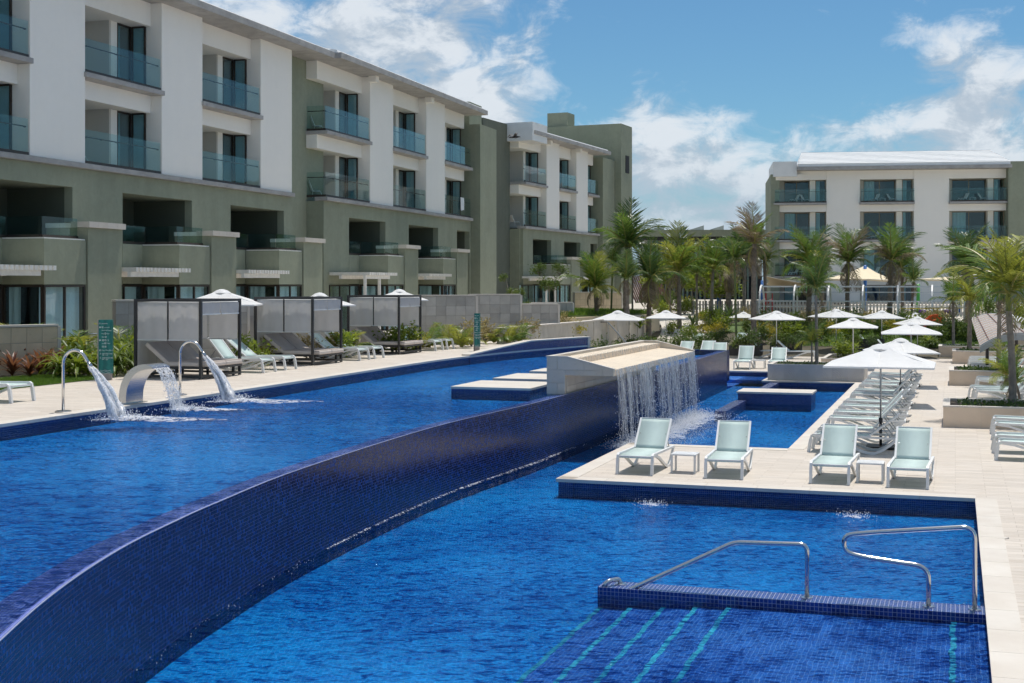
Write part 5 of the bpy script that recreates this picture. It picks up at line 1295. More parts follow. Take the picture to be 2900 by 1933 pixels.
# folding brown screens beside the pavilion
for i, (x, lb) in enumerate(((1800, 'leaning brown slatted panel behind the lawn terrace, left one'), (1846, 'leaning brown slatted panel behind the lawn terrace, right one'))):
    c0 = V(x, 845, 128); e = empty('slatted_panel', (c0.x, c0.y, 2.0), R(10), lb, 'panel', 'leaning brown slatted panels')
    for k in range(9): MB().hexa([(k*.2, 0, 0), (k*.2+.16, 0, 0), (k*.2+.16, .06, 0), (k*.2, .06, 0)], [(k*.2-1.1, .0, 2.6), (k*.2-.94, 0, 2.6), (k*.2-.94, .06, 2.6), (k*.2-1.1, .06, 2.6)]).build('slat', 'brown_slat', e)
# ------------------------------------------------------------------ metal trellis of arches
tr0 = V(2142, 905, 84); pT, qT = to_site(tr0); zT = gz(qT)-.05
tl = empty('arched_trellis', S(0, 0, 0), SITE, 'pale steel trellis tunnel of repeated arches with long rails', 'trellis')
span, hv, hh = 2.1, 1.25, 1.25
def arch_pts(dr=0):
    pts = [(0, zT), (0, zT+hv)]
    for k in range(1, 12): a = math.pi - math.pi*k/12; pts.append((span/2 + (span/2)*math.cos(a), zT+hv + hh*math.sin(a)))
    return pts + [(span, zT+hv), (span, zT)]
AP = arch_pts(); xs_ = []
for k, x in enumerate((2151, 2245, 2340, 2437, 2537, 2637, 2732)):
    w_ = V(x, 850, 84 - (x-2151)*.0105*1.2); p_, q_ = to_site(w_); xs_.append(p_)
for p_ in xs_:
    m1 = MB(); m1.sweep([(qT + a, b) for a, b in AP], (.045, .075)); m1.move((p_, 0, 0)); m1.build('arch', 'steel_white', tl)
for i in (0, 1, 3, 5, 6, 7, 9, 11):
    a, b = AP[i+1]; MB().bar((xs_[0]-.1, qT+a, b-.02), (xs_[-1]+.1, qT+a, b-.02), .05, .05).build('rail', 'steel_white', tl)
for z_ in (.35, .75): MB().bar((xs_[0]-.1, qT-.06, zT+z_), (xs_[-1]+3, qT-.06, zT+z_), .03, .03).build('rail', 'steel_grey', tl)
# ------------------------------------------------------------------ picket fence round the playground
fc = empty('picket_fence', (0,0,0), 0, 'pale picket fence enclosing the playground behind the trellis', 'fence')
A = V(1962, 880, 100); B = V(2960, 880, 92); t_ = (Vector(B[:2])-Vector(A[:2])); L = t_.length; t_ = t_/L; rzF = math.atan2(t_.y, t_.x)
pk = MB().box(0, .13, 0, .04, 0, 1.35).mesh('picket', 'picket_paint')
for i in range(int(L/.235)):
    c_ = Vector(A[:2]) + t_*(i*.235); q_ = c_.x*SA.x + c_.y*SA.y
    inst('picket', pk, fc, (c_.x, c_.y, 1.18+random.uniform(0, .02)), (0, 0, rzF))
for z_ in (1.45, 2.25): MB().bar((A.x, A.y+.06, z_), (B.x, B.y+.06, z_), .05, .07).build('rail', 'picket_paint', fc)
# ------------------------------------------------------------------ playground: sails, posts, slide, spinners
def sail(pts, label):
    """curved shade sail between corner points"""
    e = empty('shade_sail', (0,0,0), 0, label, 'shade sail', 'cream shade sails'); c = sum((Vector(p) for p in pts), Vector())/len(pts); vs = []; fs = []; n = len(pts); N = 8
    ring = []
    for i in range(n):
        a, b = Vector(pts[i]), Vector(pts[(i+1) % n])
        for k in range(N):
            u = k/N; pnt = a*(1-u)+b*u; pnt = pnt + (c-pnt)*(.16*math.sin(math.pi*u)); ring.append(pnt)
    M = 4; rows = [[c + (p-c)*(1-j/M)**1.0 + Vector((0, 0, -.18*math.sin(math.pi*j/M*.9))) for p in ring] for j in range(M)]
    m1 = MB(); m1.loft(rows, cap=False); m1.v.append(tuple(c+Vector((0,0,-.1)))); b0_ = len(m1.v)-1; m_ = len(ring)
    for k in range(m_): m1.f.append(((M-1)*m_+k, (M-1)*m_+(k+1) % m_, b0_))
    m1.build('sail_cloth', 'sail_cream', e, smooth=True)
    top = MB(); top.loft([[p for p in ring], [p+Vector((0,0,.03)) for p in ring]], cap=False); top.build('hem', 'canvas', e)
    return e
sail([V(2165, 781, 108), V(2284, 803, 100), V(2284, 812, 112), V(2170, 806, 116)], 'cream shade sail left of the leaning palm')
sail([V(2326, 792, 100), V(2450, 752, 104), V(2550, 797, 98), V(2440, 790, 92)], 'peaked cream shade sail in the middle of the playground')
sail([V(2590, 790, 100), V(2690, 783, 106), V(2780, 775, 100), V(2690, 795, 93)], 'thin cream shade sail before the right hotel block')
sail([V(2780, 768, 104), V(2834, 755, 106), V(2900, 790, 100), V(2820, 800, 96)], 'cream shade sail beside the right picture edge')
def post(x, yt, Y, r_, mtl, label):
    t3 = V(x, yt, Y); e = empty('play_post', (t3.x, t3.y, 1.15), 0, label, 'post', 'coloured playground posts')
    MB().tube([(0, 0, 0), (0, 0, t3.z-1.15)], r_, 12).build('tube', mtl, e, smooth=True); MB().tube([(0, 0, t3.z-1.15), (0, 0, t3.z-1.10)], [r_*1.1, r_*.6], 12).build('cap', mtl, e)
post(2036, 776, 100, .17, 'play_blue', 'bright blue playground post beside the pavilion'); post(2450, 752, 103, .13, 'play_blue', 'blue playground post under the peaked sail'); post(2716, 790, 101, .12, 'play_blue', 'blue playground post before the right hotel block')
post(2600, 805, 98, .13, 'play_green', 'bright green playground post behind the trellis'); post(2285, 800, 98, .05, 'play_green', 'thin green playground post behind the palm trunk'); post(2158, 795, 104, .1, 'play_blue', 'blue playground post at the left sail corner')
sl = V(2178, 848, 98); e = empty('red_slide', (sl.x, sl.y, 1.2), R(15), 'red and white playground slide behind the fence', 'slide')
m1 = MB(); m1.sweep([(0, 1.35), (.5, 1.25), (1.2, .7), (1.9, .25), (2.4, .12)], (.28, .02)); m1.build('chute', 'play_red', e)
for x in (-.28, .28): m1 = MB(); m1.sweep([(0, 1.45), (.5, 1.35), (1.2, .8), (1.9, .35), (2.4, .22)], (.03, .10)); m1.move((x, 0, 0)); m1.build('side_wall', 'outdoor_white', e)
for x in (-.25, .25): MB().tube([(x, 0, 0), (x, 0, 1.9)], .04, 8).build('post', 'play_red', e)
so = V(2655, 935, 76); e = empty('orange_slide', (so.x, so.y, gz(78)), R(80), 'orange curved water slide behind the parasols', 'slide')
m1 = MB(); m1.sweep([(0, 1.15), (.3, 1.1), (.8, .7), (1.3, .3), (1.7, .2)], (.3, .03)); m1.build('chute', 'play_orange', e)
for x in (-.3, .3): m1 = MB(); m1.sweep([(0, 1.35), (.3, 1.3), (.8, .9), (1.3, .5), (1.7, .38)], (.05, .12)); m1.move((x, 0, 0)); m1.build('side_wall', 'play_orange', e)
m1 = MB(); m1.tube([(0, -.1, 0), (0, -.1, 1.3)], .2, 10); m1.build('tower', 'play_orange', e)
for x, y, Y, lb in ((2612, 887, 80, 'purple flower water feature, left one'), (2683, 886, 80, 'purple flower water feature, right one')):
    c0 = V(x, y, Y); e = empty('flower_spinner', (c0.x, c0.y, gz(80)), 0, lb, 'water toy', 'purple flower water features'); z_ = c0.z-gz(80)
    MB().tube([(0, 0, 0), (0, 0, z_-.15)], .035, 8).build('stem', 'play_green', e)
    for k in range(6):
        a = k*math.pi/3; m1 = MB(); m1.sweep([(.02, -.22), (.14, -.08), (.2, .10), (.12, .2)], (.09, .015)); o = m1.build('petal', 'play_purple', e, loc=(0, 0, z_), rz=a)
    MB().bar((-1.3, 0, z_+.30), (.9, 0, z_+.30), .05, .05).build('boom', 'play_yellow', e)
# ------------------------------------------------------------------ brown arched canopy on the right
cn = empty('arched_canopy', (0,0,0), 0, 'tilted brown slatted canopy with curved pale ribs above the planters', 'canopy')
fl_, fa, bl_, ba = V(2775, 981, 52), V(2880, 945, 52), V(2752, 905, 58), V(2812, 888.5, 58)
def arc(u, n=16, ext=2.0):
    l = fl_*(1-u) + bl_*u; a_ = fa*(1-u) + ba*u; w_ = a_.x-l.x; hgt = a_.z-l.z
    if u == 0: pass
    return [Vector((l.x + w_*ext*k/n, l.y, l.z + hgt*(1-(1-ext*k/n)**2))) for k in range(n+1)]
NR = 12
arcs = [arc(k/NR) for k in range(NR+1)]
for k, ar in enumerate(arcs): MB().tube(ar, .035, 6).build('rib', 'steel_white', cn)
for k in range(NR):
    m1 = MB(); m1.loft([arcs[k], [p*.0 + (arcs[k][i]*.06 + arcs[k+1][i]*.94) for i, p in enumerate(arcs[k])]], cap=False, closed=False)
    o = m1.build('slat_sheet', 'canopy_slat', cn)
for j in (2, 6, 10, 14): MB().tube([ar[j]+Vector((0, 0, .03)) for ar in arcs], .02, 6).build('purlin', 'brown_slat', cn)
m1 = MB(); m1.loft([[p+Vector((0,-.03,.05)), p+Vector((0,.05,.05)), p+Vector((0,.05,-.24)), p+Vector((0,-.03,-.24))] for p in arcs[0]]); m1.build('front_beam', 'steel_grey', cn)
for ar, x in ((arcs[8], 4), (arcs[8], 13), (arcs[2], 12)): MB().tube([ar[x]-Vector((0,0,.05)), Vector((ar[x].x+.2, ar[x].y+.6, 0))], .07, 8).build('post', 'dark_frame', cn)
# stair handrail by the limestone wall
e = empty('stair_rail', (0,0,0), 0, 'slanting steel stair rail before the ribbed limestone wall', 'handrail')
a, b = V(1722, 912, 69), V(1775, 972, 66); MB().tube(bend([a+Vector((-.4, .3, 0)), a, b, b+Vector((.3, -.2, 0)), b+Vector((.3, -.2, -.8))], .1), .03, 8).build('rail', 'brushed_steel', e, smooth=True); MB().tube([(a.x, a.y, .05), a], .025, 8).build('post', 'brushed_steel', e)
# bird
bd = V(1457, 388, 60); e = empty('bird', bd, R(20), 'small dark bird gliding before the far hotel wing', 'bird')
m1 = MB(); m1.tube([(-.28, 0, -.03), (-.12, 0, 0), (.08, 0, .02), (.2, 0, .03), (.3, 0, .02)], [.01, .05, .065, .035, .006], 8); m1.build('body', 'base_black', e, smooth=True)
for s_ in (-1, 1):
    MB().add([(-.08, 0, .02), (.1, 0, .03), (.02, s_*.35, .16), (-.1, s_*.35, .15), (-.12, s_*.8, .02)], [(0, 1, 2, 3), (3, 2, 4)]).build('wing', 'base_black', e)
# ================================================================== planting
m_leaf('palm_green', (.050,.110,.015), (.145,.225,.036), .40, .35); m_leaf('palm_dark', (.032,.075,.018), (.095,.155,.040), .32, .32); m_leaf('palm_yellow', (.14,.17,.018), (.32,.33,.05), .42, .4); m_leaf('palm_dry', (.13,.095,.055), (.30,.235,.15), .2, .6)
m_leaf('leaf_bright', (.07,.13,.012), (.24,.29,.03), .40); m_leaf('leaf_dark', (.03,.07,.016), (.10,.15,.035), .35); m_leaf('leaf_mid', (.04,.085,.012), (.13,.18,.03), .35); m_leaf('leaf_red', (.09,.022,.016), (.27,.12,.05), .35); m_leaf('leaf_yellow', (.17,.16,.012), (.40,.34,.03), .35); m_leaf('leaf_straw', (.22,.17,.06), (.36,.30,.12), .3)
m_leaf('grass_blade', (.05,.11,.012), (.16,.26,.03), .35)
m_plain('frond_stalk', (.26,.24,.05), .5); m_plain('trunk_bark', (.20,.165,.13), .9, var=.3, scale=6, bstr=.8, bscale=18); m_plain('trunk_grey', (.26,.225,.185), .85, var=.25, scale=6, bstr=.6, bscale=22); m_plain('trunk_green', (.12,.15,.05), .6, var=.2, scale=3)
def frond_mesh(L, droop, leaf, mtl, n=30, seed=0, hang=.5, ragged=.12):
    r_ = random.Random(seed); vs, fs = [], []
    pts = []
    for i in range(n+1):
        s = i/n; a = -droop*s**1.6; pts.append((s, a))
    P3 = [Vector((0, 0, 0))]; 
    for i in range(n): a = pts[i][1]; P3.append(P3[-1] + Vector((math.cos(a), 0, math.sin(a)))*(L/n))
    # rachis
    m1 = MB(); m1.tube(P3, [max(.004, .026*(1-.85*i/n)) for i in range(n+1)], 5)
    me = bpy.data.meshes.new('frond')
    vs = list(m1.v); fs = list(m1.f); nr = len(fs)
    for i in range(2, n+1):
        s = i/n; t = (P3[i]-P3[i-1]).normalized(); up = Vector((-t.z, 0, t.x))
        ll = leaf*(math.sin(math.pi*min(1, .10+s*.86))**.7)*r_.uniform(1-ragged, 1+ragged)
        for sd in (-1, 1):
            if r_.random() < ragged*.35: continue
            out = (Vector((0, sd, 0))*1.0 + t*(.6+.5*s) + up*(.3-hang*.35) + Vector((r_.uniform(-.15,.15), r_.uniform(-.1,.1), r_.uniform(-.25,.1)))).normalized()
            b = P3[i] + Vector((0, 0, 0)); mid = b + out*ll*.5; tip = mid + (out + Vector((0, 0, -hang*r_.uniform(.6, 1.4)))).normalized()*ll*.5
            w_ = t*(.0105 + .008*leaf); k = len(vs)
            vs += [tuple(b-w_*.6), tuple(b+w_*.6), tuple(mid+w_), tuple(mid-w_), tuple(tip)]
            fs += [(k, k+1, k+2, k+3), (k+3, k+2, k+4)]
    me.from_pydata(vs, [], fs); me.materials.append(MAT['frond_stalk']); me.materials.append(MAT[mtl])
    me.polygons.foreach_set('material_index', [0]*nr + [1]*(len(fs)-nr)); return me
FR = {}
for mt_ in ('palm_green', 'palm_dark', 'palm_yellow', 'palm_dry'):
    FR[mt_] = [frond_mesh(1.0, d_, .40, mt_, 30, i, h_, .28) for i, (d_, h_) in enumerate(((.45, .35), (1.1, .8), (1.7, 1.3), (2.4, 1.6)))]
def palm_trunk(h, r0, r1, lean=(0, 0), mtl='trunk_bark', ring=.14):
    m1 = MB(); n = max(6, int(h/ring)); pts, rr_ = [], []
    for i in range(n+1):
        s = i/n; pts.append((lean[0]*s*s, lean[1]*s*s, -.05+(h+.05)*s)); f = r0 + (r1-r0)*s + .35*r0*math.exp(-s*14)
        rr_.append(f*(1.0 if i % 2 else .90)*random.uniform(.97, 1.03))
    m1.tube(pts, rr_, 10); return m1
PALM_N = [0]
def palm(base, h, L, label, cat='palm tree', kinds=('palm_green',), n=15, lean=(0, 0), r=.13, trunk='trunk_bark', dry=2, wind=0.0, group='palm trees', stiff=False, name='palm_tree', shaft=0.0, seed=None):
    PALM_N[0] += 1; rd = random.Random(PALM_N[0]*13 if seed is None else seed)
    e = empty(name, base, rd.uniform(0, 6.28) if not wind else 0, label, cat, group)
    palm_trunk(h, r, r*.78, lean, trunk).build('trunk', trunk, e, smooth=False)
    c = Vector((lean[0], lean[1], h))
    if shaft: MB().tube([c, c+Vector((0, 0, shaft))], [r*.8, r*.5], 10).build('crownshaft', 'trunk_green', e, smooth=True); c = c+Vector((0, 0, shaft*.9))
    n += 3
    for i in range(n):
        s = (i+.5)/n; az_ = i*2.39996 + rd.uniform(-.3, .3); elev = R(86 - 84*s**1.2 + rd.uniform(-14, 14))
        if stiff: elev = R(80-70*s)
        k = min(3, max(0, int(s*3.2 + rd.uniform(-.5, .5)))); mt_ = rd.choice(kinds)
        if i >= n-dry: mt_ = 'palm_dry'; elev = R(-25-rd.uniform(0, 30))
        sc_ = 1.0*L*rd.uniform(.66, 1.2)*(.75+.25*math.sin(math.pi*min(1, s+.25)))
        if wind: az_ = az_ + wind*math.sin(az_)*.5
        o = inst('frond', FR[mt_][k], e, c, (rd.uniform(-.25, .25), -elev, az_), (sc_, sc_*rd.uniform(.9, 1.15), sc_))
        o.rotation_mode = 'XYZ'
    return e
def palm_px(xb, Y, yb, xt, yt, L, label, bank=True, zb=None, **k):
    b = at_bank(xb, Y) if zb is None else Vector(((xb-CX)*Y/FPX, Y, zb)); t_ = V(xt, yt, Y)
    return palm(b, t_.z-b.z, L, label, lean=(t_.x-b.x, random.uniform(-.15, .15)), **k)
G = 'palm_green'; D = 'palm_dark'; Yl = 'palm_yellow'
palm_px(1692, 76, 951, 1687, 815, 2.1, 'short full palm left of the palm group, right of the young tree', kinds=(G, Yl), n=18, r=.16)
palm_px(1771, 79, 940, 1767, 700, 2.6, 'tall dark coconut palm overlapping the far stair tower', kinds=(D, D, G), n=20, r=.19)
palm_px(1775, 75, 940, 1768, 790, 1.5, 'bushy palm with a thick fibrous trunk before the tall dark palm', kinds=(G, D), n=14, r=.2, dry=4)
palm_px(1730, 78, 930, 1735, 768, 1.3, 'slender green stemmed palm left of the thick fibrous trunk', kinds=(G,), n=10, r=.07, trunk='trunk_green', dry=0, shaft=.5)
palm_px(1791, 80, 930, 1791, 780, 1.2, 'slender palm just right of the thick fibrous trunk', kinds=(G,), n=10, r=.07, trunk='trunk_grey', dry=1)
palm_px(1837, 78, 934, 1838, 790, 2.4, 'broad palm with drooping dull fronds before the lawn terrace', kinds=(D, G), n=16, r=.17, dry=5)
palm_px(1924, 82, 924, 1925, 768, 2.6, 'yellowing palm with one wide upright frond beside the path', kinds=(Yl, G, Yl), n=15, r=.15, dry=2)
palm_px(1973, 84, 915, 1973, 775, 1.5, 'slim palm with banded trunk right of the yellowing palm', kinds=(G,), n=11, r=.08, trunk='trunk_grey')
palm_px(2014, 84, 917, 2014, 762, 1.9, 'palm beside the bright blue post', kinds=(G, Yl), n=13, r=.12, trunk='trunk_grey')
palm_px(2063, 90, 905, 2063, 775, 2.1, 'stout palm with dry skirt behind the small lawn parasol', kinds=(D, 'palm_dry', G), n=15, r=.22, dry=5)
palm_px(2085, 74, 945, 2083, 760, 1.8, 'slim smooth palm standing over the black planters', kinds=(D, G), n=12, r=.075, trunk='trunk_green', dry=1, shaft=.5)
palm_px(2107, 92, 905, 2105, 735, 2.3, 'tall palm behind the small lawn parasol', kinds=(D, G), n=16, r=.14, trunk='trunk_grey')
palm_px(2134, 72, 950, 2160, 690, 2.2, 'leaning wind torn palm with bare upright brown fronds', kinds=(G, 'palm_dry', 'palm_dry'), n=13, r=.17, dry=3)
palm_px(2168, 100, 900, 2172, 740, 2.4, 'dark palm behind the leaning palm before the white block', kinds=(D,), n=15, r=.15)
palm_px(2290, 80, 925, 2290, 748, 2.7, 'wide palm with long arching fronds before the white hotel block', kinds=(G, Yl, D), n=17, r=.18, dry=2)
palm_px(2399, 86, 905, 2399, 742, 2.5, 'narrow upright palm with a spear leaf before the first white pillar', kinds=(D, G, 'palm_dry'), n=17, r=.16, dry=4, stiff=True)
palm_px(2330, 96, 900, 2330, 760, 2.0, 'dull palm half hidden between the wide and the narrow palms', kinds=(D, 'palm_dry'), n=13, r=.12)
palm_px(2520, 84, 905, 2520, 738, 2.3, 'brown skirted palm before the second white pillar', kinds=('palm_dry', D, G), n=17, r=.18, dry=6, stiff=True)
palm_px(2556, 90, 895, 2558, 760, 2.2, 'green feathery palm right of the brown skirted palm', kinds=(G, D), n=15, r=.14)
palm_px(2582, 88, 895, 2582, 795, 1.4, 'small palm right of the feathery palm', kinds=(D, G), n=11, r=.09)
palm_px(2736, 86, 905, 2730, 755, 2.6, 'dense dark palm with fan top before the right balconies', kinds=(D, D, G), n=22, r=.16, dry=3)
palm_px(2745, 66, 990, 2742, 852, 1.9, 'bushy bright palm left of the brown canopy', kinds=(G, Yl), n=13, r=.13)
palm_px(2700, 72, 985, 2702, 850, 1.5, 'slim palm left of the brown canopy with dark trunk', kinds=(G,), n=10, r=.09, trunk='trunk_grey')
# palms in the stone planters
palm_px(2868, 37.2, 1145, 2879, 880, 2.3, 'large yellow stalked palm in the nearest tan planter', zb=.46, kinds=(Yl, G, G), n=15, r=.11, trunk='trunk_grey', dry=1, shaft=.55, group='planter palms')
palm_px(2888, 37.6, 1145, 2897, 1085, .9, 'small young palm beside the large palm in the nearest planter', zb=.46, kinds=(G,), n=8, r=.045, dry=1, group='planter palms')
palm_px(2828, 50.5, 1035, 2826, 835, 1.5, 'slender palm with drooping fronds rising through the canopy edge', zb=.5, kinds=(G, D), n=13, r=.09, trunk='trunk_grey', dry=2, group='planter palms')
palm_px(2850, 45.4, 1090, 2852, 1062, 1.15, 'short palm with arching fronds in the second tan planter', zb=.46, kinds=(G, Yl), n=9, r=.06, dry=2, group='planter palms')
palm_px(2313, 53.3, 1028, 2316, 835, 1.5, 'tall slender palm in the carved stone planter', zb=.52, kinds=(G, D), n=9, r=.075, trunk='trunk_grey', dry=1, shaft=.3, group='planter palms')
palm_px(2299, 53.3, 1026, 2294, 968, .95, 'small young palm in the carved stone planter', zb=.52, kinds=(G, Yl), n=9, r=.04, trunk='trunk_grey', dry=0, stiff=True, group='planter palms')
# ------------------------------------------------------------------ shrubs
def shrub_mesh(rx, rz, n, leaf, mtl, seed, clumps=9, stems=True, long=1.6):
    r_ = np.random.default_rng(seed); vs, fs = [], []
    cs = r_.normal(size=(clumps, 3)); cs /= np.linalg.norm(cs, axis=1)[:, None]; cs *= r_.uniform(.35, .8, (clumps, 1)); cs[:, 2] = np.abs(cs[:, 2])*1.0
    for i in range(n):
        c = cs[r_.integers(clumps)]; p_ = c + r_.normal(size=3)*.21
        p_ = Vector((p_[0]*rx, p_[1]*rx, max(.05, (p_[2]*.85+.28))*rz))
        d_ = Vector(r_.normal(size=3)); d_.z = abs(d_.z)*.8+.1; d_.normalize(); w_ = d_.cross(Vector(r_.normal(size=3))).normalized()
        l = leaf*r_.uniform(.6, 1.25); k = len(vs)
        m_ = p_ + d_*l*.5*long; t_ = p_ + d_*l*long + Vector((0, 0, -l*.25))
        vs += [tuple(p_), tuple(m_+w_*l*.34), tuple(t_), tuple(m_-w_*l*.34)]; fs.append((k, k+1, k+2, k+3))
    nl = len(fs); m1 = MB()
    for c in cs[:6]: m1.tube([(0, 0, 0), (c[0]*rx*.4, c[1]*rx*.4, rz*.3), (c[0]*rx*.95, c[1]*rx*.95, (c[2]*.85+.28)*rz)], [.02, .014, .005], 4)
    k = len(vs); vs += list(m1.v); fs += [tuple(i+k for i in f) for f in m1.f]
    me = bpy.data.meshes.new('foliage'); me.from_pydata(vs, [], fs); me.materials.append(MAT[mtl]); me.materials.append(MAT['trunk_bark'])
    me.polygons.foreach_set('material_index', [0]*nl + [1]*(len(fs)-nl)); return me
def rosette_mesh(n, L, w_, mtl, seed, droop=1.0, up=.6, fold=.3):
    r_ = random.Random(seed); vs, fs = [], []
    for i in range(n):
        az_ = i*2.4 + r_.uniform(-.3, .3); e0 = R(85 - 70*(i/n)**.8*up*1.4 + r_.uniform(-8, 8)); l = L*r_.uniform(.7, 1.1); b = Vector((0, 0, r_.uniform(.0, L*.35))); pts = [b]; a = e0; S_ = 5
        for k in range(S_): pts.append(pts[-1] + Vector((math.cos(az_)*math.cos(a), math.sin(az_)*math.cos(a), math.sin(a)))*(l/S_)); a -= droop*.32
        sd = Vector((-math.sin(az_), math.cos(az_), 0)); k0 = len(vs)
        for k, p_ in enumerate(pts):
            ww = w_*math.sin(math.pi*(.12+.86*k/S_))**.8; vs += [tuple(p_-sd*ww+Vector((0, 0, ww*fold))), tuple(p_), tuple(p_+sd*ww+Vector((0, 0, ww*fold)))]
        for k in range(S_): q_ = k0+3*k; fs += [(q_, q_+1, q_+4, q_+3), (q_+1, q_+2, q_+5, q_+4)]
    me = bpy.data.meshes.new('leaves'); me.from_pydata(vs, [], fs); me.materials.append(MAT[mtl]); return me
SH = {'bright': [shrub_mesh(.55, .8, 650, .085, 'leaf_bright', s) for s in (1, 2)], 'dark': [shrub_mesh(.55, .9, 700, .08, 'leaf_dark', s) for s in (3, 4, 5)], 'mid': [shrub_mesh(.55, .85, 700, .08, 'leaf_mid', s) for s in (6, 7, 8)],
      'yellow': [shrub_mesh(.55, .55, 600, .06, 'leaf_yellow', s) for s in (9, 10)], 'straw': [shrub_mesh(.5, .8, 420, .06, 'leaf_straw', s, long=3.0) for s in (11, 12)], 'tree': [shrub_mesh(.75, 1.0, 520, .12, 'leaf_bright', s, 7) for s in (13, 14)], 'treedark': [shrub_mesh(.75, 1.0, 520, .11, 'leaf_mid', s, 7) for s in (15, 16)],
      'red': [rosette_mesh(30, .55, .034, 'leaf_red', s, .55, .5) for s in (1, 2, 3)], 'strap': [rosette_mesh(40, .75, .026, 'leaf_mid', s, 1.3) for s in (4, 5)], 'strapy': [rosette_mesh(36, .7, .03, 'leaf_bright', s, 1.2) for s in (6, 7)], 'agave': [rosette_mesh(22, .8, .06, 'leaf_bright', s, .7) for s in (8, 9)], 'spike': [rosette_mesh(30, .9, .03, 'leaf_dark', s, .35, .5) for s in (10,)]}
PN = [0]
def plant(kind, loc, s, label, group, name='shrub', cat='shrub', sz=1.0):
    PN[0] += 1; me = SH[kind][PN[0] % len(SH[kind])]
    e = empty(name, loc, random.uniform(0, 6.28), label, cat, group)
    inst('foliage', me, e, (0, 0, 0), (0, 0, 0), (s, s, s*sz)); return e
def areca(loc, L, n, label, group, kinds=('palm_green', 'palm_yellow'), name='areca_palm'):
    PN[0] += 1; rd = random.Random(PN[0]*7); e = empty(name, loc, rd.uniform(0, 6), label, 'palm', group)
    for i in range(n):
        s = (i+.5)/n; sc_ = L*rd.uniform(.75, 1.1); inst('frond', FR[rd.choice(kinds)][1 if s < .5 else 2], e, (rd.uniform(-.08, .08), rd.uniform(-.08, .08), .05), (0, -R(85-45*s), i*2.4), (sc_, sc_*1.1, sc_))
    return e
ORDX = ['first', 'second', 'third', 'fourth', 'fifth', 'sixth', 'seventh', 'eighth', 'ninth', 'tenth', 'eleventh', 'twelfth', 'thirteenth', 'fourteenth', 'fifteenth', 'sixteenth', 'seventeenth', 'eighteenth']
# the near bed on the upper terrace
for i, (x, y, s) in enumerate(((8, 1062, .95), (36, 1066, 1.0), (66, 1058, 1.25), (84, 1069, .85), (112, 1063, 1.0), (136, 1058, 1.15), (158, 1060, 1.1))):
    plant('red', P(x, y, UPZ), s*1.2, 'red leafed cordyline, %s from the left in the near planting bed' % ORDX[i], 'red cordylines in the near bed', 'cordyline', 'plant')
for i, (x, y, s) in enumerate(((172, 1070, .95), (196, 1062, 1.1), (218, 1070, 1.0), (236, 1060, 1.2), (258, 1064, 1.0), (330, 1064, 1.15), (350, 1054, 1.2), (372, 1060, 1.0))):
    plant('strap' if i % 2 else 'strapy', P(x, y, UPZ), s*1.35, 'green strap leafed plant, %s from the left in the near planting bed' % ORDX[i], 'strap leafed plants in the near bed', 'strap_plant', 'plant')
areca(P(70, 1046, UPZ), 1.6, 14, 'feathery areca palm behind the red cordylines', 'areca palms on the upper terrace'); areca(P(212, 1046, UPZ), 1.4, 12, 'feathery areca palm behind the green strap plants', 'areca palms on the upper terrace'); areca(P(345, 1040, UPZ), 1.6, 12, 'feathery areca palm behind the teal sign', 'areca palms on the upper terrace'); areca(P(2, 1048, UPZ), 1.0, 8, 'areca palm at the left picture edge', 'areca palms on the upper terrace')
for i, (x, Y, s, k) in enumerate(((700, 41, 1.2, 'bright'), (735, 42, 1.0, 'yellow'), (978, 47, 1.3, 'agave'), (962, 46, 1.1, 'bright'), (930, 46, 1.0, 'straw'), (880, 45, 1.0, 'straw'), (1110, 49, 1.2, 'bright'), (1150, 50, 1.2, 'bright'), (1185, 51, 1.1, 'yellow'))):
    plant(k, V(x, 0, Y).xy.to_3d() + Vector((0, 0, UPZ)), s, 'green yellow garden plant, %s along the cabanas from the left' % ORDX[i], 'garden plants behind the cabanas')
for i, (x, Y, L) in enumerate(((1213, 52.5, 1.1), (1266, 53.5, 1.15), (1306, 53, 1.1), (1440, 57, 1.0), (1470, 58, .9), (1400, 57, .9), (720, 43, 1.1), (985, 47.5, 1.2))):
    b_ = V(x, 0, Y); areca((b_.x, b_.y, UPZ), L, 9, 'bright spreading palm plant, %s before the tiled garden walls' % ORDX[i], 'palm plants before the tiled walls', kinds=('palm_yellow', 'palm_green'))
for i, x in enumerate((1222, 1243, 1262, 1284, 1303, 1322, 1360, 1378, 1396, 1414)):
    b_ = P(x, 962-(x-1222)*.028, UPZ); plant('yellow', b_, .75, 'low yellow green mound, %s from the left beside the far paving' % ORDX[i], 'low yellow mounds beside the far paving', sz=.8)
for i, (x, Y, s, k) in enumerate(((1335, 54.5, 1.3, 'straw'), (1375, 57, 1.2, 'straw'), (1490, 60, 1.2, 'straw'), (1605, 66, 1.3, 'straw'), (1590, 65, 1.1, 'yellow'), (1625, 66, 1.2, 'yellow'), (1655, 69, 1.0, 'yellow'), (1685, 70, 1.0, 'agave'), (1710, 72, 1.0, 'bright'), (1735, 74, 1.0, 'yellow'), (1760, 75, .9, 'bright'), (1812, 76, 1.1, 'agave'))):
    b_ = V(x, 0, Y); plant(k, (b_.x, b_.y, UPZ), s, 'feathery garden plant, %s from the left above the limestone wall' % ORDX[i], 'garden plants above the limestone wall')
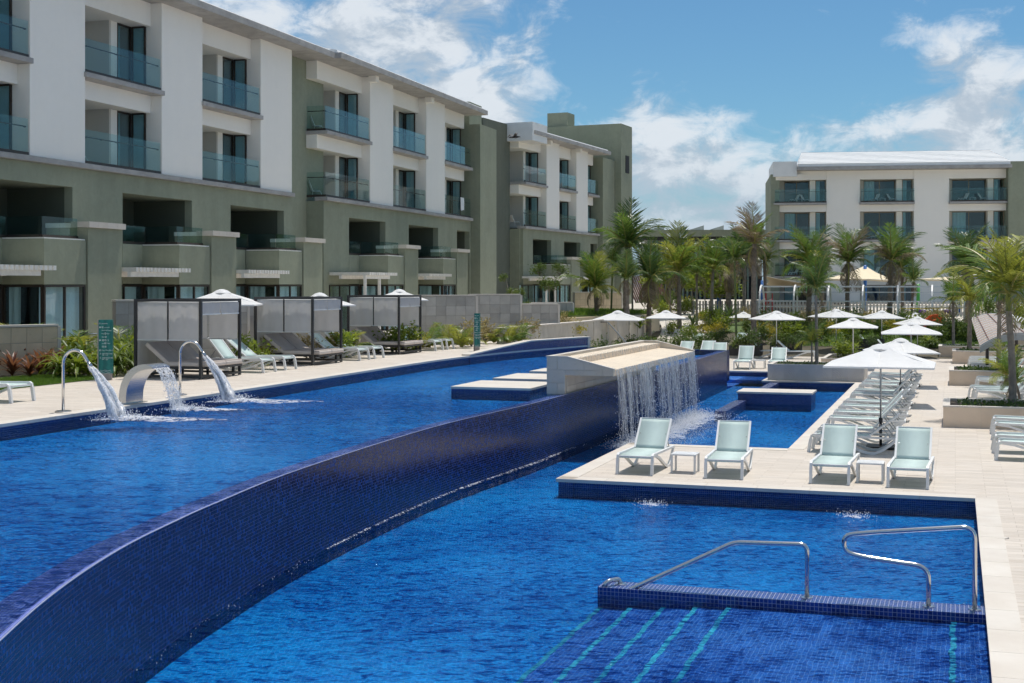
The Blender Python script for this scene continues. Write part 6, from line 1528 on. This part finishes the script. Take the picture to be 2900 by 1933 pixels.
def small_tree(x, Y, zb, yt, label, kind='tree', n=4, spread=.7, s=.8):
    b_ = V(x, 0, Y); top = V(x, yt, Y).z; e = empty('young_tree', (b_.x, b_.y, zb), random.uniform(0, 6), label, 'tree', 'young leafy trees'); H = top-zb
    m1 = MB(); m1.tube([(0, 0, -.05), (.03, .02, H*.35), (.0, .05, H*.6)], [.05, .04, .03], 7)
    ends = []
    for k in range(n):
        a = k*6.28/n + .4; en = (math.cos(a)*spread*.6, math.sin(a)*spread*.6, H*(.62+.2*(k % 2))); m1.tube([(0, .04, H*.5), (en[0]*.5, en[1]*.5, H*.6), en], [.028, .02, .01], 5); ends.append(en)
    m1.build('trunk', 'trunk_grey', e)
    for k, en in enumerate(ends): inst('crown', SH[kind][k % 2], e, (en[0], en[1], en[2]-H*.12), (0, 0, k*1.7), (s*spread, s*spread, s*spread*.85))
    return e
small_tree(1556, 74, UPZ, 715, 'young tree with two leaf tufts left of the palm group', 'treedark', 4, 1.0, .8); small_tree(1450, 66, UPZ, 735, 'thin young tree before the far hotel wing', 'treedark', 3, .7, .7); small_tree(1500, 70, UPZ, 842, 'small bush like tree behind the low tiled wall', 'treedark', 3, .5, .8)
for x, Y, yt, lb in ((1898, 92, 730, 'bright leafy tree left of the yellowing palm trunk'), (1960, 100, 735, 'bright leafy tree behind the slim banded palm'), (1998, 94, 750, 'bright leafy tree left of the blue post'), (2040, 98, 790, 'small leafy tree right of the blue post')):
    small_tree(x, Y, gz(90), yt, lb, 'tree', 5, 1.5, 1.0)
# shrubs of the far terrace
i = 0
for x, Y, s, k in ((1600, 58.5, 1.0, 'dark'), (1622, 60, 1.0, 'mid'), (1650, 61.5, 1.25, 'dark'), (1682, 63.5, 1.1, 'mid'), (1712, 66, 1.2, 'dark'), (1742, 68, 1.0, 'mid'), (1768, 69.5, 1.1, 'dark'), (1796, 70, 1.2, 'mid'), (1824, 70, 1.1, 'dark'), (1852, 70.5, 1.25, 'mid'), (1880, 70.5, 1.15, 'dark'), (1910, 71, 1.25, 'mid'), (1940, 71, 1.3, 'dark'), (1970, 71.5, 1.2, 'mid'), (2000, 71.5, 1.1, 'dark')):
    b_ = V(x, 0, Y); plant(k, (b_.x, b_.y, 0 if x > 1640 else 0), s, 'dark leafy shrub, %s from the left in the hedge behind the waterfall' % ORDX[i], 'shrubs behind the waterfall'); i += 1
for i, (bb, a) in enumerate(BB):
    pass
for i, (x, y, Y, s) in enumerate(((2095, 975, 68.4, 1.05), (2125, 975, 68.2, 1.15), (2206, 975, 70.6, .95), (2240, 975, 70.4, .8), (2020, 970, 72.6, .9), (2045, 970, 72.4, .95), (2005, 960, 80, 1.0), (2270, 960, 72.6, .8), (2420, 975, 71.2, .8), (2470, 975, 71.0, .7))):
    b_ = V(x, 0, Y); plant('dark' if i % 2 else 'mid', (b_.x, b_.y, .45 if i != 6 else gz(80)), s, 'leafy bush growing in a black planter box, %s in order of nearness' % ORDX[i], 'bushes in the black planter boxes')
KK = ('mid', 'yellow', 'dark', 'bright', 'mid', 'straw')
for i in range(18):
    x = 2150 + i*29; b_ = at_bank(x, 76 + (i % 3)*1.7); plant(KK[i % 6], b_, 1.25 + .2*(i % 2), 'bank shrub below the trellis, %s from the left' % ORDX[i], 'bank shrubs below the trellis')
for i in range(12):
    x = 2160 + i*44; b_ = at_bank(x, 82.5); plant(KK[(i*5+2) % 6], b_, 1.2, 'shrub at the foot of the trellis arches, %s from the left' % ORDX[i], 'shrubs at the foot of the trellis')
for i, (x, Y, k, s) in enumerate(((1945, 78, 'bright', 1.2), (1962, 82, 'spike', 1.1), (1990, 80, 'yellow', 1.2), (2010, 84, 'bright', 1.3), (2028, 79, 'yellow', 1.5), (2050, 80, 'bright', 1.3), (2035, 88, 'spike', 1.3), (2065, 87, 'spike', 1.4), (2090, 88, 'yellow', 1.1), (1905, 80, 'bright', 1.0), (2120, 86, 'straw', 1.2), (1985, 90, 'yellow', 1.2), (2110, 79, 'mid', 1.0), (2130, 80, 'yellow', 1.1))):
    plant(k, at_bank(x, Y), s, 'bright border plant beside the garden path, %s from the left' % ORDX[i], 'border plants beside the garden path')
for i, (x, Y, k, s) in enumerate(((2632, 73, 'strapy', 1.1), (2645, 72.5, 'strap', 1.0), (2622, 74, 'strapy', 1.1), (2660, 74, 'mid', 1.3), (2680, 75, 'dark', 1.4), (2700, 75, 'mid', 1.3), (2720, 75, 'dark', 1.3), (2672, 77, 'straw', 1.6), (2740, 74, 'mid', 1.2), (2765, 74, 'dark', 1.2), (2800, 76, 'mid', 1.4), (2840, 76, 'dark', 1.4), (2880, 76, 'mid', 1.4), (2790, 90, 'mid', 1.6), (2900, 82, 'bright', 1.6))):
    plant(k, at_bank(x, Y), s, 'green planting right of the trellis, %s in the bed' % ORDX[i], 'planting right of the trellis')
b_ = S(pE[0]+.85, pE[1]+2.1, .3); e = plant('bright', b_, 1.35, 'bright green leafy bush in the small low stone planter', 'bush in the low planter', sz=.75); e = plant('mid', S(pE[0]+.85, pE[1]+3.2, .3), 1.15, 'rear leafy bush in the small low stone planter', 'bush in the low planter', sz=.8)
# low cover in the planters: nobody could count it
def cover(p0, p1, q0, q1, z, n, mtl, seed, label, leaf=.05):
    r_ = np.random.default_rng(seed); vs, fs = [], []
    for i in range(n):
        b = Vector((r_.uniform(p0, p1), r_.uniform(q0, q1), z)); hh_ = .05+.10*abs(math.sin(b.x*3.1)*math.sin(b.y*2.3+1)); c = b + Vector((0, 0, r_.uniform(0, hh_)))
        d_ = Vector(r_.normal(size=3)); d_.z = abs(d_.z); d_.normalize(); w_ = d_.cross(Vector(r_.normal(size=3))).normalized(); l = leaf*r_.uniform(.6, 1.4); k = len(vs)
        vs += [tuple(c), tuple(c+d_*l*.6+w_*l*.4), tuple(c+d_*l*1.2), tuple(c+d_*l*.6-w_*l*.4)]; fs.append((k, k+1, k+2, k+3))
    me = bpy.data.meshes.new('ground_cover'); me.from_pydata(vs, [], fs); me.materials.append(MAT[mtl]); o = inst('ground_cover', me, None, S(0, 0, 0), (0, 0, SITE)); tag(o, label, 'ground cover', None, 'stuff'); return o
cover(pA[0]+.4, pA[0]+7, pA[1]+.2, pA[1]+2.3, .47, 2600, 'leaf_dark', 1, 'dark low leaves filling the nearest tan planter', .07); cover(pB[0]+.35, pB[0]+7, pB[1]+.2, pB[1]+2.3, .47, 2000, 'leaf_dark', 2, 'dark low leaves filling the second tan planter', .09); cover(pC[0]+.35, pC[0]+8.6, pC[1]+.2, pC[1]+2.2, .52, 1800, 'leaf_dark', 3, 'dark low leaves filling the third tan planter', .09); cover(pD[0]+.35, pD[0]+11.6, pD[1]+.2, pD[1]+2.2, .50, 1500, 'leaf_dark', 4, 'dark low leaves filling the farthest tan planter', .09); cover(-6.7, -3.6, 53.7, 55.4, .53, 1200, 'leaf_dark', 5, 'dark low leaves filling the carved planter', .05)
# grass: strip beside the near paving, turf of the raised terrace, lawn on the bank
def grass(poly_fn, n, seed, label, h=.07, mtl='grass_blade', w_=.008):
    r_ = np.random.default_rng(seed); vs, fs = [], []
    for i in range(n):
        b = poly_fn(r_); a = r_.uniform(0, 6.28); s = Vector((math.cos(a), math.sin(a), 0))*w_; l = h*r_.uniform(.5, 1.3); t_ = b + Vector((r_.normal()*l*.35, r_.normal()*l*.35, l)); k = len(vs)
        vs += [tuple(b-s), tuple(b+s), tuple(t_)]; fs.append((k, k+1, k+2))
    me = bpy.data.meshes.new('grass'); me.from_pydata(vs, [], fs); me.materials.append(MAT[mtl]); o = inst('grass', me); tag(o, label, 'grass', None, 'stuff'); return o
MB().sheet(sx([(-24.3, 14), (-21.4, 14), (-21.4, 30.9), (-24.3, 30.9)]), UPZ+.012).build('lawn', 'grass_ground')['kind'] = 'structure'
grass(lambda r_: S(r_.uniform(-23.9, -21.4), r_.uniform(19, 30.9), UPZ+.012), 30000, 1, 'short green lawn strip beside the near planting bed', .06, w_=.010)
def tf(r_):
    a, b, nn, z = LAWN_T; u, v_ = r_.uniform(0, 1), r_.uniform(.4, 8); return Vector((a.x+(b.x-a.x)*u+nn.x*v_, a.y+(b.y-a.y)*u+nn.y*v_, z+.1+.05*v_/8))
grass(tf, 14000, 2, 'long bright grass on the raised terrace', .22, w_=.03)
grass(lambda r_: (lambda p_, q_: S(p_, q_, gz(q_)+.03))(r_.uniform(-9.3, 2.8), r_.uniform(76, 88)), 14000, 3, 'sunlit lawn on the bank between the palms', .12, w_=.03)

for i, (x, Y, k, s) in enumerate(((1868, 96, 'bright', 1.5), (1890, 100, 'yellow', 1.4), (1870, 105, 'mid', 1.7), (1938, 100, 'bright', 1.4), (1955, 104, 'mid', 1.5), (1850, 112, 'dark', 1.8), (1945, 112, 'yellow', 1.6), (1905, 118, 'mid', 1.8))):
    plant(k, at_bank(x, Y), s, 'leafy border shrub along the far stretch of the path, %s from the front' % ORDX[i], 'border shrubs along the far path')

for i, (x, y, k, s) in enumerate(((20, 1052, 'strapy', 1.4), (52, 1050, 'bright', 1.1), (98, 1050, 'strap', 1.5), (125, 1048, 'yellow', 1.1), (150, 1046, 'strapy', 1.5), (182, 1050, 'bright', 1.2), (226, 1048, 'yellow', 1.2), (248, 1050, 'strap', 1.5), (272, 1055, 'strapy', 1.2), (362, 1048, 'bright', 1.2))):
    plant(k, P(x, y, UPZ), s, 'leafy plant of the second row in the near bed, %s from the left' % ORDX[i], 'second row of plants in the near bed', 'leafy_plant', 'plant')
# ================================================================== moving water
def m_fall(name, alpha_lo, alpha_hi, white=.85, sx_=60, sz_=2.0, thr=(.42, .62), tlu=.4):
    """falling water: clear glossy film broken by white aerated streaks"""
    m, t, out = mat(name); v = t.n('ShaderNodeTexCoord').outputs['Object']
    mv = t.n('ShaderNodeVectorMath', {0: v, 1: (sx_, sx_, sz_)}, operation='MULTIPLY').outputs[0]
    n = t.noise(mv, 1.0, 5, .65, dist=.5).outputs[0]; a = t.maprange(n, thr[0], thr[1], alpha_lo, alpha_hi, True)
    b = t.n('ShaderNodeBsdfPrincipled', {'Base Color': (white, white, white*1.02, 1), 'Roughness': .25, 'Specular IOR Level': .6})
    tl = t.n('ShaderNodeBsdfTranslucent', {'Color': (white, white, white, 1)}); ms = t.n('ShaderNodeMixShader', {0: tlu, 1: b.outputs[0], 2: tl.outputs[0]})
    tr = t.n('ShaderNodeBsdfTransparent', {'Color': (.97, .985, .99, 1)}); mx = t.n('ShaderNodeMixShader', {0: a, 1: tr.outputs[0], 2: ms.outputs[0]})
    t.t.links.new(mx.outputs[0], out.inputs['Surface'])
m_fall('fall_sheet', .02, .46, .78, 22, 1.2, (.44, .62)); m_fall('fall_strand', .12, .72, .80, 30, 3.0, (.38, .60)); m_fall('jet_foam', .60, 1.0, 1.0, 22, 10, (.36, .54), .55); m_fall('foam', .0, .95, .88, 7, 7, (.42, .56))
m_plain('droplet', (.82,.84,.87), .15)
def drops(pts, r, name, parent):
    m1 = MB()
    for p_ in pts:
        s = r*random.uniform(.4, 1.3); x, y, z = p_; k = len(m1.v); e = s*random.uniform(1, 2.2)
        m1.v += [(x-s, y, z), (x+s, y, z), (x, y-s, z), (x, y+s, z), (x, y, z-e), (x, y, z+e)]
        m1.f += [(k, k+2, k+5), (k+2, k+1, k+5), (k+1, k+3, k+5), (k+3, k, k+5), (k+2, k, k+4), (k+1, k+2, k+4), (k+3, k+1, k+4), (k, k+3, k+4)]
    return m1.build(name, 'droplet', parent, smooth=True)
# --- curtain of the waterfall, in the block's own frame
wc = empty('waterfall', wf.location.copy(), wf.rotation_euler[2], 'broken curtain of water falling from the stone tray into the lower pool', 'waterfall')
rd = random.Random(5); y0, y1 = .20, LW-.14; ztop = ztip-.004
def fallx(h): return T + .012 + .16*math.sqrt(max(h, 0))*.55
NX, NZ_ = 110, 14; vs, fs = [], []
for i in range(NX+1):
    yy = y0+(y1-y0)*i/NX
    for j in range(NZ_+1):
        h = (1.5*j/NZ_)**1.2; jit = .03*math.sin(i*.9+j*.35)+.02*math.sin(i*2.3+j*.2); vs.append((fallx(h)+jit*min(1, h*2), yy+.02*math.sin(j*.7+i), ztop-h))
rdn = [rd.uniform(.55, 1.0) for _ in range(NX)]; sm = [sum(rdn[max(0, i-2):i+3])/len(rdn[max(0, i-2):i+3]) for i in range(NX)]
for i in range(NX):
    for j in range(NZ_):
        if j/NZ_ > .25 + .95*(sm[i]-.6)*3.0 + .1*rd.random(): continue
        fs.append((i*(NZ_+1)+j, (i+1)*(NZ_+1)+j, (i+1)*(NZ_+1)+j+1, i*(NZ_+1)+j+1))
MB().add(vs, fs).build('water_sheet', 'fall_sheet', wc, smooth=True)['kind'] = 'stuff'
m1 = MB()
cl = [rd.uniform(y0, y1) for _ in range(40)]
for k in range(230):
    yy = min(y1, max(y0, rd.choice(cl)+rd.gauss(0, .09))) if rd.random() < .8 else rd.uniform(y0, y1); hmax = rd.uniform(.7, 1.88) if rd.random() < .75 else 1.88; w_ = rd.uniform(.004, .014); n_ = 9; ph = rd.uniform(0, 6); lx = rd.uniform(-.03, .05); ring = []
    for j in range(n_+1):
        h = hmax*j/n_; x = fallx(h)+lx*h; y_ = yy + .025*math.sin(ph+h*4)*h + .10*h*h*.1*math.sin(ph); r_ = w_*(1-.55*j/n_)*(1+.4*math.sin(ph*3+j*2.1)); ring.append((x, y_, ztop-h, r_))
    b = len(m1.v)
    for (x, y_, z, r_) in ring: m1.v += [(x, y_-r_, z), (x+r_*.8, y_, z), (x, y_+r_, z), (x-r_*.8, y_, z)]
    for j in range(n_):
        for q_ in range(4): m1.f.append((b+4*j+q_, b+4*j+(q_+1) % 4, b+4*j+4+(q_+1) % 4, b+4*j+4+q_))
m1.build('water_strands', 'fall_strand', wc, smooth=True)['kind'] = 'stuff'
pts = []
for k in range(2000):
    yy = rd.uniform(y0-.05, y1+.05); h = 1.9*rd.random()**.55; pts.append((fallx(h)+rd.gauss(0, .05+.05*h), yy+rd.gauss(0, .03), ztop-h))
drops(pts, .0075, 'droplets', wc)['kind'] = 'stuff'
pts = [(fallx(1.9)+rd.gauss(.1, .28), rd.uniform(y0, y1), LOW_W+abs(rd.gauss(0, .10))+.01) for k in range(8500)]
pts += [(fallx(1.9)+rd.gauss(.4, .5), rd.uniform(y0, y1), LOW_W+abs(rd.gauss(0, .05))+.01) for k in range(3500)]
drops(pts, .0075, 'splash', wc)['kind'] = 'stuff'
def foam_patch(name, parent, cx, cy, rx, ry, z, amp=.02, seed=0):
    r_ = random.Random(seed); n, m_ = 44, 7; vs = [(cx, cy, z+amp*1.3)]; fs = []
    for j in range(1, m_+1):
        for i in range(n):
            a = 2*math.pi*i/n; rr_ = (j/m_)*(1+.30*math.sin(3*a+seed)+.16*math.sin(7*a+2*seed)+.12*r_.uniform(-1, 1)); vs.append((cx+rx*rr_*math.cos(a), cy+ry*rr_*math.sin(a), z+amp*(1-j/m_)*r_.uniform(.3, 1.6)+.003))
    for i in range(n): fs.append((0, 1+i, 1+(i+1) % n))
    for j in range(m_-1):
        for i in range(n): a = 1+j*n+i; b = 1+j*n+(i+1) % n; fs.append((a, a+n, b+n, b))
    o = MB().add(vs, fs).build(name, 'foam', parent, smooth=True); o['kind'] = 'stuff'; return o
for k in range(7): foam_patch('foam', wc, fallx(1.9)+.12+rd.uniform(-.05, .15), y0+.7+k*1.32, .5, .85, LOW_W, .03, k)
# water film in the trays
m_fall('film', .0, .035, .7, 5, 5, (.4, .7))
MB().hexa([(.60, .15, 1.84), (T-.004, .15, ztip-.006), (T-.004, LW-.13, ztip-.006), (.60, LW-.13, 1.84)], [(.60, .15, 1.847), (T+.01, .15, ztip+.002), (T+.01, LW-.13, ztip+.002), (.60, LW-.13, 1.847)]).build('tray_water', 'film', wc)
MB().box(.125, .615, .15, LW-.13, zt-.045, zt-.022).build('channel_water', 'film', wc)
MB().add([(.615, .15, zt-.024), (.64, .15, 1.85), (.64, LW-.13, 1.85), (.615, LW-.13, zt-.024)], [(0, 1, 2, 3)]).build('weir_film', 'fall_sheet', wc)
# --- jets of the goosenecks and the blade (site frame: +x = towards the pool)
def jet(q, label, seed):
    e = empty('water_jet', S(-16.62, q, UPZ+.008), SITE, label, 'water jet', 'white water jets'); r_ = random.Random(seed); x0, z0_ = NZ; vx, vz, g_ = 2.2, -1.9, 9.8
    def at(t_): return (x0+vx*t_, z0_+vz*t_-.5*g_*t_*t_)
    tt = .298; m1 = MB()
    for k in range(26):
        ph = r_.uniform(0, 6.28); rad = r_.uniform(0, 1)**.5; pts, rr_ = [], []
        for j in range(12):
            t_ = tt*(.0+j/11*r_.uniform(.9, 1.04)); x, z = at(t_); s = .05+.42*t_; pts.append((x+rad*s*math.cos(ph)*.8+r_.gauss(0, .008), rad*s*math.sin(ph)+r_.gauss(0, .008), z)); rr_.append((.018+.034*j/11)*r_.uniform(.6, 1.3))
        m1.tube(pts, rr_, 5)
    m1.build('stream', 'jet_foam', e, smooth=True)['kind'] = 'stuff'
    pts = []
    for k in range(1500):
        t_ = tt*r_.random()**.6; x, z = at(t_); s = .03+.34*t_; pts.append((x+r_.gauss(0, s*.55), r_.gauss(0, s*.55), z+r_.gauss(0, .02)))
    xe, ze = at(tt)
    pts += [(xe+r_.gauss(.05, .22), r_.gauss(0, .26), UP_W-UPZ+abs(r_.gauss(0, .07))) for k in range(700)]
    drops(pts, .0085, 'droplets', e)['kind'] = 'stuff'
    foam_patch('foam', e, xe+.25, .05, .62, .5, UP_W-UPZ, .05, seed); foam_patch('foam', e, xe+1.0, .3, .8, .4, UP_W-UPZ-.004, .02, seed+3)
    return e
jet(22.4, 'foaming water jet from the near gooseneck', 3); jet(26.6, 'foaming water jet from the far gooseneck', 9)
e = empty('water_jet', S(-16.55, 24.2, UPZ+.008), SITE, 'wide water sheet pouring from the steel blade', 'water jet', 'white water jets'); r_ = random.Random(2)
vs, fs = [], []; NXb, NZb = 22, 14
for i in range(NXb+1):
    for j in range(NZb+1):
        t_ = .42*j/NZb; vs.append((.77+1.05*t_+.02*math.sin(i*1.3+j*.8)*j/NZb, .05+(wd-.1)*i/NXb*(1-.12*j/NZb)+.03*j/NZb, .76-.35*t_-4.9*t_*t_ + .0*math.sin(i)))
for i in range(NXb):
    for j in range(NZb): fs.append((i*(NZb+1)+j, (i+1)*(NZb+1)+j, (i+1)*(NZb+1)+j+1, i*(NZb+1)+j+1))
m_fall('blade_sheet', .18, .95, .85, 20, 9, (.42, .56)); MB().add(vs, fs).build('water_sheet', 'blade_sheet', e, smooth=True)['kind'] = 'stuff'
pts = []
for k in range(900):
    t_ = .42*r_.random()**.5; pts.append((.77+1.05*t_+r_.gauss(0, .02+.03*t_), r_.uniform(.03, wd-.03), .76-.35*t_-4.9*t_*t_+r_.gauss(0, .02)))
pts += [(1.22+r_.gauss(.1, .18), wd/2+r_.gauss(0, .25), UP_W-UPZ+abs(r_.gauss(0, .05))) for k in range(500)]
drops(pts, .0085, 'droplets', e)['kind'] = 'stuff'; foam_patch('foam', e, 1.45, .35, .40, .4, UP_W-UPZ, .045, 4); foam_patch('foam', e, 2.0, .5, .5, .28, UP_W-UPZ-.004, .02, 6)
# --- wet foot of the overflow wall: drops where the film meets the lower pool; returns bubbling in the pool
pts = []
for i in range(len(wall2)-1):
    a, b = wall2[i], wall2[i+1]; t_ = (b-a).normalized(); nn = Vector((t_.y, -t_.x)); L = (b-a).length
    if b.y > 33: break
    for k in range(int(L*26*rd.random())):
        c = a+(b-a)*rd.random()+nn*abs(rd.gauss(.03, .06)); pts.append((c.x, c.y, LOW_W+abs(rd.gauss(.004, .012))))
o = drops(pts, .0045, 'splash_drops', None); tag(o, 'line of small splashes along the foot of the overflow wall', 'splash', None, 'stuff')
for x, y, lb in ((1845, 1428, 'bubbling inlet below the front terrace, left one'), (2418, 1462, 'bubbling inlet below the front terrace, right one')):
    c = P(x, y, LOW_W); e = empty('pool_inlet', (c.x, c.y, LOW_W), 0, lb, 'bubbles', 'bubbling pool inlets'); pts = [(rd.gauss(0, .16), rd.gauss(0, .25), abs(rd.gauss(0, .02))) for k in range(170)]
    drops(pts, .007, 'bubbles', e)['kind'] = 'stuff'; foam_patch('foam', e, 0, 0, .13, .13, .0, .015, 5)

# broken white line where the film of the wall meets the pool, towards the waterfall
vs, fs = [], []; k = 0
for i in range(len(wall2)-1):
    a, b = wall2[i], wall2[i+1]
    if a.y < 19.5 or b.y > 33: continue
    t_ = (b-a).normalized(); nn = Vector((t_.y, -t_.x)); L = (b-a).length; n_ = max(2, int(L/.12))
    for j in range(n_):
        c0_ = a+(b-a)*(j/n_); c1_ = a+(b-a)*((j+1)/n_); f_ = min(1, (c0_.y-19.5)/8)
        w0, w1 = .02+.10*f_*rd.random(), .02+.10*f_*rd.random(); k = len(vs); z = LOW_W+.006
        vs += [(*(c0_+nn*.004), z+.02*rd.random()), (*(c1_+nn*.004), z+.02*rd.random()), (*(c1_+nn*w1), z), (*(c0_+nn*w0), z)]; fs.append((k, k+1, k+2, k+3))
m_fall('foam_line', .0, .9, .9, 14, 14, (.46, .60)); o = MB().add(vs, fs).build('foam_line', 'foam_line', None); tag(o, 'thin white foam line along the foot of the overflow wall', 'foam', None, 'stuff')
